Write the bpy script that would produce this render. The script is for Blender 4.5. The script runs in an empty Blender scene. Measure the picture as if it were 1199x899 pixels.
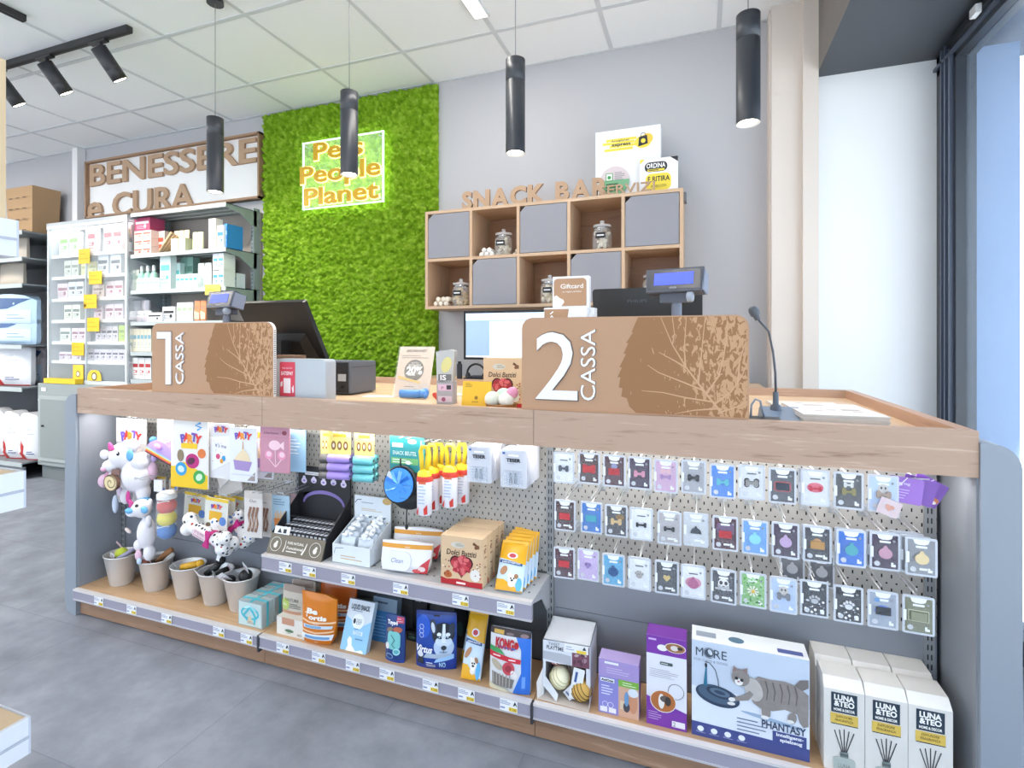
import bpy, bmesh, math, random
from mathutils import Vector, Matrix, noise, Euler
random.seed(7)
SC = bpy.context.scene
COL = SC.collection
PI = math.pi
R = math.radians
# ---------------------------------------------------------------- survey of the place: the eye point and its lens
FPX, HV, CU, EYE, YAW = 607.0, 398.0, 599.5, 1.16, R(19.8)
CA, SA = math.cos(YAW), math.sin(YAW)
def ray(u, v):
    r, up = (u-CU)/FPX, (HV-v)/FPX
    return Vector((r*CA-SA, r*SA+CA, up))
def at(u, v, Y):                      # point of the plane y = Y
    d = ray(u, v); return d*(Y/d.y)+Vector((0, 0, EYE))
def gr(u, v, Z):                      # point of the level z = Z
    d = ray(u, v); return d*((Z-EYE)/d.z)+Vector((0, 0, EYE))
def atX(u, v, X):                     # point of the plane x = X
    d = ray(u, v); return d*(X/d.x)+Vector((0, 0, EYE))
def ax(u, Y): return at(u, HV, Y).x
def stand(Y, ul, ur, ut, vt, Z, rmax=.6):
    """a pack standing at depth Y on level Z: place, width, slanted height, lean back"""
    x0, x1 = ax(ul, Y), ax(ur, Y)
    if abs(ut-ul) < 2.5: t = Vector((x0, Y, at(ul, vt, Y).z))
    else: t = atX(ut, vt, x0)
    dy, dz = t.y-Y, t.z-Z
    ln = math.atan2(dy, dz)
    h = math.hypot(dy, dz)
    return Vector(((x0+x1)/2, Y, Z)), x1-x0, h, max(-rmax, min(rmax, ln))

# ---------------------------------------------------------------- materials
def lin(h):
    h = h.lstrip('#'); c = [int(h[i:i+2], 16)/255 for i in (0, 2, 4)]
    return tuple((x/12.92 if x <= .04045 else ((x+.055)/1.055)**2.4) for x in c)+(1,)
MC = {}
def _new(key):
    m = bpy.data.materials.new(key); m.use_nodes = True
    nt = m.node_tree; b = nt.nodes.get('Principled BSDF')
    return m, nt, b
def C(hx, r=.5, metal=0, spec=.5, bump=0, bs=60, var=0, vs=30, coat=0):
    key = ('c', hx, r, metal, spec, bump, bs, var, vs, coat)
    if key in MC: return MC[key]
    m, nt, b = _new('paint_'+hx.lstrip('#'))
    b.inputs['Base Color'].default_value = lin(hx)
    b.inputs['Roughness'].default_value = r
    b.inputs['Metallic'].default_value = metal
    b.inputs['Specular IOR Level'].default_value = spec
    if coat: b.inputs['Coat Weight'].default_value = coat; b.inputs['Coat Roughness'].default_value = .12
    if bump or var:
        tc = nt.nodes.new('ShaderNodeTexCoord'); n = nt.nodes.new('ShaderNodeTexNoise')
        n.inputs['Scale'].default_value = bs if bump else vs; n.inputs['Detail'].default_value = 4
        nt.links.new(tc.outputs['Object'], n.inputs['Vector'])
        if bump:
            bp = nt.nodes.new('ShaderNodeBump'); bp.inputs['Strength'].default_value = bump; bp.inputs['Distance'].default_value = .004
            nt.links.new(n.outputs['Fac'], bp.inputs['Height']); nt.links.new(bp.outputs['Normal'], b.inputs['Normal'])
        if var:
            mx = nt.nodes.new('ShaderNodeMix'); mx.data_type = 'RGBA'
            c = lin(hx); mx.inputs['A'].default_value = tuple(x*(1-var) for x in c[:3])+(1,)
            mx.inputs['B'].default_value = tuple(min(1, x*(1+var)) for x in c[:3])+(1,)
            nt.links.new(n.outputs['Fac'], mx.inputs['Factor']); nt.links.new(mx.outputs['Result'], b.inputs['Base Color'])
    MC[key] = m; return m
def G(hx, r=.25, **k): return C(hx, r, **k)          # glossy print
def emit(hx, s, name='glow'):
    key = ('e', hx, s)
    if key in MC: return MC[key]
    m, nt, b = _new(name)
    b.inputs['Base Color'].default_value = lin(hx); b.inputs['Emission Color'].default_value = lin(hx)
    b.inputs['Emission Strength'].default_value = s
    MC[key] = m; return m
def clear(hx='#ffffff', alpha=.12, r=.08, key2=''):
    key = ('g', hx, alpha, r)
    if key in MC: return MC[key]
    m, nt, b = _new('clear_plastic')
    b.inputs['Base Color'].default_value = lin(hx); b.inputs['Roughness'].default_value = r
    b.inputs['Alpha'].default_value = alpha; b.inputs['Specular IOR Level'].default_value = .4
    MC[key] = m; return m
def ramp(nt, fac, stops):
    rp = nt.nodes.new('ShaderNodeValToRGB'); cr = rp.color_ramp
    while len(cr.elements) > 1: cr.elements.remove(cr.elements[-1])
    cr.elements[0].position = stops[0][0]; cr.elements[0].color = lin(stops[0][1])
    for p, h in stops[1:]:
        e = cr.elements.new(p); e.color = lin(h)
    nt.links.new(fac, rp.inputs['Fac']); return rp.outputs['Color']
def wood(name, dark, mid, light, sc=1.0, axis='X', r=.45):
    if name in MC: return MC[name]
    m, nt, b = _new(name)
    tc = nt.nodes.new('ShaderNodeTexCoord'); mp = nt.nodes.new('ShaderNodeMapping')
    s = {'X': (1.2, 16, 16), 'Y': (16, 1.2, 16), 'Z': (16, 16, 1.2)}[axis]
    mp.inputs['Scale'].default_value = tuple(x*sc for x in s)
    nt.links.new(tc.outputs['Object'], mp.inputs['Vector'])
    n1 = nt.nodes.new('ShaderNodeTexNoise'); n1.inputs['Scale'].default_value = 1.3; n1.inputs['Detail'].default_value = 8; n1.inputs['Distortion'].default_value = 1.2; n1.inputs['Roughness'].default_value = .62
    nt.links.new(mp.outputs['Vector'], n1.inputs['Vector'])
    n2 = nt.nodes.new('ShaderNodeTexNoise'); n2.inputs['Scale'].default_value = 7; n2.inputs['Detail'].default_value = 4
    nt.links.new(mp.outputs['Vector'], n2.inputs['Vector'])
    mx = nt.nodes.new('ShaderNodeMath'); mx.operation = 'MULTIPLY_ADD'; mx.inputs[1].default_value = .3
    nt.links.new(n2.outputs['Fac'], mx.inputs[0])
    m2 = nt.nodes.new('ShaderNodeMath'); m2.operation = 'MULTIPLY'; m2.inputs[1].default_value = .72
    nt.links.new(n1.outputs['Fac'], m2.inputs[0]); nt.links.new(m2.outputs[0], mx.inputs[2])
    nt.links.new(ramp(nt, mx.outputs[0], [(.34, dark), (.44, mid), (.56, mid), (.68, light)]), b.inputs['Base Color'])
    b.inputs['Roughness'].default_value = r
    bp = nt.nodes.new('ShaderNodeBump'); bp.inputs['Strength'].default_value = .08; bp.inputs['Distance'].default_value = .002
    nt.links.new(n2.outputs['Fac'], bp.inputs['Height']); nt.links.new(bp.outputs['Normal'], b.inputs['Normal'])
    MC[name] = m; return m

# ---------------------------------------------------------------- lettering
TC = {}
def tmesh(s, bold=0, ext=0, shear=0, res=3):
    key = (s, bold, ext, shear)
    if key in TC: return TC[key]
    cu = bpy.data.curves.new('tmp', 'FONT'); cu.body = s; cu.size = 1; cu.offset = bold; cu.extrude = ext; cu.resolution_u = res; cu.shear = shear
    ob = bpy.data.objects.new('tmp', cu); COL.objects.link(ob)
    bpy.context.view_layer.update()
    me = bpy.data.meshes.new_from_object(ob.evaluated_get(bpy.context.evaluated_depsgraph_get()))
    vs = [tuple(v.co) for v in me.vertices]; fs = [tuple(p.vertices) for p in me.polygons]
    bpy.data.objects.remove(ob); bpy.data.curves.remove(cu); bpy.data.meshes.remove(me)
    if not vs: vs = [(0, 0, 0)]
    x0 = min(v[0] for v in vs); x1 = max(v[0] for v in vs)
    vs = [(v[0]-x0, v[1], v[2]) for v in vs]
    TC[key] = (vs, fs, x1-x0); return TC[key]
CAPH = .7
def arc(cx, cz, rx, rz, a0, a1, n):
    return [(cx+rx*math.cos(R(a0+(a1-a0)*i/n)), cz+rz*math.sin(R(a0+(a1-a0)*i/n))) for i in range(n+1)]
def rrect(x0, z0, x1, z1, r, n=5, corners=(1, 1, 1, 1)):     # bl br tr tl
    p = []
    for (cx, cz, a, k) in ((x0, z0, 180, 0), (x1, z0, 270, 1), (x1, z1, 0, 2), (x0, z1, 90, 3)):
        if corners[k] and r > 0:
            ox = r if cx == x0 else -r; oz = r if cz == z0 else -r
            p += arc(cx+ox, cz+oz, r, r, a, a+90, n)
        else: p.append((cx, cz))
    return p
def bone(cx, cz, w, h):
    r = h*.28; x, z = w/2-r, h/2-r
    return arc(cx+x, cz-z, r, r, 172, 390, 8)+arc(cx+x, cz+z, r, r, -30, 188, 8)+arc(cx-x, cz+z, r, r, -8, 210, 8)+arc(cx-x, cz-z, r, r, 150, 368, 8)
def heart(cx, cz, w, h):
    p = []
    for i in range(28):
        t = 2*PI*i/28
        p.append((cx+w/2*(math.sin(t)**3), cz+h/2*((13*math.cos(t)-5*math.cos(2*t)-2*math.cos(3*t)-math.cos(4*t)+2.5)/14.5)))
    return p
def star(cx, cz, r, n=5, k=.45, rot=90):
    return [(cx+(r if i % 2 == 0 else r*k)*math.cos(R(rot+i*180/n)), cz+(r if i % 2 == 0 else r*k)*math.sin(R(rot+i*180/n))) for i in range(2*n)]

class MB:
    """collects shapes in local axes (x right, y away, z up), then links them as one mesh"""
    def __init__(s): s.v = []; s.f = []; s.m = []; s.sm = []; s.mats = []; s.M = None; s.L = .0005; s.q = 0
    def mi(s, m):
        if m not in s.mats: s.mats.append(m)
        return s.mats.index(m)
    def add(s, vs, fs, m, smooth=False):
        o = len(s.v)
        if s.M is not None: vs = [tuple(s.M @ Vector(v)) for v in vs]
        s.v += [tuple(v) for v in vs]; k = s.mi(m)
        for f in fs: s.f.append(tuple(i+o for i in f)); s.m.append(k); s.sm.append(smooth)
        return s
    def box(s, x0, y0, z0, x1, y1, z1, m, top=None, front=None):
        vs = [(x0, y0, z0), (x1, y0, z0), (x1, y1, z0), (x0, y1, z0), (x0, y0, z1), (x1, y0, z1), (x1, y1, z1), (x0, y1, z1)]
        s.add(vs, [(0, 3, 2, 1), (1, 2, 6, 5), (2, 3, 7, 6), (3, 0, 4, 7)], m)
        s.add([vs[4], vs[5], vs[6], vs[7]], [(0, 1, 2, 3)], top or m)
        s.add([vs[0], vs[1], vs[5], vs[4]], [(0, 1, 2, 3)], front or m); return s
    def prism(s, pts, y0, y1, m, side=None, smooth=False):
        n = len(pts)
        a = [(x, y0, z) for x, z in pts]; b = [(x, y1, z) for x, z in pts]
        s.add(a, [tuple(range(n))], m); s.add(b, [tuple(range(n-1, -1, -1))], side or m)
        s.add(a+b, [((i+1) % n, i, i+n, (i+1) % n+n) for i in range(n)], side or m, smooth); return s
    def slab(s, pts, z0, z1, m):            # outline in x,y extruded upwards
        n = len(pts); a = [(x, y, z0) for x, y in pts]; b = [(x, y, z1) for x, y in pts]
        s.add(a+b, [tuple(range(n-1, -1, -1)), tuple(range(n, 2*n))]+[(i, (i+1) % n, (i+1) % n+n, i+n) for i in range(n)], m); return s
    def hull8(s, p, m):                     # four bottom then four top corners
        s.add(p, [(0, 3, 2, 1), (4, 5, 6, 7), (0, 1, 5, 4), (1, 2, 6, 5), (2, 3, 7, 6), (3, 0, 4, 7)], m); return s
    # flat print on the face y=0
    def poly(s, pts, m, l=1): s.q += 1; s.add([(x, -s.L*l-s.q*5e-6, z) for x, z in pts], [tuple(range(len(pts)))], m); return s
    def rect(s, x0, z0, x1, z1, m, l=1): return s.poly([(x0, z0), (x1, z0), (x1, z1), (x0, z1)], m, l)
    def ell(s, cx, cz, rx, rz, m, l=1, rot=0, n=20):
        c, q = math.cos(R(rot)), math.sin(R(rot))
        return s.poly([(cx+rx*math.cos(2*PI*i/n)*c-rz*math.sin(2*PI*i/n)*q, cz+rx*math.cos(2*PI*i/n)*q+rz*math.sin(2*PI*i/n)*c) for i in range(n)], m, l)
    def ring(s, cx, cz, r, w, m, l=1, n=24, rz=None):
        rz = rz or r; s.q += 1; yy = -s.L*l-s.q*5e-6
        a = [(cx+r*math.cos(2*PI*i/n), yy, cz+rz*math.sin(2*PI*i/n)) for i in range(n)]
        b = [(cx+(r-w)*math.cos(2*PI*i/n), yy, cz+(rz-w)*math.sin(2*PI*i/n)) for i in range(n)]
        s.add(a+b, [(i, (i+1) % n, (i+1) % n+n, i+n) for i in range(n)], m); return s
    def stroke(s, pts, w, m, l=1, w2=None):
        w2 = w if w2 is None else w2; n = len(pts); vs = []; s.q += 1; yy = -s.L*l-s.q*5e-6
        for i, (x, z) in enumerate(pts):
            a = pts[max(0, i-1)]; b = pts[min(n-1, i+1)]; dx, dz = b[0]-a[0], b[1]-a[1]; q = math.hypot(dx, dz) or 1
            ww = (w+(w2-w)*i/max(1, n-1))/2
            vs += [(x-dz/q*ww, yy, z+dx/q*ww), (x+dz/q*ww, yy, z-dx/q*ww)]
        s.add(vs, [(2*i+1, 2*i+3, 2*i+2, 2*i) for i in range(n-1)], m); return s
    def lines(s, x0, z0, x1, z1, n, m, l=1, fill=.35, seed=1):   # unreadable small print as fine strokes
        rd = random.Random(seed)
        for i in range(n):
            z = z1-(i+.5)*(z1-z0)/n; h = (z1-z0)/n*fill
            s.rect(x0, z-h/2, x0+(x1-x0)*rd.uniform(.6, 1), z+h/2, m, l)
        return s
    def text(s, t, x, z, h, m, w=None, al='c', bold=.0, l=2, rot=0, ext=0, y=None, shear=0):
        vs, fs, W = tmesh(t, bold, ext, shear)
        k = h/CAPH; kx = (w/W) if (w and W > 0) else k; W2 = W*kx
        ox = -W2/2 if al == 'c' else (0 if al == 'l' else -W2)
        c, q = math.cos(R(rot)), math.sin(R(rot)); s.q += 1; yy = -s.L*l-s.q*5e-6 if y is None else y
        out = []
        for (a, b, d) in vs:
            px, pz = a*kx+ox, b*k-(h/2 if al == 'c' else 0)
            out.append((x+px*c-pz*q, yy-d, z+px*q+pz*c))
        s.add(out, fs, m); return s
    def lathe(s, prof, m, c=(0, 0, 0), seg=24, smooth=True, sy=1, cap=True):
        vs = []; fs = []; n = len(prof)
        for i in range(seg):
            a = 2*PI*i/seg
            for r, z in prof: vs.append((c[0]+r*math.cos(a), c[1]+r*sy*math.sin(a), c[2]+z))
        for i in range(seg):
            j = (i+1) % seg
            for k in range(n-1): fs.append((i*n+k, j*n+k, j*n+k+1, i*n+k+1))
        s.add(vs, fs, m, smooth)
        for k, rev in ((0, True), (n-1, False)):
            if cap and prof[k][0] > 1e-5:
                ring = [vs[i*n+k] for i in range(seg)]
                s.add(ring, [tuple(reversed(range(seg))) if rev else tuple(range(seg))], m)
        return s
    def tube(s, pts, r, m, seg=8, r2=None, smooth=True):
        P = [Vector(p) for p in pts]; n = len(P); vs = []; fs = []; up = Vector((0, 0, 1)); prev = None
        for i, p in enumerate(P):
            t = (P[min(n-1, i+1)]-P[max(0, i-1)]).normalized()
            a = prev if prev is not None else (up if abs(t.z) < .9 else Vector((1, 0, 0)))
            b = t.cross(a).normalized(); a = b.cross(t).normalized(); prev = a
            rr = r if r2 is None else r+(r2-r)*i/(n-1)
            for k in range(seg):
                q = 2*PI*k/seg; vs.append(tuple(p+a*rr*math.cos(q)+b*rr*math.sin(q)))
        for i in range(n-1):
            for k in range(seg):
                j = (k+1) % seg; fs.append((i*seg+k, i*seg+j, (i+1)*seg+j, (i+1)*seg+k))
        fs += [tuple(range(seg-1, -1, -1)), tuple(range((n-1)*seg, n*seg))]
        s.add(vs, fs, m, smooth); return s
    def ball(s, c, r, m, sc=(1, 1, 1), seg=14, rg=9, rot=None):
        vs = []; fs = []
        Q = rot.to_matrix() if rot else None
        for j in range(rg+1):
            t = PI*j/rg
            for i in range(seg):
                a = 2*PI*i/seg; v = Vector((r*sc[0]*math.sin(t)*math.cos(a), r*sc[1]*math.sin(t)*math.sin(a), r*sc[2]*math.cos(t)))
                if Q: v = Q @ v
                vs.append((c[0]+v.x, c[1]+v.y, c[2]+v.z))
        for j in range(rg):
            for i in range(seg):
                k = (i+1) % seg; fs.append((j*seg+i, (j+1)*seg+i, (j+1)*seg+k, j*seg+k))
        s.add(vs, fs, m, True); return s
    def build(s, name, parent=None, org=None, warp=None, grid=None, bevel=0, remesh=0, sub=0):
        """org: world point the mesh is measured from (None: the shapes are already local)"""
        o0 = Vector(org) if org is not None else Vector((0, 0, 0))
        vs = [tuple(Vector(v)-o0) for v in s.v] if org is not None else s.v
        me = bpy.data.meshes.new(name); me.from_pydata(vs, [], s.f)
        for m in s.mats: me.materials.append(m)
        me.polygons.foreach_set('material_index', s.m); me.polygons.foreach_set('use_smooth', s.sm)
        if warp:
            bm = bmesh.new(); bm.from_mesh(me)
            xs = [v.co.x for v in bm.verts]; zs = [v.co.z for v in bm.verts]
            for axis, lo, hi in ((0, min(xs), max(xs)), (2, min(zs), max(zs))):
                k = lo+grid
                while k < hi-1e-4:
                    co = [0, 0, 0]; no = [0, 0, 0]; co[axis] = k; no[axis] = 1
                    bmesh.ops.bisect_plane(bm, geom=bm.verts[:]+bm.edges[:]+bm.faces[:], plane_co=co, plane_no=no, dist=1e-6)
                    k += grid
            for v in bm.verts:
                v.co = warp(v.co)
            for f in bm.faces: f.smooth = True
            bm.to_mesh(me); bm.free()
        me.validate(); me.update()
        o = bpy.data.objects.new(name, me); COL.objects.link(o)
        if parent is not None: o.parent = parent
        elif org is not None: o.location = o0
        if remesh:
            md = o.modifiers.new('r', 'REMESH'); md.mode = 'VOXEL'; md.voxel_size = remesh; md.use_smooth_shade = True
            md = o.modifiers.new('s', 'SMOOTH'); md.iterations = 4
        if bevel:
            md = o.modifiers.new('b', 'BEVEL'); md.width = bevel; md.segments = 2; md.limit_method = 'ANGLE'; md.angle_limit = R(50)
        if sub:
            md = o.modifiers.new('u', 'SUBSURF'); md.levels = sub; md.render_levels = sub
        return o

def tag(o, label, cat, group=None):
    o['label'] = label; o['category'] = cat
    if group: o['group'] = group
    return o
def struct(o): o['kind'] = 'structure'; return o
def thing(name, label, cat, loc=(0, 0, 0), rz=0, group=None, rx=0, ry=0):
    o = bpy.data.objects.new(name, None); COL.objects.link(o); o.empty_display_size = .05
    o.location = loc; o.rotation_euler = (rx, ry, rz)
    return tag(o, label, cat, group)
def place(o, loc, rz=0, rx=0, ry=0):
    o.location = loc; o.rotation_euler = (rx, ry, rz); return o
def copy_thing(root, loc, rz=None, label=None):
    r = root.copy(); COL.objects.link(r); r.location = loc
    if rz is not None: r.rotation_euler[2] = rz
    if label: r['label'] = label
    for ch in list(root.children):
        c = ch.copy(); COL.objects.link(c); c.parent = r
        for g in list(ch.children):
            d = g.copy(); COL.objects.link(d); d.parent = c
    return r
# ================================================================ the room
WHITE = C('#bbbabd', .8, bump=.05, bs=180); BLACK = C('#1b1c1f', .5); DGREY = C('#3a3d42', .5)
YW, ZC, YF, YP = 3.15, 2.91, 1.435, 1.62
XL, XR, ZT = -2.465, .587, .957
def floor_mat():
    m, nt, b = _new('grey_vinyl')
    tc = nt.nodes.new('ShaderNodeTexCoord'); N = []
    for sc, dt in ((1.6, 8), (7, 6), (40, 3)):
        n = nt.nodes.new('ShaderNodeTexNoise'); n.inputs['Scale'].default_value = sc; n.inputs['Detail'].default_value = dt; n.inputs['Roughness'].default_value = .6
        nt.links.new(tc.outputs['Object'], n.inputs['Vector']); N.append(n)
    a = nt.nodes.new('ShaderNodeMath'); a.operation = 'ADD'; nt.links.new(N[0].outputs['Fac'], a.inputs[0]); nt.links.new(N[1].outputs['Fac'], a.inputs[1])
    a2 = nt.nodes.new('ShaderNodeMath'); a2.operation = 'MULTIPLY'; a2.inputs[1].default_value = .5; nt.links.new(a.outputs[0], a2.inputs[0])
    col = ramp(nt, a2.outputs[0], [(.36, '#757981'), (.5, '#888c96'), (.62, '#9a9ea8')])
    br = nt.nodes.new('ShaderNodeTexBrick'); br.offset = .5; br.inputs['Scale'].default_value = 1; br.inputs['Mortar Size'].default_value = .0016
    br.inputs['Brick Width'].default_value = .92; br.inputs['Row Height'].default_value = .46; br.inputs['Mortar Smooth'].default_value = .2
    br.inputs['Color1'].default_value = (1, 1, 1, 1); br.inputs['Color2'].default_value = (.84, .84, .84, 1); br.inputs['Mortar'].default_value = (.7, .7, .7, 1)
    nt.links.new(tc.outputs['Object'], br.inputs['Vector'])
    mx = nt.nodes.new('ShaderNodeMix'); mx.data_type = 'RGBA'; mx.blend_type = 'MULTIPLY'; mx.inputs['Factor'].default_value = 1
    nt.links.new(col, mx.inputs['A']); nt.links.new(br.outputs['Color'], mx.inputs['B']); nt.links.new(mx.outputs['Result'], b.inputs['Base Color'])
    b.inputs['Roughness'].default_value = .42
    bp = nt.nodes.new('ShaderNodeBump'); bp.inputs['Strength'].default_value = .12; bp.inputs['Distance'].default_value = .002
    nt.links.new(N[2].outputs['Fac'], bp.inputs['Height']); nt.links.new(bp.outputs['Normal'], b.inputs['Normal'])
    return m
X0, X1, Y0 = -8.6, 1.12, -3.2
struct(MB().box(X0-.2, Y0-.2, -.1, X1+.02, YW+.2, 0, floor_mat()).build('floor'))
b = MB(); tile = C('#f5f7f8', .9, bump=.12, bs=500, var=.03, vs=6); bar = C('#d2d5d8', .7)
b.box(X0-.2, Y0-.2, ZC, X1+.02, YW+.2, ZC+.1, tile)
for k in range(-15, 3):
    x = .106+.6*k
    if X0 < x < X1: b.box(x-.012, Y0, ZC-.003, x+.012, YW, ZC+.001, bar)
y = 2.735
while y > Y0:
    b.box(X0, y-.012, ZC-.0035, X1, y+.012, ZC+.001, bar); y -= .6
b.box(X0, YW-.02, ZC-.004, .36, YW+.01, ZC+.001, bar)
struct(b.build('ceiling'))
struct(MB().box(X0-.2, YW, 0, 1.3, YW+.15, ZC, WHITE).build('wall_back'))
struct(MB().box(X0-.2, Y0, 0, X0, YW, ZC, C('#d8d6d4', .8)).build('wall_left'))
b = MB(); wr = C('#dedcda', .8); b.box(X0-.2, Y0-.2, 0, X1+.2, Y0, .12, wr); b.box(X0-.2, Y0-.2, 2.6, X1+.2, Y0, ZC, wr); b.box(X0-.2, Y0-.2, .12, X0+.5, Y0, 2.6, wr); b.box(X1-.1, Y0-.2, .12, X1+.2, Y0, 2.6, wr); struct(b.build('wall_rear'))
b = MB(); fr_ = C('#2b3038', .35)  # unseen storefront window, added in the rear wall so daylight reaches the counter front
for k in range(6):
    x = X0+.5+k*(X1-.1-X0-.5)/5; b.box(x-.03, Y0-.13, .12, x+.03, Y0-.05, 2.6, fr_)
b.box(X0+.5, Y0-.13, 2.54, X1-.1, Y0-.05, 2.6, fr_); b.box(X0+.5, Y0-.13, .12, X1-.1, Y0-.05, .2, fr_); w2 = struct(b.build('window_added'))
for k in range(5):
    x = X0+.5+k*(X1-.1-X0-.5)/5; MB().box(x+.03, Y0-.1, .2, x+(X1-.1-X0-.5)/5-.03, Y0-.094, 2.54, clear('#e2eefa', .1, .02)).build('pane', parent=w2)
# pilaster with its shallow steps, beside the window recess
cream = C('#ded3c9', .8, bump=.04, bs=150)
b = MB(); b.box(.36, 3.02, 0, .5, YW, ZC, cream); b.box(.5, 2.985, 0, .57, YW, ZC, cream); b.box(.352, 3.06, 0, .36, YW, ZC, cream)
struct(b.build('trim_pilaster', bevel=.006))
struct(MB().box(.57, 3.06, 0, 1.12, YW, 2.52, C('#f3f4f5', .75)).build('wall_window_recess'))
b = MB(); sof = C('#3f444c', .45); b.box(.57, Y0, 2.52, 1.12, 3.06, ZC, C('#7b7672', .5), front=sof)
b.add([(.571, Y0, 2.519), (1.12, Y0, 2.519), (1.12, 3.06, 2.519), (.571, 3.06, 2.519)], [(0, 1, 2, 3)], sof)
struct(b.build('trim_bulkhead'))
# window wall: dark steel frames along x = 1.12 with panes
fr = C('#2b3038', .35, spec=.6); b = MB()
for y0, y1 in ((2.86, 3.06), (.55, .63), (-1.6, -1.52), (-3.2, -3.1)):
    b.box(1.085, y0, 0, 1.16, y1, 2.52, fr)
for k in (2.885, 2.93, 2.97): b.box(1.07, k, 0, 1.086, k+.012, 2.52, C('#566071', .3))
b.box(1.085, Y0, 2.43, 1.16, 3.06, 2.52, fr); b.box(1.07, Y0, 2.455, 1.085, 3.06, 2.47, C('#566071', .3)); b.box(1.085, Y0, 0, 1.16, 3.06, .09, fr)
b.box(1.05, Y0, 2.47, 1.085, 2.86, 2.5, C('#15171b', .4))
b.box(1.03, 2.55, 2.455, 1.05, 2.6, 2.49, C('#d8dadc', .4)); b.box(1.03, 2.3, 2.44, 1.05, 2.36, 2.475, C('#d8dadc', .4))
w = struct(b.build('window_1'))
for y0, y1 in ((.63, 2.86), (-1.52, .55), (-3.1, -1.6)):
    MB().box(1.12, y0, .09, 1.126, y1, 2.43, clear('#cfe2f5', .13, .02)).build('pane', parent=w)
# outside: pier beside the shop window, soffit, pavement
ext = C('#7f94b4', .7, var=.06, vs=3)
struct(MB().box(1.165, 3.0, 0, 1.375, 3.3, 2.52, ext).build('wall_outside_pier'))
struct(MB().box(1.165, -3.2, 2.58, 1.9, 3.3, 2.9, C('#1a2f4c', .6)).build('trim_outside_soffit'))
struct(MB().box(-14, -12, -.14, 14, 9, -.11, C('#dcdbd6', .9, var=.05)).build('floor_pavement'))
# white pipe up the corner of the wall
struct(MB().box(-5.36, 3.08, 0, -5.29, YW, 2.905, C('#eceaea', .6)).build('trim_wall_post', bevel=.004))

# ================================================================ moss wall
def moss():
    xa, xb, za, zb = -3.166, -1.661, .86, 2.895
    st = .0055; nx = int((xb-xa)/st); nz = int((zb-za)/st); vs = []; fs = []
    for j in range(nz+1):
        for i in range(nx+1):
            x = xa+(xb-xa)*i/nx; z = za+(zb-za)*j/nz
            q = Vector((x/.028, z/.028, .3)); w_ = noise.noise_vector(q*.7)*.15
            d = noise.voronoi(q+w_)[0]; h = (1-min(1, d[0])**1.3)*.055+noise.noise(q*2.3)*.004
            big = noise.noise(Vector((x*7, z*7, 2)))*.012
            e = min(i, nx-i, j, nz-j)
            if e == 0: y = 3.145
            else: y = 3.135-h-big-(0 if e > 2 else -.01)
            ox = noise.noise(q*1.7+Vector((9, 0, 0)))*.004
            vs.append((x+ox, y, z+noise.noise(q*1.7+Vector((0, 9, 0)))*.004))
    for j in range(nz):
        for i in range(nx):
            a = j*(nx+1)+i; fs.append((a, a+1, a+nx+2, a+nx+1))
    m, nt, b_ = _new('preserved_moss')
    tc = nt.nodes.new('ShaderNodeTexCoord')
    n = nt.nodes.new('ShaderNodeTexNoise'); n.inputs['Scale'].default_value = 26; n.inputs['Detail'].default_value = 5
    n2 = nt.nodes.new('ShaderNodeTexNoise'); n2.inputs['Scale'].default_value = 160; n2.inputs['Detail'].default_value = 4
    nt.links.new(tc.outputs['Object'], n.inputs['Vector']); nt.links.new(tc.outputs['Object'], n2.inputs['Vector'])
    nt.links.new(ramp(nt, n.outputs['Fac'], [(.3, '#5c8212'), (.5, '#789e22'), (.7, '#98b840')]), b_.inputs['Base Color'])
    bp = nt.nodes.new('ShaderNodeBump'); bp.inputs['Strength'].default_value = .35; bp.inputs['Distance'].default_value = .006
    nt.links.new(n2.outputs['Fac'], bp.inputs['Height']); nt.links.new(bp.outputs['Normal'], b_.inputs['Normal'])
    b_.inputs['Roughness'].default_value = .95; b_.inputs['Specular IOR Level'].default_value = .1
    o = MB().add(vs, fs, m, True).build('moss_panel', org=(-2.41, 3.13, .86))
    tag(o, 'tall panel of bright green preserved moss covering the wall behind the tills', 'moss wall')
moss()
# lit acrylic sign on the moss
t = thing('lit_acrylic_sign', 'clear acrylic sign with glowing edges and golden lettering on the moss wall', 'sign', (-2.378, 3.05, 2.11))
gl = emit('#d8ffe6', 1.4); gold = C('#d2a41c', .45); glow = emit('#fff2a0', 1.5)
b = MB(); W_, H_ = .688, .487
b.box(-W_/2, -.006, 0, W_/2, .006, H_, clear('#e8fff0', .12, .05)); b.build('sheet', t)
b = MB()
for a in ((-W_/2, 0, W_/2, .006), (-W_/2, H_-.006, W_/2, H_), (-W_/2, 0, -W_/2+.006, H_), (W_/2-.006, 0, W_/2, H_)):
    b.box(a[0], -.007, a[1], a[2], .007, a[3], gl)
b.build('glowing_edge', t)
for s_, x, z, w_ in (('Pets', -.02, .405, .42), ('People', -.01, .245, .68), ('Planet', .0, .085, .63)):
    b = MB(); b.text(s_, x, z, .122, glow, w=w_+.015, bold=.045, y=-.012, ext=.003)
    o = b.build('letter_halo', t)
    b = MB(); b.text(s_, x, z, .120, gold, w=w_, bold=.015, y=-.022, ext=.006); b.build('lettering', t)
for sx in (-1, 1):
    for z in (.03, H_-.03): MB().tube([(sx*(W_/2-.03), -.012, z), (sx*(W_/2-.03), .07, z)], .006, C('#c9ccd0', .3, metal=1)).build('standoff', t)

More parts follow.
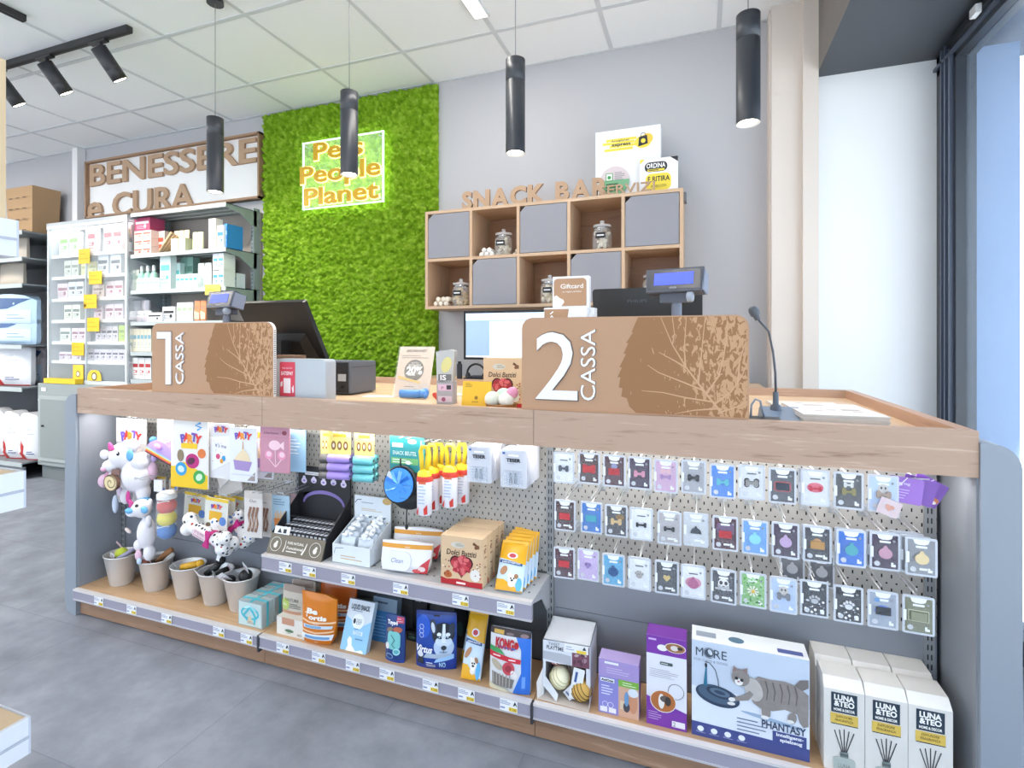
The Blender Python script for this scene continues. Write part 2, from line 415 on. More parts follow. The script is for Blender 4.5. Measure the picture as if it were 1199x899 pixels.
# ================================================================ wellness sign board at the left
cork = C('#b5967a', .8, bump=.3, bs=300, var=.08, vs=120); corkd = C('#7c5f48', .8)
t = thing('wall_sign_board', 'white framed wall board with raised wooden letters above the shelving', 'sign', (-4.18, 3.145, 2.25))
MB().box(-1.0, -.03, 0, 1.0, 0, .51, C('#efeeed', .7)).build('board', t)
b = MB(); wf = C('#a07e62', .6)
for a in ((-1.01, 0, 1.01, .016), (-1.01, .494, 1.01, .51), (-1.01, 0, -.994, .51), (.994, 0, 1.01, .51)): b.box(a[0], -.065, a[1], a[2], -.005, a[3], wf)
b.build('frame', t)
MB().text('BENESSERE', 0, .385, .185, cork, w=1.93, bold=.02, y=-.04, ext=.011).build('lettering', t)
MB().text('e', -.90, .10, .235, cork, w=.2, bold=.02, y=-.04, ext=.011).build('lettering', t)
MB().text('CURA', -.18, .095, .20, cork, w=.98, bold=.02, y=-.04, ext=.011).build('lettering', t)

# ================================================================ cube shelf of the snack bar
OAK = wood('oak_light', '#a98768', '#c6a789', '#d8bfa4', 1.0, 'X'); OAKV = wood('oak_light_v', '#a98768', '#c6a789', '#d8bfa4', 1.0, 'Z')
OAKD = wood('oak_back', '#80583c', '#9a7050', '#ab8362', .8, 'X'); DOOR = C('#8f8f96', .6)
bx0, bx1, bz0, bz1, by0, by1 = -1.600, -.0755, 1.351, 1.956, 2.85, 3.148
t = thing('cube_shelf', 'wall cube shelf of oak with ten compartments and five grey doors', 'shelf', (bx0, by0, bz0))
O = t.location
tk = .018
b = MB(); b.box(bx0, by0, bz0, bx1, by1, bz0+tk, OAK); b.box(bx0, by0, bz1-tk, bx1, by1, bz1, OAK)
for x in (bx0, bx1-tk): b.box(x, by0, bz0+tk, x+tk, by1, bz1-tk, OAKV)
b.build('carcass', t, org=O)
cw = (bx1-bx0-tk)/5; chh = (bz1-bz0-tk)/2
for k in range(1, 5): MB().box(bx0+cw*k, by0, bz0+tk, bx0+cw*k+tk, by1-.01, bz1-tk, OAKV).build('divider', t, org=O)
MB().box(bx0+tk, by0+.001, bz0+chh, bx1-tk, by1-.01, bz0+chh+tk, OAK).build('middle_board', t, org=O)
MB().box(bx0+tk, by1-.01, bz0+tk, bx1-tk, by1-.004, bz1-tk, OAKD).build('back_panel', t, org=O)
for (i, j) in ((0, 1), (2, 1), (4, 1), (1, 0), (3, 0)):
    x0 = bx0+cw*i+tk+.003; x1 = bx0+cw*(i+1)-.003; z0 = bz0+chh*j+tk+.003; z1 = bz0+chh*(j+1)-.003
    MB().prism([(x0, z0), (x1, z0), (x1, z1), (x0+.032, z1), (x0, z1-.032)], by0+.002, by0+.02, DOOR).build('door', t, org=O)
MB().box(bx1, by0+.05, bz1-.06, bx1+.014, by0+.11, bz1-.01, C('#77777c', .5)).build('side_clip', t, org=O)
def cell(i, j): return bx0+cw*i+tk, bx0+cw*(i+1), bz0+chh*j+tk
jg = clear('#f4f6f4', .22, .04); cream_b = C('#e6dcc4', .8); brown_b = C('#a5764a', .8)
def jar(x, y, z, label, mix):
    t = thing('glass_jar', label, 'jar', (x, y, z), group=None)
    MB().lathe([(.036, 0), (.043, .006), (.045, .02), (.045, .085), (.036, .1), (.036, .108)], jg, seg=20).build('glass', t)
    MB().lathe([(.038, .106), (.042, .112), (.042, .118), (.012, .124), (.008, .13), (.011, .138), (.0, .142)], clear('#ffffff', .4, .05), seg=20).build('lid', t)
    MB().lathe([(.0385, .1), (.0385, .107), (.037, .107)], C('#b9bcc0', .25, metal=1), seg=20, cap=False).build('clamp_ring', t)
    MB().box(-.022, -.049, .052, .022, -.0455, .078, BLACK).lines(0, 0, 0, 0, 0, BLACK).box(-.016, -.0498, .062, .016, -.049, .068, C('#dddddd')).build('jar_label', t)
    rd = random.Random(hash(label) % 1000); b = MB()
    for k in range(34):
        a = rd.uniform(0, 6.28); r = .032*rd.random()**.5; zz = .012+.075*k/34
        m = rd.choice(mix)
        b.ball((r*math.cos(a), r*math.sin(a), zz), .011, m, (1.2, .8, .8), 8, 5, Euler((rd.random()*3, rd.random()*3, 0)))
    o = b.build('dog_biscuits', t); o['kind'] = 'stuff'; t.scale = (1.22, 1.22, 1.22)
    return t
def chews(x, y, z, label, m, n, r, ln):
    t = None
    for k in range(n):
        b = MB(); b.tube([(-ln/2, 0, 0), (-ln/4, 0, .001), (ln/4, 0, -.001), (ln/2, 0, 0)], r, m, 10)
        b.ball((-ln/2, 0, 0), r*1.15, m, (.8, 1, 1), 10, 6); b.ball((ln/2, 0, 0), r*1.15, m, (.8, 1, 1), 10, 6)
        row = k if k < (n+1)//2 else k-(n+1)//2+.5
        o = b.build('chew_roll'); place(o, (x+row*r*2.1, y, z+r*1.1+(0 if k < (n+1)//2 else r*1.8)), PI/2+.25*((k*37) % 5-2)*.3)
        tag(o, label, 'dog treat', 'chews '+label[-28:])
c = cell(1, 1); jar(c[0]+.165, 2.95, c[2], 'glass treat jar in the upper row compartment beside white rolled chews', [cream_b, C('#cfc5b4', .8)])
chews(c[0]+.045, 2.93, c[2], 'short white rolled chew lying before the upper left treat jar', C('#efece6', .7), 5, .014, .06)
chews(c[0]+.245, 2.96, c[2], 'small tan chew between the upper left jar and the divider', C('#d9cfbd', .7), 2, .011, .05)
c = cell(3, 1); jar(c[0]+.165, 2.93, c[2], 'glass treat jar standing alone in the upper compartment near the middle', [cream_b, C('#8f6f50', .8), C('#ded7ca', .8)])
c = cell(0, 0); jar(c[0]+.19, 2.93, c[2], 'glass treat jar in the lower left corner compartment of the cube shelf', [C('#cdb27c', .8), C('#d8c090', .8)])
chews(c[0]+.04, 2.92, c[2], 'pale bone shaped chew beside the lower left treat jar', C('#eadfce', .7), 6, .015, .06)
c = cell(2, 0); jar(c[0]+.16, 2.93, c[2], 'glass treat jar half hidden behind the gift card holder', [C('#cdb27c', .8), cream_b])
c = cell(4, 0); jar(c[0]+.14, 2.93, c[2], 'glass treat jar behind the grey customer display of till 2', [brown_b, cream_b])
# free-standing letters on the shelf
t = thing('letter_sign', 'row of brown wooden capital letters standing on top of the cube shelf', 'sign', (-.948, 2.875, 1.957))
x = -.408
word = 'SNACK BAR'
vsW = tmesh('SNACK BAR', .03, .010)[2]; kx = .816/vsW
for ch_, off in zip(word, [0]*9):
    if ch_ == ' ': x += .055; continue
    wch = tmesh(ch_, .03, .010)[2]*kx*1.0
    MB().text(ch_, x+wch/2, .05, .1, cork, w=wch, bold=.045, y=0, ext=.010).build('letter', t); x += wch+.0085
t = thing('letter_sign', 'smaller thin brown lettering standing in front of the white promotional boards', 'sign', (-.37, 2.87, 1.957))
MB().text('SERVIZI', 0, .03, .05, cork, w=.30, bold=.012, y=0, ext=.005).box(-.14, -.004, 0, .15, .004, .004, cork).build('lettering', t)
# white promotional boards behind them
t = thing('promotional_box', 'large white box with a yellow and black shopping bag print above the cube shelf', 'display box', (-.378, 2.97, 1.957))
b = MB(); b.box(-.18, 0, 0, .18, .08, .395, C('#eff0f2', .6)); yel = C('#f0d84a', .6); nk = C('#2a2a2e', .6)
for i, (x0, x1) in enumerate(((-.12, .05), (-.14, .04), (-.1, .06), (-.13, .03))): b.rect(x0, .33-.018*i, x1, .345-.018*i, yel, 1)
b.ell(.085, .31, .045, .035, yel, 1); b.ell(.11, .325, .03, .03, C('#f3c84c', .6), 1)
b.text('Arcaplanet', -.04, .333, .012, nk, w=.1, l=3); b.text('express', -.035, .312, .018, nk, w=.105, l=3, bold=.02)
b.poly([(.06, .285), (.112, .297), (.108, .345), (.064, .338)], nk, 3); b.ring(.087, .347, .014, .003, nk, 3); b.ell(.087, .315, .013, .013, yel, 4)
b.build('box', t)
b = MB(); b.M = Matrix.Translation((-.07, -.004, .105)); b.prism(arc(0, 0, .083, .083, 0, 350, 35), -.003, 0, C('#d8c9cb', .6))
b.L = .0012; b.poly(arc(0, 0, .082, .082, 180, 360, 20)+[(.082, .005), (-.082, .005)], C('#7fb489', .6), 3.5); b.rect(-.05, -.0, -.01, .045, C('#3f9a4e', .6), 4); b.rect(-.046, .004, -.014, .041, C('#eef5ea', .6), 5)
b.ell(-.03, .02, .01, .01, C('#3f9a4e', .6), 6); b.lines(.0, .0, .06, .05, 5, C('#777777'), 4, .3); b.lines(-.05, -.06, .05, -.01, 3, C('#356d44'), 4.5, .5, 3)
b.build('round_sticker', t)
t = thing('promotional_card', 'small white card with black and yellow speech bubble lettering beside the large box', 'card', (-.205, 2.93, 1.957), rx=-.06)
b = MB(); b.box(-.1, 0, 0, .1, .006, .2, C('#f2f2f4', .6)); b.poly([(.06, .2), (.1, .2), (.1, .17)], nk, 1); b.poly([(-.1, .2), (-.075, .2), (-.1, .175)], yel, 1)
b.poly(rrect(-.075, .125, .045, .18, .025), nk, 1); b.text('ORDINA', -.015, .16, .026, C('#f5f5f5'), w=.1, bold=.02, l=2); b.rect(-.06, .128, .03, .14, yel, 2); b.lines(-.055, .13, .028, .139, 1, nk, 3, .5)
b.poly(rrect(-.07, .02, .065, .115, .03), yel, 1); b.text('E RITIRA', 0, .085, .028, nk, w=.115, bold=.02, l=2); b.text('IN NEGOZIO', 0, .045, .014, nk, w=.08, l=2); b.rect(-.04, .008, .05, .013, nk, 1)
b.build('card', t)
# ================================================================ the till counter
WD = dict(dark='#93705a', mid='#b6927b', light='#cbab95')
BANDM = wood('counter_oak', '#8b6d58', '#b2947f', '#c8ad99', 1.5, 'X'); PLM = wood('plinth_oak', '#7d5c45', '#a07c62', '#b8957a', 1.5, 'X')
TOPM = wood('counter_top', '#bd9c7e', '#d3b696', '#e2caae', .8, 'X'); DECKM = wood('deck_oak', '#b18a66', '#cba47c', '#ddba92', .8, 'X')
PANEL = C('#8d949e', .42, var=.03, vs=4); STEEL = C('#a3a5a8', .4); RAILW = C('#d6d0ce', .35)
def pegboard_mat():
    m, nt, b = _new('perforated_steel')
    L = nt.links.new; tc = nt.nodes.new('ShaderNodeTexCoord'); sp = nt.nodes.new('ShaderNodeSeparateXYZ'); L(tc.outputs['Object'], sp.inputs[0])
    def mt(op, a, b_=None, c_=None):
        n = nt.nodes.new('ShaderNodeMath'); n.operation = op
        for i, q in enumerate((a, b_, c_)):
            if q is None: continue
            if isinstance(q, (int, float)): n.inputs[i].default_value = q
            else: L(q, n.inputs[i])
        return n.outputs[0]
    x, z = sp.outputs['X'], sp.outputs['Z']; P, Q = .022, .036
    def cellhit(ox, oz, rx, rz):
        fx = mt('SUBTRACT', mt('FRACT', mt('DIVIDE', mt('ADD', x, 20+ox), P)), .5); fz = mt('SUBTRACT', mt('FRACT', mt('DIVIDE', mt('ADD', z, 20+oz), Q)), .5)
        ex = mt('LESS_THAN', mt('ABSOLUTE', fx), rx/P); ez = mt('LESS_THAN', mt('ABSOLUTE', fz), rz/Q); return mt('MULTIPLY', ex, ez)
    h = mt('MAXIMUM', cellhit(0, 0, .0017, .0048), cellhit(P/2, Q/2, .0021, .0021))
    mx = nt.nodes.new('ShaderNodeMix'); mx.data_type = 'RGBA'; L(h, mx.inputs['Factor']); mx.inputs['A'].default_value = lin('#a9a6a1'); mx.inputs['B'].default_value = lin('#202020')
    L(mx.outputs['Result'], b.inputs['Base Color']); b.inputs['Roughness'].default_value = .45
    L(mt('SUBTRACT', .5, mt('MULTIPLY', h, .5)), b.inputs['Specular IOR Level']); return m
PEG = pegboard_mat()
ct = thing('till_counter', 'long wood and grey till counter with a perforated display niche in its front', 'counter', (-.94, 1.44, 0)); CO = ct.location
BAYS = [(XL, -1.462), (-1.462, -.450), (-.450, XR)]
for x0, x1 in ((-2.536, XL), (XR, .660)):
    pts = rrect(x0, .0, x1, .932, .055, 6, (1, 0, 0, 1) if x0 < -2 else (0, 1, 1, 0))
    MB().prism(pts, 1.43, 2.45, PANEL).build('end_panel', ct, org=CO, bevel=.0015)
    s_ = XL if x0 < -2 else XR
    MB().box(s_-.004 if s_ > 0 else s_, 1.44, .118, s_ if s_ > 0 else s_+.004, 1.62, .86, C('#8e939a', .35)).build('end_lining', ct, org=CO)
for x0, x1 in BAYS:
    MB().box(x0+.0008, YF, .853, x1-.0008, YF+.03, ZT, BANDM).build('front_fascia', ct, org=CO, bevel=.001)
    MB().box(x0+.001, YF+.012, 0.004, x1-.001, YF+.03, .084, PLM).build('plinth', ct, org=CO)
    MB().box(x0+.001, YF, .086, x1-.001, YP-.002, .118, DECKM).build('base_deck', ct, org=CO)
b = MB(); b.box(XL, YF+.03, .9, XR, 2.42, .925, TOPM); b.build('worktop', ct, org=CO)
MB().box(XL, 2.42, .88, XR, 2.45, ZT, BANDM).build('rear_rim', ct, org=CO, bevel=.001)
for x0, x1 in ((XL, XL+.03), (XR-.03, XR)): MB().box(x0, YF+.03, .88, x1, 2.42, ZT, wood('counter_oak_y', '#8f6c57', '#b5917a', '#cbab96', .9, 'Y')).build('side_rim', ct, org=CO, bevel=.001)
b = MB(); b.box(XL+.01, YF+.03, .864, XR-.01, YP, .9, C('#e8e8e8', .5)); b.build('niche_top', ct, org=CO)
b = MB(); b.box(XL+.01, YP+.03, .02, XR-.01, 2.40, .9, C('#6d7177', .6)); b.build('carcass', ct, org=CO)
for k, (x0, x1) in enumerate(BAYS):
    z0 = (.50, .41, .40)[k]
    MB().box(x0+.012, YP, z0, x1-.012, YP+.012, .864, PEG).build('perforated_panel', ct, org=CO)
    z = z0
    while z > .1:
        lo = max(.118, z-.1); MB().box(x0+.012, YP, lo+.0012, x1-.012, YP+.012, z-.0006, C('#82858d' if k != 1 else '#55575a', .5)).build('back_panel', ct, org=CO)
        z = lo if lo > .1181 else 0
for x in (XL+.01, -1.462, -.450, XR-.03):
    b = MB(); b.box(x-.011, YP-.008, .118, x+.011, YP+.02, .864, C('#8a8d90', .4)); z = .14
    while z < .85:
        b.box(x-.0055, YP-.0086, z, x-.0025, YP-.0078, z+.014, BLACK); b.box(x+.0025, YP-.0086, z, x+.0055, YP-.0078, z+.014, BLACK); z += .025
    b.build('slotted_upright', ct, org=CO)
RAILC = clear('#b9b4c4', .72, .15)
for k, (x0, x1) in enumerate(BAYS):
    b = MB(); b.box(x0+.004, YF-.016, .078, x1-.004, YF-.012, .112, RAILC); b.box(x0+.004, YF-.018, .112, x1-.004, YF, .119, RAILW); b.box(x0+.004, YF-.012, .074, x1-.004, YF, .112, C('#8d8b96', .4)); b.box(x0+.004, YF-.018, .074, x1-.004, YF, .079, C('#bdbac0', .35))
    b.build('price_rail', ct, org=CO)
for x in (-1.462, -.450): MB().box(x-.004, YF-.02, .06, x+.004, YF+.002, .116, C('#3b3b40', .4)).build('rail_joint', ct, org=CO)
# LED strip under the niche top
b = MB(); b.box(XL+.03, 1.475, .856, XR-.03, 1.487, .864, C('#dfe0e0', .4)); b.box(XL+.035, 1.477, .8545, XR-.035, 1.485, .8558, emit('#fff8ee', 9)); b.build('led_strip', ct, org=CO)
# middle shelf
sh = thing('metal_shelf', 'grey perforated metal shelf in the middle bay of the counter front', 'shelf', (-.95, 1.44, .385)); SO = sh.location
b = MB(); b.box(-1.452, YF, .392, -.452, YP-.003, .404, C('#b8babd', .4), top=PEG.copy() if False else C('#b4b6b9', .4)); b.build('board', sh, org=SO, bevel=.002)
b = MB(); rd = random.Random(3)
for i in range(40):
    for j in range(3): b.box(-1.44+i*.0246, 1.475+j*.05, .4041, -1.434+i*.0246, 1.483+j*.05, .4043, C('#3a3a3c'))
b.build('board_slots', sh, org=SO)
b = MB(); b.box(-1.452, YF-.012, .352, -.452, YF-.008, .396, RAILC); b.box(-1.452, YF-.014, .396, -.452, YF+.004, .4045, RAILW); b.box(-1.452, YF-.008, .352, -.452, YF+.001, .396, C('#8d8b96', .4)); b.box(-1.452, YF-.014, .348, -.452, YF, .354, C('#bdbac0', .35))
b.build('price_rail', sh, org=SO)
for x in (-1.452, -.456): MB().add([(x, YF+.01, .392), (x, YP-.004, .392), (x, YP-.004, .30), (x, YP-.03, .30), (x, YP-.09, .365), (x+.004, YF+.01, .392), (x+.004, YP-.004, .392), (x+.004, YP-.004, .30), (x+.004, YP-.03, .30), (x+.004, YP-.09, .365)],
    [(0, 1, 2, 3, 4), (9, 8, 7, 6, 5), (0, 5, 6, 1), (1, 6, 7, 2), (2, 7, 8, 3), (3, 8, 9, 4), (4, 9, 5, 0)], C('#b0b2b6', .4)).build('bracket', sh, org=SO)
# price tags in the rails
ORD = ['first', 'second', 'third', 'fourth', 'fifth', 'sixth', 'seventh', 'eighth', 'ninth', 'tenth', 'eleventh', 'twelfth', 'thirteenth']
b = MB(); tg = C('#f1f1f4', .5); b.box(-.027, 0, 0, .027, .0012, .033, tg); b.rect(.001, .002, .026, .013, C('#f3d14a', .5), 1); b.text('€ 2,90', .0135, .0075, .0075, C('#6d5a12'), w=.02, l=2)
b.poly([(.014, .019), (.018, .019), (.0195, .0225), (.022, .0225), (.0235, .019), (.026, .019), (.021, .031), (.019, .031)], C('#17171a'), 1); b.lines(-.025, .018, .008, .031, 3, C('#8c93b0'), 1, .4); b.lines(-.025, .004, -.004, .013, 1, C('#8391c0'), 1, .5)
tag0 = b.build('price_tag'); used = False
def ptag(x, y, z, label, group, rx=0):
    global used
    o = tag0 if not used else tag0.copy()
    if used: COL.objects.link(o)
    used = True; place(o, (x, y, z), 0, rx); tag(o, label, 'price tag', group)
for u, nm in ((334, 'black display box front'), (362, 'right edge of the black display box'), (407.6, 'white display box of sachets'), (469, 'wet wipes packs'), (539, 'heart boxes'), (592, 'yellow dental stick pouches')):
    ptag(ax(u, 1.421), YF-.0142, .3575, 'yellow price tag on the shelf rail below the '+nm, 'price tags on the shelf rail')
for u, nm in ((115.6, 'first zinc bucket by the end panel'), (154, 'gap between first and second zinc buckets'), (195, 'second and third zinc buckets'), (256, 'fourth zinc bucket'), (288.6, 'fifth zinc bucket and ribbon boxes'),
              (331, 'small white snack carton'), (373, 'orange snack pouch'), (413, 'pale blue liquid snack pouch'), (453, 'narrow blue toy pouch'), (504, 'husky pouch'), (546, 'lower yellow dental stick pouch'), (595.5, 'chew pouch with red lettering')):
    ptag(ax(u, 1.417), YF-.0185, .079, 'yellow price tag on the bottom rail below the '+nm, 'price tags on the bottom rail')

# ================================================================ cardboard till signs
KRAFT = C('#b48e70', .8, var=.05, vs=200); LEAFD = C('#946a45', .8); VEIN = C('#c49c78', .8); FL = C('#efe9e2', .7)
def leafm():
    m, nt, b = _new('printed_leaf'); L = nt.links.new
    tc = nt.nodes.new('ShaderNodeTexCoord'); n = nt.nodes.new('ShaderNodeTexNoise'); n.inputs['Scale'].default_value = 85; n.inputs['Detail'].default_value = 3; n.inputs['Distortion'].default_value = .8
    mp = nt.nodes.new('ShaderNodeMapping'); mp.inputs['Rotation'].default_value = (0, R(35), 0); mp.inputs['Scale'].default_value = (1, 1, .55)
    L(tc.outputs['Object'], mp.inputs['Vector']); L(mp.outputs['Vector'], n.inputs['Vector'])
    sp = nt.nodes.new('ShaderNodeSeparateXYZ'); L(tc.outputs['Object'], sp.inputs[0])
    g = nt.nodes.new('ShaderNodeMapRange'); g.inputs['From Min'].default_value = .36; g.inputs['From Max'].default_value = .56; g.inputs['To Min'].default_value = -.22; g.inputs['To Max'].default_value = .02; L(sp.outputs['X'], g.inputs['Value'])
    a = nt.nodes.new('ShaderNodeMath'); a.operation = 'ADD'; L(n.outputs['Fac'], a.inputs[0]); L(g.outputs[0], a.inputs[1])
    rp = nt.nodes.new('ShaderNodeValToRGB'); rp.color_ramp.interpolation = 'CONSTANT'; rp.color_ramp.elements[0].color = lin('#956b47'); rp.color_ramp.elements[1].position = .5; rp.color_ramp.elements[1].color = lin('#bd946f')
    L(a.outputs[0], rp.inputs['Fac']); L(rp.outputs['Color'], b.inputs['Base Color']); b.inputs['Roughness'].default_value = .8; return m
LEAFM = leafm()
def till_sign(x0, num, label):
    t = thing('till_sign', label, 'sign', (x0, 1.449, ZT)); w, h = .612, .268
    MB().prism(rrect(0, 0, w, h, .032, 6, (0, 0, 1, 1)), 0, .014, KRAFT, side=FL).build('cardboard_panel', t)
    b = MB(); rd = random.Random(4)      # corrugation seen on the cut edge
    k = .03
    while k < w-.03:
        b.box(k, .003, h-.0002, k+.003, .011, h+.0004, C('#6d5442')); k += .0075
    k = .01
    while k < h-.03:
        b.box(w-.0004, .003, k, w+.0004, .011, k+.003, C('#6d5442')); k += .0075
    b.build('fluted_edge', t)
    b = MB(); lf = [(.335, h-.003), (.318, .225), (.322, .224), (.303, .195), (.309, .194), (.296, .165), (.303, .165), (.285, .128), (.292, .127), (.279, .1), (.288, .1), (.283, .072), (.293, .07), (.290, .047), (.305, .043), (.312, .02), (.33, .004), (w-.004, .004), (w-.004, h-.034)]+arc(w-.036, h-.036, .032, .032, 0, 90, 5)
    b.poly(lf, LEAFM, 1)
    p0 = (.548, .012)
    def vein(*p, a=.0045, e=.0016): b.stroke(list(p), a, VEIN, 2, e)
    vein(p0, (.50, .075), (.46, .13), (.425, .19), (.395, h-.004), a=.006)
    vein((.505, .07), (.45, .092), (.39, .115), (.36, .135)); vein((.525, .042), (.46, .05), (.40, .062), (.345, .065)); vein((.54, .025), (.48, .018), (.43, .006))
    vein((.462, .128), (.43, .148), (.39, .17)); vein((.49, .09), (.495, .14), (.5, .19), (.507, h-.004)); vein((.51, .062), (.54, .11), (.552, .16), (.56, .22), (.56, h-.006))
    vein((.53, .036), (.57, .07), (.595, .11), (w-.006, .14)); vein((.545, .016), (.58, .03), (w-.006, .045)); vein((.458, .135), (.455, .18), (.46, h-.004)); vein((.585, .09), (.59, .15), (w-.005, .21)); vein((.425, .19), (.43, .22), (.425, h-.004), a=.003)
    b.build('leaf_print', t)
    b = MB(); dk = C('#6f5a4c'); wt = C('#eceaec', .6)
    if num == '1':
        b.M = Matrix.Translation((-.027, 0, 0)); b.prism([(.108, .03), (.135, .03), (.135, .235), (.06, .235), (.06, .208), (.108, .208)], -.005, 0, wt); b.poly([(.105, .027), (.138, .027), (.138, .238), (.057, .238), (.057, .205), (.105, .205)], dk, 1)
    else:
        b.text('2', .107, .03+.1, .2, dk, w=.129, l=1, bold=.006); b.text('2', .106, .13, .196, wt, w=.123, y=-.004, ext=.003, bold=.0)
    b.build('numeral', t)
    b = MB(); cx_ = .155 if num == '1' else .197; b.text('CASSA', cx_, .133, .046, dk, w=.204, rot=90, l=1, bold=.012); b.text('CASSA', cx_, .133, .042, wt, w=.2, rot=90, y=-.003, ext=.002); b.build('lettering', t)
    return t
till_sign(ax(178, 1.449), '1', 'brown cardboard till sign with white number one beside the tilted black monitor')
till_sign(ax(611, 1.449), '2', 'brown cardboard till sign with white number two beside the gooseneck microphone')

# ================================================================ equipment on the counter
def display(loc, rz, label, sc=1):
    t = thing('customer_display', label, 'customer display', loc, rz); t.scale = (sc, sc, sc); d = C('#4c4e58', .45); ls = C('#7e8496', .45)
    b = MB(); M_ = Matrix.Translation((0, 0, .375)) @ Matrix.Rotation(R(-14), 4, 'X'); b.M = M_
    b.hull8([(-.073, 0, -.034), (.073, 0, -.034), (.073, .055, -.028), (-.073, .055, -.028), (-.078, .0, .034), (.078, .0, .034), (.074, .06, .026), (-.074, .06, .026)], d)
    b.box(.074, .004, -.03, .079, .054, .026, ls); b.build('housing', t, bevel=.003)
    b = MB(); b.M = M_; b.L = .001; b.poly(rrect(-.07, -.026, .07, .028, .003), C('#33353c', .25), 1); b.rect(-.052, -.014, .052, .02, emit('#4756d8', .9), 2)
    b.text('EPSON', 0, -.0225, .005, C('#c8ccd6'), w=.018, l=2); b.build('screen', t)
    b = MB(); b.box(-.04, .01, .315, .04, .05, .342, d); b.tube([(.035, .0, .328), (.052, .0, .328)], .014, C('#9aa0ac', .4), 12); b.build('swivel_head', t, bevel=.004)
    MB().lathe([(.016, 0), (.014, .01), (.014, .32)], C('#6e7280', .4), c=(0, .03, 0), seg=16).build('pole', t)
    MB().lathe([(.06, 0), (.06, .008), (.05, .014), (.018, .018)], d, c=(0, .03, 0)).build('base', t)
display((ax(257, 1.62), 1.62, .925), -.12, 'grey customer display on a pole before the shelving with medicine boxes', 1.08)
display((ax(789, 1.62), 1.60, .925), -.22, 'grey customer display on a pole before the black flat monitor and cube shelf', 1.1)
# touch-screen monitor of till 1, seen from behind
def panel_monitor(loc, w, h, lean, label, rz=0, word_=None, foot=True):
    t = thing('till_monitor', label, 'monitor', loc, rz); k = C('#1d1c1d', .38)
    T_ = Matrix.Rotation(lean, 4, 'X'); b = MB(); b.M = T_
    b.prism(rrect(-w/2, -h, w/2, 0, .012), -.0, .022, k); b.build('casing', t, bevel=.005)
    b = MB(); b.M = T_; b.hull8([(-w*.28, -.022, -h*.9), (w*.28, -.022, -h*.9), (w*.42, 0, -h*.97), (-w*.42, 0, -h*.97), (-w*.26, -.016, -h*.62), (w*.26, -.016, -h*.62), (w*.36, 0, -h*.5), (-w*.36, 0, -h*.5)], k); b.build('rear_housing', t, bevel=.006)
    if word_: b = MB(); b.M = T_; b.text(word_, -.03, -.048, .011, C('#4e525a'), w=.07, y=-.0006-.0, l=3); b.build('lettering', t)
    b = MB(); b.M = T_; b.box(-w/2+.008, .0222, -h+.008, w/2-.008, .0226, -.008, C('#25313e', .1)); b.build('screen_glass', t)
    b = MB(); z0 = .925-loc[2]; yb = h*.6*math.sin(-lean) if lean else .0
    b.box(-.05, -.02+h*.5*math.sin(-lean)*-1*-1*0+.04, z0+.012, .05, .08, -h*.55, k); b.build('stand', t, bevel=.004)
    b = MB(); b.prism(rrect(-.1, 0, .1, .012, .003), -.04, .16, k); b.M = None; o = b.build('foot', t); o.location.z = z0
    return t
panel_monitor(((ax(276, 1.75)+ax(355, 1.75))/2, 1.75, 1.321), .372, .30, R(30), 'black touch-screen monitor seen from behind, tilted back beside the sign of till 1')
panel_monitor(((ax(693, 1.95)+ax(823, 1.95))/2, 1.95, 1.352), .392, .26, R(6), 'black flat monitor seen from behind above the sign of till 2', word_='PHILIPS', rz=-.02)
# grey shield box with the red sticker
t = thing('till_shield', 'pale grey box shield with a red sticker between the till 1 sign and the printer', 'shield', (-1.32, 1.50, ZT-.03))
b = MB(); b.prism(rrect(-.14, 0, .080, .164, .014, 4, (0, 0, 1, 0)), 0, .055, C('#b4bac0', .4)); b.build('casing', t, bevel=.003)
b = MB(); rd_ = C('#d9455a', .5); b.M = Matrix.Translation((-.090, -.0006, .09)); b.poly(rrect(-.034, -.062, .036, .063, .003), rd_, 1); wt = C('#f4e7e9', .6)
b.text('SATISPAY', 0, .022, .013, wt, w=.056, bold=.03, l=2); b.text('PAGA QUI CON', 0, .041, .006, wt, w=.045, l=2); b.rect(-.016, -.05, .016, .004, wt, 2); b.poly([(-.03, -.012), (-.02, -.006), (-.022, -.025), (-.03, -.028)], wt, 2); b.poly([(.022, -.03), (.03, -.02), (.031, -.045), (.024, -.05)], wt, 2)
b.build('sticker', t)
b = MB(); b.box(-.055, 0, 0, .055, .07, .14, C('#7d6250', .7)).box(-.04, -.001, .118, -.005, 0, .124, BLACK).box(.02, -.001, .118, .05, 0, .124, BLACK)
tag(place(b.build('brown_holder', bevel=.002), (ax(330, 1.62)+.02, 1.60, .9955+.0)), 'small brown cardboard holder behind the grey shield under the tilted monitor', 'holder'); bpy.data.objects['brown_holder'].location.z = .96
MB
# receipt printer
t = thing('receipt_printer', 'dark grey receipt printer with its port side showing, right of the grey shield', 'printer', (-1.386, 1.83, .925))
b = MB(); gx = C('#62666e', .4); b.hull8([(-.14, .004, .004), (0, .004, .004), (0, .19, .004), (-.14, .19, .004), (-.14, .004, .15), (0, .004, .15), (0, .19, .142), (-.14, .19, .142)], gx); b.build('casing', t, bevel=.008)
b = MB(); b.box(-.132, -.001, .012, -.012, .004, .138, C('#2a2b2e', .5)); b.box(-.06, -.003, .06, -.02, 0, .09, C('#b9bbbd', .5)); b.box(-.05, -.002, .03, -.03, 0, .045, BLACK); b.tube([(-.04, -.003, .037), (-.06, -.03, .02), (-.11, -.04, .008), (-.16, -.03, .006)], .004, BLACK); b.tube([(-.09, -.002, .03), (-.09, -.03, .012), (-.14, -.06, .006)], .003, C('#d5d5d5', .5)); b.build('port_panel', t)
b = MB(); b.box(-.135, .01, .118, .0015, .185, .121, C('#4a4d54', .5)); b.build('lid_seam', t)
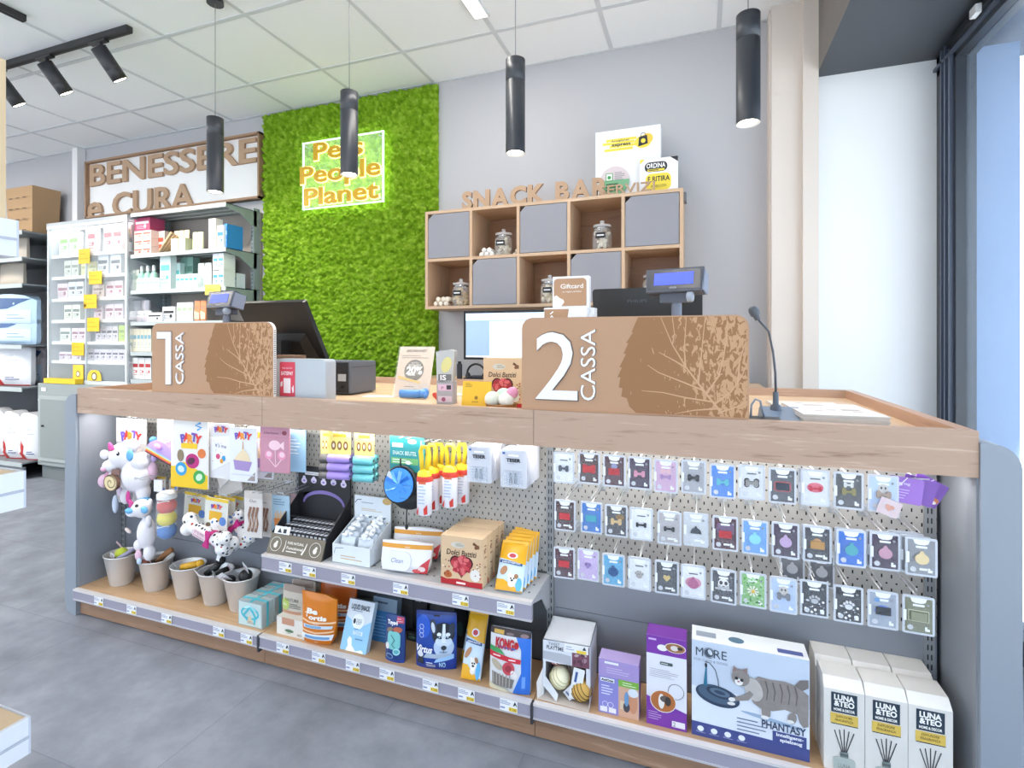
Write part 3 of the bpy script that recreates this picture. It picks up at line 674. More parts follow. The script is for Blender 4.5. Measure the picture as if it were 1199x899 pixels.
# flyer stand
def face_thing(name, cat, label, Y, ul, ur, ut, vt, Z, d=.006, mat=None, rz=0, group=None, lean=None):
    loc, w, h, ln = stand(Y, ul, ur, ut, vt, Z)
    if lean is not None: ln = lean
    t = thing(name, label, cat, loc, rz, group, rx=-ln); return t, w, h
t, w, h = face_thing('flyer_stand', 'flyer stand', 'pale leaflet in a clear stand with a dark round 20 percent badge', 1.85, 460, 501, 469, 406, .925)
b = MB(); b.box(-w/2, 0, 0, w/2, .004, h, C('#dcc8b4', .6)); b.text('ARCAPLANET', 0, h*.92, .011, C('#5d4b3c'), w=w*.6, bold=.03); b.lines(-w*.42, h*.76, w*.42, h*.84, 2, C('#a39484'), 1, .5)
b.ell(0, h*.53, w*.28, w*.28, C('#6e6557'), 1, n=32); b.text('SCONTO', 0, h*.62, .012, C('#efe9de'), w=w*.35, bold=.03); b.text('20%', .002, h*.53, .03, C('#f7f3ea'), w=w*.46, bold=.05); b.text('EXTRA', 0, h*.68, .007, C('#efe9de'), w=w*.2); b.lines(-w*.16, h*.42, w*.16, h*.46, 1, C('#efe9de'), 2, .6)
b.poly([(-w*.44, h*.37), (w*.22, h*.27), (w*.24, h*.31), (-w*.42, h*.42)], C('#e0bd63'), 3); b.lines(-w*.22, h*.2, w*.2, h*.22, 1, C('#6e6557'), 1, .6); b.build('leaflet', t)
b = MB(); b.box(-w/2-.004, -.004, 0, w/2+.004, -.002, h*1.01, clear('#ffffff', .08, .05)); b.box(-w/2-.004, -.03, 0, w/2+.004, .05, .003, clear('#ffffff', .2, .05)); b.build('acrylic_holder', t)
# stickered silver gadget stand
t, w, h = face_thing('sachet_display', 'display', 'tall silver and grey counter display with a pale yellow picture beside the yellow leaflet', 1.70, 512, 530, 514, 409, .925, rz=.15)
b = MB(); b.box(-w/2, 0, 0, w/2, .05, h*.42, C('#a8a6ad', .4)); b.prism([(-w*.5, h*.4), (w*.45, h*.4), (w*.6, h*.97), (w*.3, h), (-w*.55, h*.96)], .0, .03, C('#b9bab8', .35, bump=.4, bs=40)); b.ell(.006, h*.72, w*.3, h*.15, C('#d6cf8a'), 2, rot=-20); b.rect(-w*.4, h*.43, w*.4, h*.55, C('#6d6c70'), 2); b.text('IS', -.006, h*.49, .018, C('#f2f2f2'), w=.022, bold=.02, l=3)
b.rect(-w*.42, h*.25, w*.42, h*.36, C('#dcb8cf'), 1); b.rect(w*.1, h*.27, w*.38, h*.35, C('#33323a'), 2); b.text('IP', -w*.15, h*.3, .01, C('#6a3d5a'), l=2); b.rect(-w*.42, h*.04, w*.42, h*.15, C('#d7c3d0'), 1); b.ell(-.005, h*.09, .008, .008, C('#9c5577'), 2); b.build('stand', t, bevel=.002)
# blue waste bag roll
t = thing('waste_bag_roll', 'light blue roll of bags lying on the worktop before the leaflet stand', 'bag roll', tuple(gr(484, 467, .925)), .12)
b = MB(); bl = C('#5a92d8', .4); b.tube([(-.055, 0, .02), (.03, 0, .02)], .017, bl, 14); b.build('roll', t)
b = MB(); b.ball((.04, 0, .022), .018, bl, (1.2, 1, 1), 8, 6); b.ball((.05, .004, .026), .015, bl, (1, .6, 1.2), 7, 5); b.ball((.052, -.008, .016), .013, bl, (1, .6, 1), 7, 5); b.build('crumpled_end', t)
# yellow round toy and small red item, papers
b = MB(); b.lathe([(0, 0), (.03, .002), (.042, .02), (.045, .045), (.035, .062), (0, .068)], C('#e9d765', .7)); tag(place(b.build('yellow_ball'), gr(510, 466, .925)+Vector((0, .1, 0))), 'pale yellow round toy behind the blue roll of bags', 'ball')
b = MB(); b.prism(heart(0, .016, .034, .03), 0, .012, C('#cf4a3c', .5)); tag(place(b.build('red_heart_toy'), gr(511, 469, .925), .1), 'tiny red heart toy lying beside the silver counter display', 'toy')
for i, (p, s_, rz, hx, lb) in enumerate(((gr(445, 464, .9255), (.13, .06), .2, '#f1f1f1', 'white slip of paper lying on the worktop right of the printer'), (gr(432, 452, .9255), (.1, .05), .1, '#efe08b', 'pale yellow slip lying on the worktop behind the printer'), (gr(540, 462, .9255), (.12, .06), -.2, '#efeae0', 'white paper lying on the worktop behind the yellow leaflet'))):
    b = MB(); b.box(-s_[0]/2, -s_[1]/2, 0, s_[0]/2, s_[1]/2, .0012, C(hx, .7)); tag(place(b.build('paper_slip'), p, rz), lb, 'paper')
b = MB(); b.prism(rrect(-.09, 0, .09, .008, .003), 0, .012, TOPM); tag(place(b.build('wooden_pen_tray', bevel=.001), (ax(485, 1.50), 1.50, .926)), 'thin wooden strip lying on the worktop behind the front rim', 'strip')
# yellow leaflet
t, w, h = face_thing('yellow_leaflet', 'leaflet', 'bright yellow leaflet propped on the counter rim left of the egg basket', 1.53, 540, 573, 543, 446, .925, rz=.05)
b = MB(); b.box(-w/2, 0, 0, w/2, .003, h, C('#e6b31f', .5)); b.lines(-w*.4, h*.8, -w*.15, h*.95, 3, C('#8a6a10'), 1, .35); b.ell(0, h*.48, .006, .006, C('#8a6a10'), 1); b.lines(-w*.15, h*.32, w*.2, h*.38, 1, C('#a07c14'), 1, .4); b.rect(-w*.04, h*.03, w*.06, h*.06, C('#8a6a10'), 1); b.build('sheet', t)
MB().hull8([(-w/2, .0, 0), (w/2, .0, 0), (w/2, .05, 0), (-w/2, .05, 0), (-w/2, .003, .03), (w/2, .003, .03), (w/2, .012, .03), (-w/2, .012, .03)], C('#c99a1c', .6)).build('folded_foot', t)
# ---------------------------------------------------------------- heart biscuit boxes (one on the counter, four on the shelf)
BOXC = C('#dfc3a0', .6, var=.04, vs=60); REDP = C('#b3202c', .45)
def heart_box(w, h, d, label, group=None, cut=1):
    t = thing('biscuit_box', label, 'biscuit box', (0, 0, 0), 0, group); rd = random.Random(5)
    b = MB(); b.box(-w/2, 0, 0, w/2, d, h, BOXC, front=C('#d9b994', .6))
    b.ell(-.012, h*.83, w*.17, h*.06, C('#cfc9bd'), 1); b.lines(-w*.14, h*.8, w*.08, h*.87, 3, C('#a9a08c'), 2, .5)
    b.stroke([(w*.28, h*.9), (w*.36, h*.86), (w*.42, h*.8)], .009, C('#6b4127'), 1, .004); b.ell(w*.37, h*.83, .009, .006, C('#7d4f30'), 2, 30)
    b.text('Dolci Battiti', 0, h*.675, .017, C('#3c2418'), w=w*.72, shear=.15, bold=.01)
    b.poly(heart(0, h*.38, w*.56, h*.46), C('#3a1013'), 1); b.poly(heart(0, h*.38, w*.5, h*.41), C('#a32c38'), 2)
    for k in range(48):
        a = rd.uniform(0, 6.28); q = rd.random()**.5*w*.2; x, z = q*math.cos(a), h*.42+q*math.sin(a)*.85
        b.ell(x, z, .010, .006, C(rd.choice(['#c9434c', '#a82c38', '#d96a6c']), .5), 3, rd.uniform(0, 180), 8)
    b.poly([(-w/2, 0), (w/2, 0), (w/2, h*.115), (w*.2, h*.105), (-w*.1, h*.135), (-w*.35, h*.105), (-w/2, h*.14)], REDP, 1); b.rect(-w*.12, h*.035, w*.1, h*.075, C('#f0dcd8'), 2)
    b.ell(-w*.33, h*.2, .014, .01, C('#b5622f'), 1); b.ell(w*.33, h*.25, .017, .019, C('#e9e4dc'), 1)
    for k in range(22): b.ell(rd.choice((-1, 1))*rd.uniform(w*.26, w*.45), rd.uniform(h*.14, h*.52), .0025, .0025, C(rd.choice(['#5a3018', '#b3202c', '#f3ead8', '#8c5a3a']), .6), 2, n=6)
    b.build('carton', t)
    b = MB()
    for k in range(10): b.add([(w/2+.0004, rd.uniform(.005, d-.008)+dy, zz+dz) for zz in (rd.uniform(.02, h-.02),) for dy, dz in ((0, 0), (.004, 0), (.004, .005), (0, .005))], [(0, 1, 2, 3)], C('#8c5a3a'))
    b.build('side_print', t)
    return t
loc, w, h, ln = stand(1.66, 566, 611, 567, 419, .925)
place(heart_box(w, h, .045, 'beige biscuit box with a red heart standing on the worktop behind the egg basket'), loc)
# basket of pale eggs
p = gr(595, 481, .925)
t = thing('wicker_basket', 'small brown wicker basket of pale balls beside the till 2 sign', 'basket', (p.x+.004, 1.54, .925))
b = MB(); wk = C('#a8713c', .8, bump=.8, bs=250); b.lathe([(.034, 0), (.044, .006), (.05, .03), (.053, .032), (.05, .034), (.045, .03), (.04, .01), (0, .008)], wk, seg=28); b.build('weave', t)
for i, (x, y, z, hx, lb) in enumerate(((-.024, -.014, .048, '#dfe0cf', 'off white felt ball at the front left of the wicker basket'), (.022, -.014, .048, '#e9e6da', 'off white felt ball at the front right of the wicker basket'), (0, .02, .056, '#bfe0c6', 'mint green felt ball at the back of the wicker basket'), (.03, .018, .064, '#a9dcb4', 'green felt ball leaning on the sign edge'), (.04, -.008, .07, '#e39bb8', 'pink felt ball on top at the sign edge'))):
    tag(place(MB().ball((0, 0, 0), .026 if i < 3 else .019, C(hx, .9, bump=.4, bs=200), (1, 1, .95), 18, 12).build('felt_ball'), (p.x+.004+x, 1.54+y, .925+z)), lb, 'ball', None)
# gift card holder
t = thing('gift_card_holder', 'white card holder filled with brown gift cards behind the till 2 sign', 'card holder', ((ax(638, 1.56)+ax(694, 1.56))/2, 1.56, ZT-.032))
zt = at(665, 322, 1.56).z-t.location.z; wz = zt-at(640, 357, 1.56).z+t.location.z
b = MB(); wh = C('#eceaea', .5); b.box(-.055, .03, 0, .075, .075, zt-.1, wh); b.box(-.075, -.01, 0, .06, .03, zt-.10, wh); b.box(-.058, .03, zt-.1, .058, .06, zt, wh); b.box(.06, .0, 0, .075, .03, zt-.12, wh); b.build('holder', t, bevel=.002)
b = MB(); br = C('#b08765', .6); b.M = Matrix.Translation((0, .029, zt-.093)); b.poly(rrect(-.054, 0, .05, .086, .012, 5, (0, 0, 1, 1)), br, 1); b.text('Giftcard', .004, .062, .014, C('#f3efea'), w=.072, bold=.01); b.text('un regalo perfetto', .004, .045, .005, C('#f3efea'), w=.06)
b.poly([(-.054, 0), (-.03, 0), (-.02, .012), (-.024, .02), (-.036, .026), (-.045, .034), (-.054, .03)], C('#efebe6'), 2); b.build('gift_card', t)
b = MB(); b.M = Matrix.Translation((0, -.0105, zt-.2)); b.poly([(-.074, .0), (-.02, .0), (-.012, .04), (.0, .07), (.004, .095), (-.074, .095)], br, 1); b.stroke([(-.06, .06), (-.05, .075), (-.04, .06)], .005, C('#efebe6'), 2); b.stroke([(-.055, .08), (-.045, .088)], .004, C('#efebe6'), 2); b.build('gift_card', t)
# microphone on its base
p = gr(907, 486, .925)
t = thing('desk_microphone', 'gooseneck microphone rising from a blue grey desk unit right of the till 2 sign', 'microphone', (.215, 1.64, .925))
b = MB(); ub = C('#74859c', .4); b.hull8([(-.05, -.09, 0), (.065, -.09, 0), (.065, .07, 0), (-.05, .07, 0), (-.045, -.085, .014), (.06, -.085, .014), (.06, .065, .04), (-.045, .065, .04)], ub); b.build('base', t, bevel=.004)
hd = at(884, 367, 1.66)-Vector(t.location)
b = MB(); b.lathe([(.016, .03), (.014, .045), (.008, .05), (.0075, .085)], C('#5b6470', .4), c=(-.005, .03, 0), seg=14); b.build('socket', t)
b = MB(); b.tube([(-.005, .03, .08), (-.006, .03, .14), (-.012, .03, .2), (-.024, .025, .26), (hd.x+.006, .02, hd.z-.015)], .0035, C('#4b525c', .35), 8, .0028); b.build('gooseneck', t)
b = MB(); b.M = Matrix.Translation((hd.x, .018, hd.z)) @ Matrix.Rotation(R(-22), 4, 'Y'); b.lathe([(0, -.022), (.007, -.02), (.009, -.008), (.013, -.004), (.0145, .008), (.012, .018), (.006, .022), (0, .022)], C('#565b62', .5, bump=.4, bs=500), seg=16); b.build('microphone_head', t)
t = thing('payment_terminal', 'black flat card reader with a coiled cable beside the microphone', 'card reader', (ax(895, 1.50), 1.50, .925))
b = MB(); b.hull8([(-.045, -.012, 0), (.045, -.012, 0), (.045, .05, 0), (-.045, .05, 0), (-.043, -.01, .022), (.043, -.01, .022), (.043, .048, .03), (-.043, .048, .03)], C('#33373d', .35)); b.build('casing', t, bevel=.004)
b = MB(); b.tube([(-.03, .03, .03), (-.028, .035, .06), (-.018, .04, .075), (-.006, .04, .07), (0, .045, .045), (.004, .05, .03)], .0028, C('#8d98a8', .4)); b.build('cable', t)
for i, (dx, hx) in enumerate(((.058, '#dfe3ea'), (.07, '#c6ccd6'))):
    tag(place(MB().lathe([(.007, 0), (.007, .012), (.003, .016), (.003, .02)], C(hx, .3), seg=12).build('small_bottle_cap'), (ax(895, 1.50)+dx, 1.49+.012*i, .925)), 'tiny %s cap standing beside the black card reader' % ('white' if i == 0 else 'pale grey'), 'cap')
# magazines
def magazine(cx, cy, rz, n, label, hx, w=.2, l=.28):
    for k in range(n):
        t = thing('magazine', label[0] if k == n-1 else label[1], 'magazine', (cx+((k*7) % 3-1)*.002, cy+((k*5) % 3-1)*.002, .9252+k*.0042), rz, 'magazines in the worktop tray')
        b = MB(); b.box(-w/2, -l/2, 0, w/2, l/2, .004, C('#c9c2ba', .6), top=C(hx, .35)); b.build('pages', t)
        if k == n-1:
            b = MB(); rd = random.Random(n)
            for q in range(7):
                x, y, s_ = rd.uniform(-w*.35, w*.25), rd.uniform(-l*.35, l*.3), rd.uniform(.01, .035)
                b.add([(x, y, .0043), (x+s_*1.6, y, .0043), (x+s_*1.6, y+s_, .0043), (x, y+s_, .0043)], [(0, 1, 2, 3)], C(rd.choice(['#b9a8a0', '#a7adba', '#dcdde0', '#c7b9ae'])))
            b.build('cover_print', t)
magazine(.352, 1.70, .06, 9, ('white magazine topmost of the front stack in the worktop tray', 'magazine lower down in the front stack of the worktop tray'), '#d9dade', .2, .27)
magazine(.352, 2.06, 0.03, 2, ('cream leaflet on top of the rear pair in the worktop tray', 'leaflet under the cream one at the back of the worktop tray'), '#e2d8cc', .22, .2)
# desk at the wall with the second screen
b = MB(); b.box(-1.62, 2.62, .0, .3, 3.02, .93, C('#8a8178', .6), top=TOPM); tag(b.build('back_desk', org=(-.66, 2.8, 0)), 'low back desk against the wall under the cube shelf', 'desk')
x0, x1 = ax(543, 2.75), ax(645, 2.75)
t = thing('computer_monitor', 'computer monitor showing a grey and white page on the desk under the cube shelf', 'monitor', ((x0+x1)/2, 2.75, .931)); w = x1-x0; z0, z1 = at(560, 421, 2.75).z-.931, at(560, 364, 2.75).z-.931
b = MB(); b.box(-w/2, 0, z0, w/2, .03, z1, C('#16181c', .4)); b.build('casing', t, bevel=.003)
b = MB(); b.L = .001; e1 = emit('#8fa9c6', .75); b.rect(-w/2+.014, z0+.014, w/2-.014, z1-.014, e1, 1); b.rect(-w/2+.014, z1-.055, w/2-.014, z1-.014, emit('#c6dcf2', .85), 2); b.rect(-w/2+w*.31, z0+.022, w/2-.014, z1-.06, emit('#dfeaf6', .9), 2); b.lines(-w*.1, z0+.04, w*.2, z1-.1, 9, emit('#b3bccb', .6), 3, .08); b.rect(-w/2+.016, z0+.014, w/2-.014, z0+.022, emit('#e8eef5', .8), 3); b.build('screen', t)
b = MB(); b.box(-.03, .01, 0, .03, .03, z0+.02, C('#16181c', .4)); b.box(-.1, -.05, 0, .1, .1, .008, C('#16181c', .4)); b.build('stand', t)
b = MB(); b.box(-.2, -.06, 0, .2, .07, .022, C('#1f2125', .5))
for i in range(5):
    for j in range(15): b.box(-.19+j*.0255, -.052+i*.0235, .022, -.169+j*.0255, -.034+i*.0235, .028, C('#2e3136', .5))
tag(place(b.build('keyboard'), (-1.02, 2.66, .931), .03), 'black keyboard lying in front of the computer monitor', 'keyboard')
t = thing('headset', 'black headset lying at the foot of the computer monitor', 'headset', (ax(551, 2.5), 2.50, .958))
b = MB(); b.tube([(.055*math.cos(R(a)), 0, .04+.055*math.sin(R(a))) for a in range(-20, 201, 20)], .006, BLACK); b.build('headband', t)
for s_ in (-1, 1): MB().ball((s_*.05, 0, .022), .026, BLACK, (.5, 1, 1)).build('ear_cup', t)
t.location = (ax(551, 2.63)+.02, 2.66, .931)
b = MB(); b.box(-.012, 0, 0, .012, .02, .09, C('#30333a', .5)).box(-.008, .005, .09, .008, .015, .105, BLACK); tag(place(b.build('black_adapter'), (ax(541, 2.70)-.03, 2.72, .931)), 'small black adapter standing left of the computer monitor', 'adapter')

# ================================================================ ceiling lamps
def pendant(x, label):
    t = thing('pendant_lamp', label, 'pendant lamp', (x, 1.99, 1.918), 0, None); k = C('#2c2f36', .38, spec=.6)
    MB().lathe([(.0395, 0), (.0395, .29), (.038, .291), (.038, .294), (.0395, .295), (.0395, .38), (.0, .381)], k, seg=36, cap=False).build('cylinder', t)
    MB().lathe([(.0, .012), (.026, .011), (.030, .004)], emit('#fff4e0', 14), seg=24).build('led_lens', t)
    MB().lathe([(.030, .004), (.037, .001), (.0395, .0)], C('#e8e8e8', .3), seg=28, cap=False).build('reflector', t)
    MB().tube([(0, 0, .38), (0, 0, ZC-1.918-.02)], .0016, C('#77797d', .5), 6).build('cord', t)
    MB().lathe([(.04, 0), (.04, .018), (0, .019)], k, c=(0, 0, ZC-1.918-.024), seg=24).build('canopy', t)
    L = bpy.data.lights.new('pendant_light', 'SPOT'); L.energy = 26; L.spot_size = R(100); L.spot_blend = .8; L.shadow_soft_size = .035; L.color = (1, .93, .84)
    o = bpy.data.objects.new('pendant_light', L); COL.objects.link(o); o.parent = t; o.location = (0, 0, -.012)
for u, nm in ((252, 'black cylinder pendant lamp in front of the wellness wall lettering'), (409, 'black cylinder pendant lamp in front of the lit acrylic sign'), (603.5, 'black cylinder pendant lamp in front of the white wall above the cube shelf'), (876, 'black cylinder pendant lamp nearest the window pilaster')):
    pendant(ax(u, 1.99), nm)
def track(name, label, p0, p1):
    p0, p1 = Vector(p0), Vector(p1); c_ = (p0+p1)/2; t = thing(name, label, 'track', c_)
    d = (p1-p0).normalized(); s_ = Vector((-d.y, d.x, 0))*.017; b = MB()
    P = [p0-s_, p1-s_, p1+s_, p0+s_]; zz = ZC-.036
    b.hull8([(p.x, p.y, zz) for p in P]+[(p.x, p.y, ZC-.002) for p in P], C('#2b2a2c', .45)); b.build('rail', t, org=c_)
    b = MB(); P = [p0-s_*.35, p1-s_*.35, p1+s_*.35, p0+s_*.35]; b.hull8([(p.x, p.y, zz-.001) for p in P]+[(p.x, p.y, zz+.002) for p in P], C('#0f0f10', .6)); b.build('slot', t, org=c_); return t
track('ceiling_track', 'black lighting track running along the ceiling with spotlights at the left', (-5.2, 1.994, ZC-.002), (-2.98, 1.994, ZC-.002))
track('ceiling_track', 'short black lighting track at the top left corner of the view', (-3.42, .3, ZC-.002), (-3.42, 1.74, ZC-.002))
def spot(x, y, label, dxr=.13):
    t = thing('track_spotlight', label, 'spotlight', (x, y, ZC-.038)); k = C('#2f2f33', .4)
    b = MB(); b.box(-.09, -.014, -.012, .05, .014, .0, k); b.build('adapter', t)
    b = MB(); b.tube([(0, 0, -.01), (0, 0, -.045)], .01, k, 10); b.build('knuckle', t)
    Mx = Matrix.Translation((0, 0, -.06)) @ Matrix.Rotation(R(-12), 4, 'Y') @ Matrix.Rotation(R(34), 4, 'X')
    b = MB(); b.M = Mx; b.lathe([(0, .02), (.041, .02), (.041, -.1), (.0405, -.101), (.041, -.102), (.041, -.16), (.036, -.158)], k, seg=28, cap=False); b.build('cylinder', t)
    b = MB(); b.M = Mx; b.lathe([(.036, -.157), (.0, -.15)], emit('#fff3dc', 10), seg=20); b.build('led_lens', t)
    L = bpy.data.lights.new('track_light', 'SPOT'); L.energy = 45; L.spot_size = R(75); L.spot_blend = .7; L.shadow_soft_size = .035; L.color = (1, .93, .84)
    o = bpy.data.objects.new('track_light', L); COL.objects.link(o); o.parent = t; q = Mx @ Vector((0, 0, -.17)); o.location = q; o.rotation_euler = Mx.to_euler()
pA = at(118, 55, 1.994); pB = at(55, 73, 1.994)
spot(pA.x, 1.994, 'black cylinder spotlight nearest the end of the long ceiling track'); spot(pB.x, 1.994, 'black cylinder spotlight second from the end of the long ceiling track')
spot(ax(2, 1.994)-.02, 1.994, 'black spotlight half out of view at the far left of the track')
# recessed linear ceiling lights: one shows at the top, the others light the rest of the shop
def linear(x, y0, y1, label, power, seen=False):
    t = thing('ceiling_light', label, 'ceiling light', (x, (y0+y1)/2, ZC-.004), 0, None if seen else 'linear ceiling lights over the shop floor')
    l = (y1-y0)/2
    MB().box(-.045, -l, -.012, .045, l, .002, C('#e3e5e6', .4)).build('frame', t)
    MB().box(-.036, -l+.01, -.0135, .036, l-.01, -.012, emit('#ffffff', 1.2)).build('diffuser', t)
    L = bpy.data.lights.new('ceiling_area', 'AREA'); L.shape = 'RECTANGLE'; L.size = .08; L.size_y = y1-y0-.02; L.energy = power; L.color = (1, .96, .91)
    o = bpy.data.objects.new('ceiling_area', L); COL.objects.link(o); o.parent = t; o.location = (0, 0, -.02)
linear(-1.10, 1.1, 2.58, 'white linear ceiling light at the top edge of the view', 14, True)
# ================================================================ hooks and identity tag cards in the third bay
HK = C('#c7c9cb', .3, metal=.6)
def hook(x, z, y1=YF+.012, label='', group=None, w=.05, proto={}):
    """wire hook: two rods from the panel to a front cross bar"""
    b = MB(); dy = YP-y1
    b.tube([(0, dy, 0), (0, 0, 0)], .0019, HK, 6); b.tube([(0, dy, .014), (0, .004, .014), (0, 0, .012)], .0014, HK, 6)
    b.tube([(-w/2, 0, .0), (w/2, 0, .0)], .0016, HK, 6); b.box(-.012, dy-.003, -.008, .012, dy-.0005, .022, HK)
    o = b.build('display_hook'); place(o, (x, y1, z)); return tag(o, label, 'hook', group)
CLR = clear('#f3f5f8', .05, .2); WB = C('#ccd0d8', .35); SIL = C('#c9cbd0', .3, metal=.7)
def motif(b, kind, hx, cx=0, cz=0, s=1, m=None):
    m = m or C(hx, .35); t = .0022
    def P(pts): b.prism(pts, -t, 0, m)
    if kind == 'bone': P(bone(cx, cz, .03*s, .018*s))
    elif kind == 'slimbone': P(bone(cx, cz, .028*s, .013*s))
    elif kind == 'plate': P([(cx-.015*s, cz-.009*s), (cx+.015*s, cz-.009*s), (cx+.015*s, cz+.009*s), (cx-.015*s, cz+.009*s)])
    elif kind == 'disc': P(arc(cx, cz-.002, .0135*s, .0125*s, 0, 350, 22)); b.prism(arc(cx, cz+.012*s, .004*s, .004*s, 0, 340, 12), -t, 0, m)
    elif kind == 'heart': P(heart(cx, cz, .018*s, .017*s))
    elif kind == 'bell': P([(cx-.014*s, cz-.008*s), (cx+.014*s, cz-.008*s)]+arc(cx, cz-.006*s, .013*s, .013*s, 0, 180, 10)); b.prism(arc(cx, cz+.008*s, .003*s, .004*s, 0, 340, 8), -t, 0, m)
    elif kind == 'paw':
        P(arc(cx, cz-.003, .008*s, .006*s, 0, 340, 14))
        for a, q in ((-.009, .004), (-.0035, .008), (.0035, .008), (.009, .004)): b.prism(arc(cx+a*s, cz+q*s, .0028*s, .0035*s, 0, 330, 8), -t, 0, m)
    elif kind == 'daisy':
        for k in range(9): b.prism([(cx+x, cz+z) for x, z in [(0, 0), (.012*math.cos(k*.7-.15), .012*math.sin(k*.7-.15)), (.014*math.cos(k*.7), .014*math.sin(k*.7)), (.012*math.cos(k*.7+.15), .012*math.sin(k*.7+.15))]], -t, 0, m)
        b.prism(arc(cx, cz, .004, .004, 0, 330, 10), -t-.001, 0, C('#e6b93a'))
CW, CH = .0615, .088
def tag_card(x, y, ztop, card, kind, mcol, label, group=None, rz=0, style=0, badge='#cfd1d6', extra=None, ry=0):
    t = thing('pet_tag_card', label, 'tag card', (x, y, ztop-CH), rz, group, ry=ry)
    b = MB(); b.prism(rrect(-CW/2, 0, CW/2, CH, .004, 3), 0, .0018, WB)
    cm = C(card, .4); b.L = .0006; b.rect(-CW/2+.0048, .005, CW/2-.0048, CH-.005, cm, 1)
    wt = C('#eef0f4', .4)
    b.poly([(-.016, CH-.004), (-.013, CH-.013), (-.006, CH-.016), (.006, CH-.016), (.013, CH-.013), (.016, CH-.004)], wt, 2)
    if card.lower() not in ('#e7e8ec', '#dcdde2', '#e3e6ea'): b.rect(-.011, CH-.0235, .011, CH-.0185, wt, 2)
    else: b.rect(-.011, CH-.0235, .011, CH-.0205, C('#55565c'), 2)
    b.ell(-.016, .015, .006, .006, C(badge, .35, metal=.3), 2); b.rect(.012, .01, .0165, .02, wt, 2); b.rect(.0165, .01, .021, .016, wt, 2)
    b.ell(.018, CH-.018, .003, .003, C('#8b8d94'), 2)
    if style == 1: b.rect(-.004, .014, .011, .019, wt, 2)
    if extra: extra(b)
    b.build('backing_card', t)
    b = MB(); b.M = Matrix.Translation((0, -.003, .043)); motif(b, kind, mcol) if not isinstance(kind, (list, tuple)) else [motif(b, k_, c_, x_, z_, s_) for k_, c_, x_, z_, s_ in kind]
    b.build('metal_tag', t)
    b = MB(); b.box(-.022, -.0075, .01, .022, -.0006, .066, CLR); b.box(-CW/2+.001, -.002, .001, CW/2-.001, 0-.0007, CH-.001, clear('#f3f5f8', .03, .2)); b.rect(-CW/2+.001, .03, -CW/2+.007, .055, wt, 6)
    b.build('blister', t)
    return t
DB, MA, DP, GD, BLU = '#4a2f2e', '#4d2430', '#3b2440', '#3e3f45', '#3a78c4'
def grass(b):
    rd = random.Random(2)
    for k in range(70): b.ell(rd.uniform(-.022, .022), rd.uniform(.008, .078), .003, .002, C(rd.choice(['#4e9440', '#7cc060', '#2f6b2c', '#a6d68a', '#c0dcb8']), .5), 2, rd.uniform(0, 180), 6)
def dots(b):
    rd = random.Random(5)
    for k in range(26): r = rd.uniform(.001, .0035); b.ell(rd.uniform(-.022, .022), rd.uniform(.008, .04), r, r, C(rd.choice(['#d9dbe2', '#f4f4f6', '#9fa3ad'])), 2, 0, 8)
def face(b): b.ell(0, .05, .013, .016, C('#ececee'), 2); b.ell(-.006, .054, .004, .005, C('#232327'), 3); b.ell(.006, .054, .004, .005, C('#232327'), 3); b.ell(0, .044, .0035, .003, C('#232327'), 3); b.rect(-.02, .036, .02, .04, C('#d8d8da'), 2)
def faceb(b): b.ell(0, .056, .011, .011, C('#c8c4c0'), 2); b.ell(-.004, .058, .002, .003, C('#333333'), 3); b.ell(.004, .058, .002, .003, C('#333333'), 3)
def ringr(b): b.L = .0006; b.poly(rrect(-.019, .03, .019, .055, .006), C('#b04a50'), 2)
def ringb(b): b.ell(0, .043, .017, .012, C('#5d7fd6'), 2); b.ell(-.012, .066, .006, .005, C('#6a96c9'), 2)
def rectl(b): b.rect(-.02, .03, .02, .056, C('#c9c9a8'), 2); b.rect(-.0185, .0315, .0185, .0545, C('#6a6b4e'), 3)
def shape2(kind, c, dz=.012, s=1): return lambda b: b.poly(bone(0, .043+dz, .026*s, .016*s) if kind == 'bone' else arc(0, .043+dz, .012*s, .012*s, 0, 350, 20), C(c), 2)
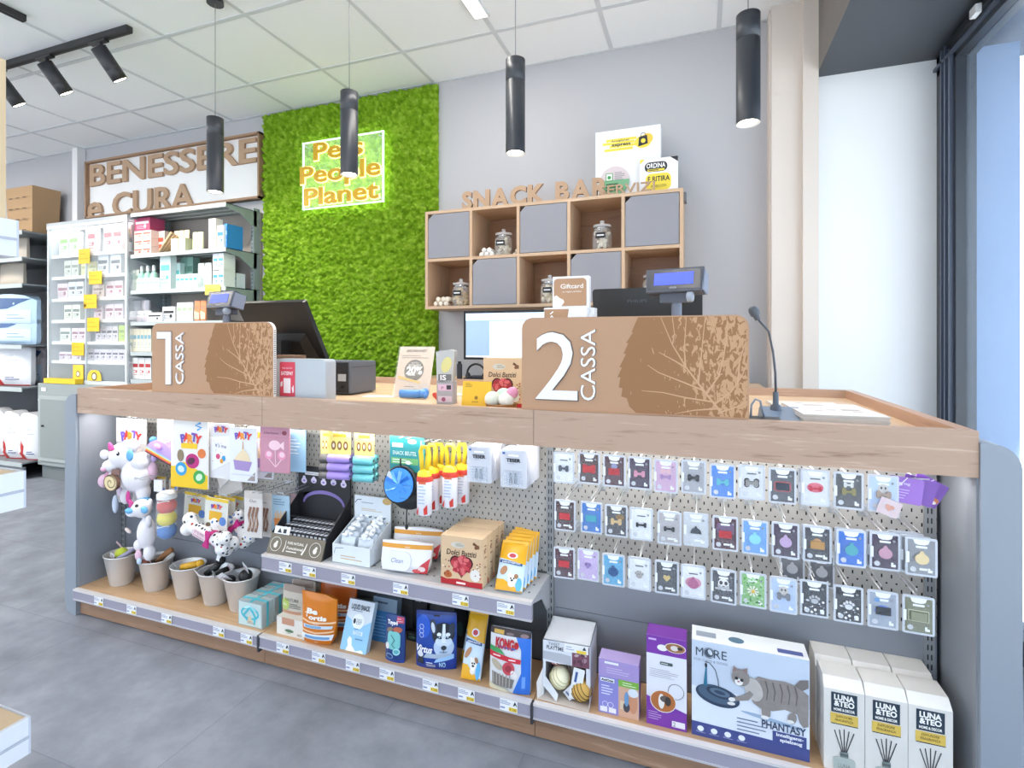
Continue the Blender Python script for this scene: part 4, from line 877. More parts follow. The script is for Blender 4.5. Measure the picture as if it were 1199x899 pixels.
rows = [
 (.844, [('#e7e8ec', 'bone', '#474c57', 'white card with a slate bone tag', 0, None), (DB, 'plate', '#c3282e', 'dark brown card with a wide red bone tag', 0, lambda b: b.poly(bone(0, .043, .038, .026), C('#c3282e'), 2)),
  (MA, 'plate', '#b3232c', 'dark maroon card with a red plate tag', 0, shape2('disc', '#8f93b8', .014, .7)), (DP, 'bone', '#d18fa6', 'dark purple card with a pink bone tag', 0, None), ('#cfa9c6', 'slimbone', '#a683b5', 'pink card with a mauve bone tag', 0, shape2('bone', '#dcb0b8', .015)),
  ('#a9a8ae', 'bone', '#202126', 'grey card with a black bone tag', 0, None), ('#4a86d6', 'bone', '#5cb6c6', 'bright blue card with a turquoise bone tag', 0, None), ('#dcdde2', 'bone', '#8c8a86', 'light grey card with a dark edged bone tag', 0, lambda b: b.poly(bone(0, .043, .036, .024), C('#2b2b2f'), 2)),
  ('#55565d', 'plate', '#1d2a3c', 'dark grey card with a red rimmed frame tag', 0, ringr), ('#dcdde2', 'slimbone', '#c2213a', 'white card with a crimson bone tag', 0, lambda b: b.ell(0, .045, .018, .012, C('#e06f80'), 2)),
  ('#4d4d50', 'bone', '#8a8150', 'charcoal card with an olive bone tag', 0, shape2('bone', '#d8d8d2', .015, .8)), ('#b9cbe6', 'bone', '#a38f80', 'pale blue card with a paw edged bone tag', 0, faceb), None]),
 (.707, [(DB, 'plate', '#c3282e', 'dark brown card with a red plate tag', 1, None), (BLU, 'plate', '#3f9fb2', 'blue card with a teal plate tag', 0, None), ('#47454a', 'bone', '#cfb280', 'charcoal card with a gold bone tag', 0, lambda b: b.ell(.01, .055, .012, .008, C('#8a6a3a'), 2)),
  ('#e7e8ec', 'slimbone', '#26272c', 'white card with a black bone tag', 0, None), ('#b3aeb0', 'slimbone', '#222226', 'beige grey card with a black bone tag', 1, None), ('#cfd2d6', 'bell', '#3b3f47', 'silver grey card with a dark bell tag', 1, None),
  (MA, 'plate', '#b8202c', 'dark red card with a red plate tag', 1, lambda b: b.rect(-.02, .045, .02, .07, C('#6d4f72'), 1.5)), ('#6fa4de', 'disc', '#8fd6e6', 'light blue card with a pale cyan disc tag', 0, None), (DP, 'disc', '#c0a3c8', 'dark purple card with a lilac disc tag', 0, None),
  ('#3c3b42', 'plate', '#b98a4c', 'charcoal card with a copper plate tag', 1, shape2('disc', '#c8935a', .006, .8)), ('#2f6fca', 'disc', '#4aa3ae', 'strong blue card with a teal disc tag', 0, None), (DP, 'disc', '#c393a8', 'dark plum card with a rose disc tag', 0, None), ('#8a8c92', 'disc', '#e3cc9c', 'grey card with a cream paw shaped tag', 1, None)]),
 (.572, [(MA, 'plate', '#c4262f', 'dark maroon card with a red square tag', 0, None), ('#c9b2dc', 'heart', '#9377b5', 'lilac card with a purple heart tag', 0, None), ('#58a6cf', 'disc', '#1f4f86', 'cyan card with a navy round tag', 0, None), ('#e3e6ea', 'paw', '#a29c98', 'white card with a grey paw tag', 0, None),
  ('#45464c', 'heart', '#d0b87c', 'dark grey card with a gold heart tag', 1, None), ('#e7e8ec', 'disc', '#b0658a', 'white card with a plum skull shaped tag', 0, lambda b: b.ell(0, .043, .02, .014, C('#d897ac'), 2)), ('#4b4c52', 'slimbone', '#b9babf', 'dark card with a white dog face tag', 1, face),
  ('#8fbf7e', 'daisy', '#f2f0e4', 'grass printed card with a daisy tag', 0, grass), ('#b4c6e4', 'bone', '#7d8088', 'pale blue card with bone tag and dog face', 0, faceb), ('#35363c', 'paw', '#b9bac0', 'black card with white dots and grey figure tag', 0, dots), ('#2b2c32', 'paw', '#dedfe4', 'black card with a white paw tag', 0, dots),
  ('#9da5b4', 'plate', '#23272e', 'grey card with a blue rimmed oval tag', 0, ringb), ('#77785e', 'plate', '#8d8e73', 'olive card with an outlined rectangular tag', 0, rectl)])]
rn = ['top', 'middle', 'bottom']; NR = ['first', 'second', 'third', 'fourth', 'fifth', 'sixth', 'seventh', 'eighth', 'ninth', 'tenth', 'eleventh', 'twelfth', 'thirteenth']
rdc = random.Random(8)
for r, (zt, cards) in enumerate(rows):
    for k, cd in enumerate(cards):
        x = -.360+.0697*k+(.006 if r == 1 and k > 0 else 0)
        hook(x, zt-.006, YF+.016, 'thin wire hook holding the %s tag card of the %s row' % (NR[k], rn[r]) if r < 2 or True else '', 'hooks of the tag cards')
        if cd is None: continue
        n = 4 if (r, k) == (1, 12) else (2 if (r, k) in ((1, 9), (1, 11), (1, 10), (0, 9)) else 1)
        for q in range(n):
            dx = -.0085*q if n == 4 else -.004*q
            lb = '%s, %s of the %s row' % (cd[3], NR[k], rn[r]) if q == 0 else 'tag card %s behind the %s' % ('directly' if q == 1 else ('third' if q == 2 else 'last'), cd[3])
            tag_card(x+dx+rdc.uniform(-.002, .002), YF+.004+.012*q+(.004 if k % 2 else 0), zt-rdc.uniform(0, .004), cd[0], cd[1], cd[2], lb, None, rdc.uniform(-.05, .05), cd[4], extra=cd[5])
# two cards hanging far back between the lowest hooks
for x, c, n_ in ((-.36+.0697*9-.03, '#6c6e76', 'tenth'), (-.36+.0697*10-.03, '#595b63', 'eleventh')):
    tag_card(x, 1.575, .590, c, 'disc', '#b9bac0', 'dark grey tag card hanging far back behind the %s card of the bottom row' % n_, None, 0, 0)
# purple bundle and the pink leaning card at the top right
PUR = '#8a5fb8'
for i, (dx, dy, ry, hx) in enumerate(((-.012, 0, .12, '#9a6fc2'), (.012, .014, .3, '#8358ae'), (.028, .03, .5, '#7b50a6'))):
    t = thing('purple_card', ['front purple card of the fanned bundle at the top right of the niche', 'middle purple card of the fanned bundle, leaning further right', 'rear purple card of the fanned bundle with an orange picture'][i], 'card', (.462+dx, YF+.012+dy, .842-.062), 0, None, ry=ry)
    b = MB(); b.prism(rrect(-.034, 0, .034, .06, .004, 3, (1, 1, 1, 1)), 0, .002, C(hx, .4)); b.text('ARCAPLUS' if i < 0 else 'pet tag', -.008, .046, .006, C('#f0e8f6'), w=.03); b.rect(-.029, .04, -.008, .047, C('#e9e0f2'), 1) if i == 0 else None
    b.lines(-.028, .008, .01, .034, 4, C('#c9b2e0'), 2, .3, i); b.stroke([(-.034, .0), (-.02, .03), (.0, .06)], .0022, C('#e6dcf0'), 3)
    if i == 2: b.ell(.022, .015, .011, .008, C('#c9794a'), 2, 30); b.ell(.024, .012, .005, .004, C('#f0e6d8'), 3)
    b.build('card', t)
t = thing('pink_card', 'small translucent pink card with a peach motif leaning before the twelfth top card', 'card', (.412, YF-.004, .756), 0, None, ry=.35)
b = MB(); b.prism(rrect(-.022, -.004, .022, .034, .003), 0, .0015, clear('#e8d3d6', .75, .2)); b.poly(heart(0, .014, .018, .016), C('#d8a08e'), 2); b.build('card', t)
# ================================================================ left bay: plush toys, party bags, buckets
def whook(u, v, y1, label, w=.03, double=True):
    p = at(u, v, y1); b = MB(); dy = YP-y1
    for s_ in ((-1, 1) if double else (0,)):
        b.tube([(s_*w/2, dy, 0), (s_*w/2, .012, 0), (s_*w/2, .004, .002), (s_*w*.3, 0, .010)], .0016, HK, 6)
    b.tube([(-w*.3, 0, .010), (w*.3, 0, .010)], .0016, HK, 6); b.box(-w/2-.004, dy-.003, -.008, w/2+.004, dy-.0005, .006, HK)
    o = b.build('display_hook'); place(o, p); return tag(o, label, 'hook', 'wire hooks of the left and middle bays')
PK = ['#d94f9a', '#6b4fb3', '#2f9ed1', '#e3342f', '#57b947', '#f0932b']
def bag_card(name, cat, label, Y, u0, u1, v0, v1, base, paint, rz=0, ry=0, thick=.004, group=None, mat=None, round_=.003):
    """flat hanging bag: photo corners u0..u1, v0..v1 on the plane y = Y"""
    c = (u0+u1)/2; a = at(c, v0, Y); z1 = at(c, v1, Y).z; w = ax(u1, Y)-ax(u0, Y); h = a.z-z1
    t = thing(name, label, cat, (a.x, Y, z1), rz, group, ry=ry)
    b = MB(); b.prism(rrect(-w/2, 0, w/2, h, round_, 2), 0, thick, mat or C(base, .3)); b.L = .0006; paint(b, w, h); b.build('bag', t); return t, w, h
def party(b, x, z, s):
    for i, ch_ in enumerate('PARTY'):
        b.text(ch_, x+(i-2)*s*.62, z+(i % 2)*s*.2-s*.1, s, C(PK[(i*2+1) % 6], .4), bold=.06, l=4, rot=(i-2)*-6)
def p_clear(b, w, h):
    b.rect(-w/2, h*.72, w/2, h, C('#e7e3e4', .4), 1); party(b, 0, h*.8, h*.1); b.rect(-w*.35, .01, w*.35, h*.66, C('#dcd6d2', .3), 1)
def p_yellow(b, w, h):
    b.rect(-w/2, 0, w/2, h, C('#ece7e2', .3), 1); b.poly([(-w/2, 0), (w/2, 0), (w/2, h*.2), (w*.1, h*.3), (-w*.2, h*.38), (-w/2, h*.3)], C('#f0c51e', .3), 2)
    party(b, 0, h*.74, h*.115); b.stroke([(w*.3, h*.97), (w*.15, h*.93), (w*.32, h*.9), (w*.2, h*.86)], .008, C('#3aa0dc'), 3); b.poly(rrect(-w*.28, h*.58, w*.2, h*.66, .004), C('#f0c51e'), 3)
    b.ell(.006+w*.02, h*.4, w*.2, h*.11, C('#c02a7a'), 3); b.ell(w*.02, h*.4, w*.12, h*.05, C('#5a2340'), 4, 20); b.ell(-w*.28, h*.27, w*.17, h*.1, C('#2f9ad0'), 3); b.ell(-w*.28, h*.27, w*.1, h*.05, C('#cfe4ee'), 4, -15)
    b.ell(w*.26, h*.17, w*.18, h*.1, C('#45a84b'), 3); b.ell(w*.26, h*.17, w*.1, h*.05, C('#cfe9c8'), 4, 30); b.ell(w*.33, h*.52, w*.12, h*.07, C('#df7a3c'), 3); b.ell(-w*.3, h*.47, w*.1, h*.09, C('#8d7a60'), 3)
def p_cup(b, w, h):
    b.rect(-w/2, 0, w/2, h, C('#e3e4ea', .3), 1); party(b, 0, h*.86, h*.11); b.poly([(-w*.3, h*.22), (w*.22, h*.2), (w*.34, h*.38), (-w*.36, h*.4)], C('#a48cbf'), 2)
    b.poly([(-w*.34, h*.4), (w*.3, h*.38), (w*.2, h*.52), (w*.02, h*.62), (-w*.18, h*.52)], C('#e6d2ae'), 3); b.stroke([(0, h*.58), (0, h*.76)], .008, C('#c49a6a'), 2, .003); b.poly([(w*.15, h*.03), (w*.45, h*.03), (w*.45, h*.2)], C('#9c8f8c'), 2); b.rect(-w*.42, h*.12, w*.42, h*.14, C('#cdd2e0'), 2)
def p_pennant(b, w, h):
    b.poly([(-w*.5, h*.75), (-w*.4, h*.12), (w*.5, h*.35), (w*.5, h*.8)], C('#f2f1f1', .3), 2); b.text("it's me", 0, h*.6, h*.07, C('#4a3a78'), l=3, rot=-6); b.ell(-w*.12, h*.4, w*.09, h*.05, C('#d94f7a'), 3); b.ell(w*.12, h*.37, w*.08, h*.05, C('#3a9ed8'), 3); b.ell(w*.03, h*.32, w*.07, h*.045, C('#e9a13c'), 3)
    rd = random.Random(1)
    for k in range(16): b.ell(rd.uniform(-w*.4, w*.45), rd.uniform(h*.3, h*.75), .0015, .0015, C(rd.choice(PK)), 3, n=6)
    party(b, 0, h*.9, h*.09)
def p_pink(b, w, h):
    b.rect(-w/2, 0, w/2, h, C('#c48a9c', .25), 1); b.text('Cherissimi', -w*.12, h*.87, h*.05, C('#5d2c3c'), w=w*.5, shear=.2); b.rect(-w/2, h*.77, w/2, h*.775, C('#a86c80'), 2)
    lo = C('#efc9d4', .3); b.ell(-w*.0, h*.6, w*.2, h*.11, lo, 2); b.poly([(w*.14, h*.6), (w*.32, h*.7), (w*.32, h*.5)], lo, 2)
    for x in (-w*.2, w*.24): b.ell(x, h*.38, w*.14, h*.1, C('#e08fb0'), 2); b.ell(x+.002, h*.4, w*.09, h*.06, lo, 3); b.stroke([(x, h*.3), (w*.04, h*.12)], .003, lo, 3)
    b.stroke([(w*.02, h*.5), (w*.04, h*.14)], .003, lo, 3); b.ell(w*.33, h*.88, .01, .008, C('#8f3a4a'), 2)
def p_blue(b, w, h): b.rect(-w/2, 0, w/2, h, C('#9cc6e4', .25), 1); b.lines(-w*.3, h*.4, w*.3, h*.8, 5, C('#dfeef8'), 2, .3)
def p_choc(b, w, h):
    b.rect(-w/2, 0, w/2, h, C('#d9d2cd', .25), 1); b.rect(-w/2, h*.84, w/2, h, C('#c9c0ba'), 2); b.text('Choc', 0, h*.79, h*.06, C('#5a4032'), shear=.2)
    for k in range(3):
        x = (k-1)*w*.2; b.stroke([(x-w*.06, h*.12), (x+w*.05, h*.3), (x-w*.03, h*.48), (x+w*.08, h*.66)], .011, C('#8a6552'), 3); b.stroke([(x-w*.02, h*.2), (x+w*.04, h*.45)], .0025, C('#d8c0ac'), 4)
def p_fries(b, w, h):
    b.rect(-w/2, 0, w/2, h, C('#a9c4d6', .25), 1); b.poly([(-w*.25, .06*h), (w*.25, .06*h), (w*.33, h*.36), (-w*.33, h*.36)], C('#d98744'), 3)
    for k in range(6): b.stroke([(-w*.22+k*w*.09, h*.3), (-w*.25+k*w*.1, h*.5+(k % 2)*.01)], .005, C('#e2b070'), 2)
    b.lines(-w*.35, h*.72, w*.3, h*.92, 3, C('#6f8ba0'), 2, .4)
def p_mini(b, w, h):
    b.rect(-w/2, 0, w/2, h, C('#dddcd2', .3), 1); b.rect(-w/2, h*.9, w/2, h, C('#e8c63c'), 2); party(b, 0, h*.74, h*.12); b.poly(rrect(-w*.3, h*.28, w*.25, h*.58, .003), C('#e6b030'), 2); b.ell(w*.3, h*.3, w*.15, h*.14, C('#5a83c4'), 2)
    b.ell(-w*.3, h*.12, w*.12, h*.08, C('#6d5a44'), 2)
# top level
b_ = bag_card('party_bag', 'toy bag', 'clear party toy bag hanging behind the big unicorn near the end panel', 1.56, 136, 171, 490, 590, '#dedbd8', p_clear, mat=clear('#e9e6e4', .6, .2))
bag_card('party_bag', 'toy bag', 'narrow white bag hanging right of the clear bag behind the rainbow cushion', 1.57, 184, 204, 491, 520, '#e6e5e6', lambda b, w, h: b.lines(-w*.3, h*.3, w*.3, h*.8, 3, C('#c9c9cf'), 1))
for q in (3, 2, 1, 0):
    bag_card('party_bag', 'toy bag', ['white and yellow party bag with round toy pictures, front of its hook', 'second white and yellow party bag behind the front one', 'third white and yellow party bag on the same hook', 'rearmost white and yellow party bag on the same hook'][q], 1.455+.02*q, 205-1.2*q+(0 if q else 0), 242, 492, 571, '#ece7e2', p_yellow, rz=.05)
bag_card('party_card', 'toy card', 'white pointed party card with small balloons beside the yellow bottomed bags', 1.475, 246, 272, 496, 560, '#ece9ea', p_pennant, mat=clear('#f4f2f3', .8, .2), rz=.05)
bag_card('party_card', 'toy card', 'tilted clear pennant card hanging lower behind the white pointed card', 1.53, 256, 284, 508, 578, '#dcd6d0', p_pennant, ry=-.25, mat=clear('#e6e2dd', .5, .2))
bag_card('party_card', 'toy card', 'party card with a purple cupcake toy, front of its hook', 1.455, 270, 299.5, 501, 564, '#e3e4ea', p_cup, rz=.06)
bag_card('party_card', 'toy card', 'party card with a cupcake toy partly covered by the pink bags', 1.50, 291, 319, 500, 560, '#e3e4ea', p_cup, rz=.06)
for q in (2, 1, 0):
    bag_card('pink_treat_bag', 'treat bag', ['glossy pink bag with lollipop shapes, front of its hook', 'second glossy pink bag behind the front one', 'third pink bag on the same hook'][q], 1.46+.018*q, 305.5, 338, 500, 553, '#c48a9c', p_pink, rz=.06)
for q in (1, 0): bag_card('blue_treat_bag', 'treat bag', ['light blue bag beside the pink lollipop bags', 'rear light blue bag behind the first blue one'][q], 1.545+.02*q, 333, 357-2*q, 503, 552, '#9cc6e4', p_blue, rz=.06)
# second level
for q, (u0, u1, v0, v1, Y, lb) in enumerate(((216, 240, 577, 610, 1.57, 'small party card at the back above the polka dot bone'), (262, 282, 580, 615, 1.57, 'small party card at the back right of the polka dot bones'), (250, 272, 581, 618, 1.53, 'small party card third from the front above the polka dot bones'), (240, 264, 583, 620, 1.49, 'small party card with a yellow window, front of its hook'))):
    bag_card('mini_party_card', 'toy card', lb, Y, u0, u1, v0, v1, '#dddcd2', p_mini, rz=.1, ry=.08)
bag_card('mini_party_card', 'toy card', 'small clear tag card hanging above the tube of balls', 1.58, 198, 208, 560, 576, '#d9d6cf', p_mini)
bag_card('mini_party_card', 'toy card', 'small clear tag card hanging left of the other above the tube of balls', 1.58, 184, 194, 558, 580, '#d9d6cf', p_mini)
for q, (u0, u1, v0, v1, Y, lb) in enumerate(((300, 317, 577, 628, 1.52, 'second chocolate stick card behind the front one'), (287, 306, 575, 629, 1.47, 'chocolate stick card hanging in front, left of the blue fries card'))):
    bag_card('chocolate_stick_card', 'treat card', lb, Y, u0, u1, v0, v1, '#d9d2cd', p_choc, rz=.1)
bag_card('fries_card', 'treat card', 'blue card with orange fries chews left of the black display box', 1.53, 318, 338, 580, 622, '#a9c4d6', p_fries, rz=.08)
bag_card('pink_card', 'treat card', 'pale pink card leaning between the fries card and the black display box', 1.60, 337, 357, 580, 615, '#dcb9c6', lambda b, w, h: b.rect(-w/2, 0, w/2, h, C('#dcb9c6'), 1).lines(-w*.3, h*.6, w*.3, h*.85, 2, C('#7a3c50'), 2, .4).ell(0, h*.3, w*.3, h*.1, C('#f0eaee'), 2, 40), ry=.15)
for a in ((150, 489, 1.45, 'hook over the clear party bag'), (196, 490, 1.45, 'hook over the rainbow cushion'), (226, 492, 1.45, 'hook over the yellow bottomed party bags'), (262, 496, 1.45, 'hook over the pointed party card'), (287, 499, 1.45, 'hook over the cupcake card'), (322, 498, 1.45, 'hook over the pink lollipop bags'), (350, 503, 1.45, 'hook right of the pink lollipop bags'), (160, 562, 1.45, 'hook of the big unicorn'), (193, 580, 1.45, 'hook of the tube of balls'),
          (222, 583, 1.45, 'hook of the first polka dot bone'), (262, 582, 1.45, 'hook of the small party cards'), (298, 578, 1.45, 'hook of the chocolate stick cards'), (328, 580, 1.45, 'hook of the fries card')):
    whook(a[0], a[1], a[2], 'double wire '+a[3])
# big unicorn plush
FUR = C('#ece8ec', .95, bump=.5, bs=350); PKF = C('#e6bfd2', .95, bump=.4, bs=300); MAG = C('#c9488e', .7); SKY = C('#6fb2e0', .85); FURB = C('#cfd8e8', .95, bump=.4, bs=300)
t = thing('unicorn_plush', 'large white unicorn plush with a pink horn holding a spiral lollipop', 'plush toy', at(150, 552, 1.515))
b = MB()
k = .00455     # metres per photo pixel at this depth, used as the toy's own unit
UO = at(150, 552, 1.515)
def U(x, z, y=0): q = at(x, z, 1.515+y)-UO; return (q.x, q.y, q.z)
b.ball(U(160, 557), .070, FUR, (1, .7, 1.0)); b.ball(U(144, 533, -.015), .056, FUR, (1.15, .8, .95)); b.ball(U(130, 545, -.035), .030, FUR, (1.35, .9, .85)); b.ball(U(155, 521, -.01), .03, FUR, (1.1, .8, .9)); b.ball(U(166, 540), .04, FUR)
b.ball(U(168, 576, .005), .03, FUR, (.9, .9, 1.5)); b.ball(U(148, 580, -.005), .027, FUR, (.85, .85, 1.4)); b.ball(U(136, 556, -.02), .027, FUR, (1.2, .9, 1))
b.build('body', t, remesh=.0045)
b = MB(); b.lathe([(.010, 0), (.010, .012), (.006, .03), (0, .036)], MAG, seg=12); o = b.build('horn', t); o.location = U(131, 527, -.058); o.rotation_euler = (0, R(-28), 0)
b = MB(); b.ball(U(122, 532, -.035), .02, FUR, (1.1, .6, 1)); b.build('ear', t); MB().ball(U(122, 549, -.055), .014, C('#e2a9c4', .9), (1.3, .8, .8)).build('nose', t)
b = MB(); b.ball(U(138, 531, -.064), .0085, C('#3a3340', .2), (1, .5, 1.1)); b.ball(U(137, 530, -.072), .003, C('#ffffff', .2)); b.build('eye', t)
b = MB(); b.ball(U(152, 533, -.058), .02, SKY, (.9, .5, 1.2)); b.build('blue_ear', t)
b = MB(); b.ball(U(122, 563, -.03), .026, PKF, (.95, .8, 1.1)); b.ball(U(127, 556, -.03), .014, C('#d9a2bd', .9)); b.build('pink_foot', t)
b = MB(); b.ball(U(135, 590, -.01), .015, FURB, (.9, .7, 2.6)); b.ball(U(140, 575, -.02), .012, C('#e5cfe0', .9), (.9, .7, 1.8)); b.build('tail', t)
b = MB(); b.ball(U(169, 585, .0), .026, SKY, (.95, .9, .55)); b.build('blue_hoof', t)
b = MB(); b.ball(U(178, 551, .02), .03, PKF, (.8, .6, 1.3)); b.build('pink_mane', t)
b = MB(); cx, cz = U(147, 561)[0], U(147, 561)[2]; cr = C('#e9d7a8', .7); br2 = C('#6a4a3a', .6)
b.M = Matrix.Translation((cx, -.06, cz)); b.prism(arc(0, 0, .040, .034, 0, 352, 40), 0, .014, cr, side=br2); b.L = .0012
b.stroke([(.004*math.cos(a*.45)*(1+a*.42), .004*math.sin(a*.45)*(1+a*.36)) for a in range(0, 36, 1)][:20], .0036, br2, 1); b.ring(0, 0, .040, .0032, br2, 1, 40, .034); b.build('spiral_lollipop', t)
b = MB(); b.M = Matrix.Translation(U(135, 553, -.05)); b.prism([(-.028, -.012), (.012, -.01), (.012, .012), (-.02, .01)], 0, .01, C('#8a6a63', .8)); b.build('brown_ribbon', t)
b = MB(); b.ball(U(150, 582, -.035), .012, MAG, (.8, .6, 2.2)); b.ball(U(154, 593, -.03), .01, MAG, (1.5, .6, .8)); b.build('magenta_ribbon', t)
# rainbow cushion toy
p = at(190, 530, 1.53)
t = thing('rainbow_cushion', 'lilac half round rainbow cushion toy with striped lower edge', 'plush toy', p, .1, ry=R(22))
b = MB(); b.prism(arc(0, 0, .068, .05, 0, 180, 18), -.015, .018, C('#b79be0', .9, bump=.3, bs=300)); b.build('cushion', t, bevel=.008)
for i, hx in enumerate(('#8fc6e8', '#f0cf58', '#e88a3c', '#d24545', '#3c2f3a')): MB().prism([(-.068, -.0045*(i+1)), (.068, -.0045*(i+1)), (.068, -.0045*i), (-.068, -.0045*i)], -.016, .018, C(hx, .8)).build('rainbow_band', t)
b = MB(); b.ball((-.01, -.022, .028), .012, C('#e7a5d0', .8), (1.5, .5, .9)); b.build('pink_bow', t); MB().ball((-.064, .0, .03), .014, C('#5a95d0', .8)).build('blue_pompom', t); MB().ball((-.03, 0, -.035), .014, C('#c3a8dd', .9), (1, .7, 1.4)).build('lilac_foot', t)
# small unicorn
VO = at(168, 622, 1.50); t = thing('unicorn_plush', 'small white unicorn plush with blue muzzle hanging above the first bucket', 'plush toy', VO)
def V(x, z, y=0): q = at(x, z, 1.50+y)-VO; return (q.x, q.y, q.z)
b = MB(); b.ball(V(172, 624), .044, FUR, (.9, .75, 1.5)); b.ball(V(166, 595, -.01), .04, FUR, (1.1, .85, .95)); b.ball(V(155, 600, -.03), .022, FUR, (1.4, .9, .8)); b.ball(V(175, 647), .028, FUR, (.8, .8, 1.2)); b.ball(V(162, 638, -.01), .02, FUR, (1, .8, 1.2)); b.ball(V(174, 610, -.015), .014, FUR, (.9, .8, 1.8)); b.ball(V(176, 588), .012, FUR, (1, .6, 1.4)); b.build('body', t, remesh=.004)
b = MB(); b.lathe([(.0085, 0), (.008, .01), (.004, .022), (0, .026)], MAG, seg=10); o = b.build('horn', t); o.location = V(154, 591, -.035); o.rotation_euler = (0, R(-25), 0)
b = MB(); b.ball(V(151, 598, -.045), .015, SKY, (1.3, .7, .8)); b.build('blue_muzzle', t)
b = MB(); b.ball(V(169, 597, -.045), .016, SKY, (1.2, .5, .9)); b.build('blue_ear', t)
b = MB(); b.ball(V(160, 592, -.046), .0065, C('#2a2530', .2)); b.build('eye', t)
b = MB(); b.ball(V(150, 621, -.005), .01, C('#e6d5cf', .9), (1.9, .8, .7), rot=Euler((0, .5, 0))); b.build('tail', t)
b = MB(); b.ball(V(162, 650, -.02), .014, PKF, (1, .8, 1.6)); b.ball(V(163, 657, -.025), .012, C('#bcd2e6', .9), (.9, .7, 1.1)); b.build('foot', t)
b = MB(); b.box(*V(180, 575, .02), V(184, 0)[0], .024, V(0, 540)[2], C('#e9e9ec', .6)); b.build('hanging_strap', t)
# tube of tennis balls
p = at(194, 632, 1.47); t = thing('ball_tube', 'clear tube holding a red, a yellow and a blue ball', 'ball pack', (p.x, 1.475, p.z)); hz = at(194, 574, 1.475).z-p.z
MB().lathe([(0, -.002), (.02, .004), (.034, .02), (.037, .04), (.037, hz-.02), (.03, hz-.004), (0, hz)], clear('#eef2f6', .18, .05), seg=24).build('tube', t)
for i, (hx, h2) in enumerate((('#3f7ec8', '#e9edf2'), ('#e6d640', '#f1e98a'), ('#cf3d30', '#efe9e6'))):
    zc = .036+i*(hz-.05)/3*1.02; b = MB(); b.ball((0, 0, zc), .034, C(hx, .9, bump=.3, bs=400), (1, 1, .95), 20, 12); b.stroke([], 0, C(h2)) if False else None; b.tube([(.033*math.cos(R(a)), -.034*math.sin(R(a))*.7-.004, zc+.02+.006*math.sin(R(a*2))) for a in range(20, 161, 14)], .0018, C(h2, .7)); b.build('ball', t)
MB().lathe([(.034, hz-.03), (.035, hz-.012), (.02, hz-.002), (0, hz)], C('#e9e7e8', .5), seg=20).build('cap', t)
# polka dot bones
def polka():
    m, nt, b = _new('polka_dot_fabric'); L = nt.links.new; tc = nt.nodes.new('ShaderNodeTexCoord'); v = nt.nodes.new('ShaderNodeTexVoronoi'); v.inputs['Scale'].default_value = 62; v.inputs['Randomness'].default_value = .55
    L(tc.outputs['Object'], v.inputs['Vector']); lt = nt.nodes.new('ShaderNodeMath'); lt.operation = 'LESS_THAN'; lt.inputs[1].default_value = .33; L(v.outputs['Distance'], lt.inputs[0])
    sp = nt.nodes.new('ShaderNodeSeparateColor'); L(v.outputs['Color'], sp.inputs[0]); rp = nt.nodes.new('ShaderNodeValToRGB'); rp.color_ramp.interpolation = 'CONSTANT'
    e = rp.color_ramp.elements; e[0].color = lin('#2c3a5e'); e[1].position = .3; e[1].color = lin('#c03a3a'); q = e.new(.5); q.color = lin('#35363c'); q = e.new(.72); q.color = lin('#6a5a3a'); q = e.new(.86); q.color = lin('#3a7ab8'); L(sp.outputs[0], rp.inputs['Fac'])
    mx = nt.nodes.new('ShaderNodeMix'); mx.data_type = 'RGBA'; L(lt.outputs[0], mx.inputs['Factor']); mx.inputs['A'].default_value = lin('#f1eeec'); L(rp.outputs['Color'], mx.inputs['B']); L(mx.outputs['Result'], b.inputs['Base Color']); b.inputs['Roughness'].default_value = .9; return m
POLKA = polka()
def bone_toy(p0, p1, Y, label, txt=None, rz=0, bow=.35):
    a, c = at(*p0, Y), at(*p1, Y); L_ = max(.05, (c-a).length-.02); ry = math.atan2(a.z-c.z, c.x-a.x)
    t = thing('polka_dot_bone', label, 'bone toy', (a+c)/2, rz, None, ry=ry); b = MB(); r = .024; b.tube([(-L_/2, 0, 0), (0, 0, 0), (L_/2, 0, 0)], r, POLKA, 14)
    for sx in (-1, 1):
        for sz in (-1, 1): b.ball((sx*L_/2, 0, sz*.021), .026, POLKA)
    b.build('body', t, remesh=.004)
    if txt:
        b = MB(); b.M = Matrix.Translation((-.005, -.0255, 0)); b.prism(rrect(-.036, -.014, .036, .014, .008), 0, .01, C('#ecd6dc', .8)); b.text(txt[0], 0, .006, .011, C('#a85a78'), w=.05, l=2); b.text(txt[1], 0, -.007, .007, C('#a85a78'), w=.055, l=2); b.build('lettering_patch', t)
    b = MB(); x = L_*bow; mg = C('#c4267c', .45); b.lathe([(r+.001, -.008), (r+.003, 0), (r+.001, .008)], mg, seg=18); M_ = Matrix.Rotation(R(90), 4, 'Y')
    b2 = MB(); b2.M = Matrix.Translation((x, 0, 0)) @ M_; b2.lathe([(r+.001, -.008), (r+.003, 0), (r+.001, .008)], mg, seg=18); b2.M = Matrix.Translation((x, -r-.006, 0)); b2.prism([(-.014, -.03), (.014, -.03), (.004, 0), (.014, .03), (-.014, .03), (-.004, 0)], 0, .008, mg); b2.build('magenta_bow', t)
    b = MB(); b.box(L_/2-.006, -.012, -.066, L_/2+.008, -.010, -.03, C('#e8e8ec', .5)); b.build('label_ribbon', t); return t
bone_toy((275, 604), (291, 634), 1.55, 'polka dot bone toy at the right with a magenta bow, hanging behind the others', bow=-.2)
bone_toy((250, 612), (270, 642), 1.505, 'middle polka dot bone toy between the front one and the right one', bow=.1)
bone_toy((219, 612), (264, 637), 1.465, "front polka dot bone toy with a pink patch reading it's my birthday", ("IT'S MY", 'birthday'), bow=.2)
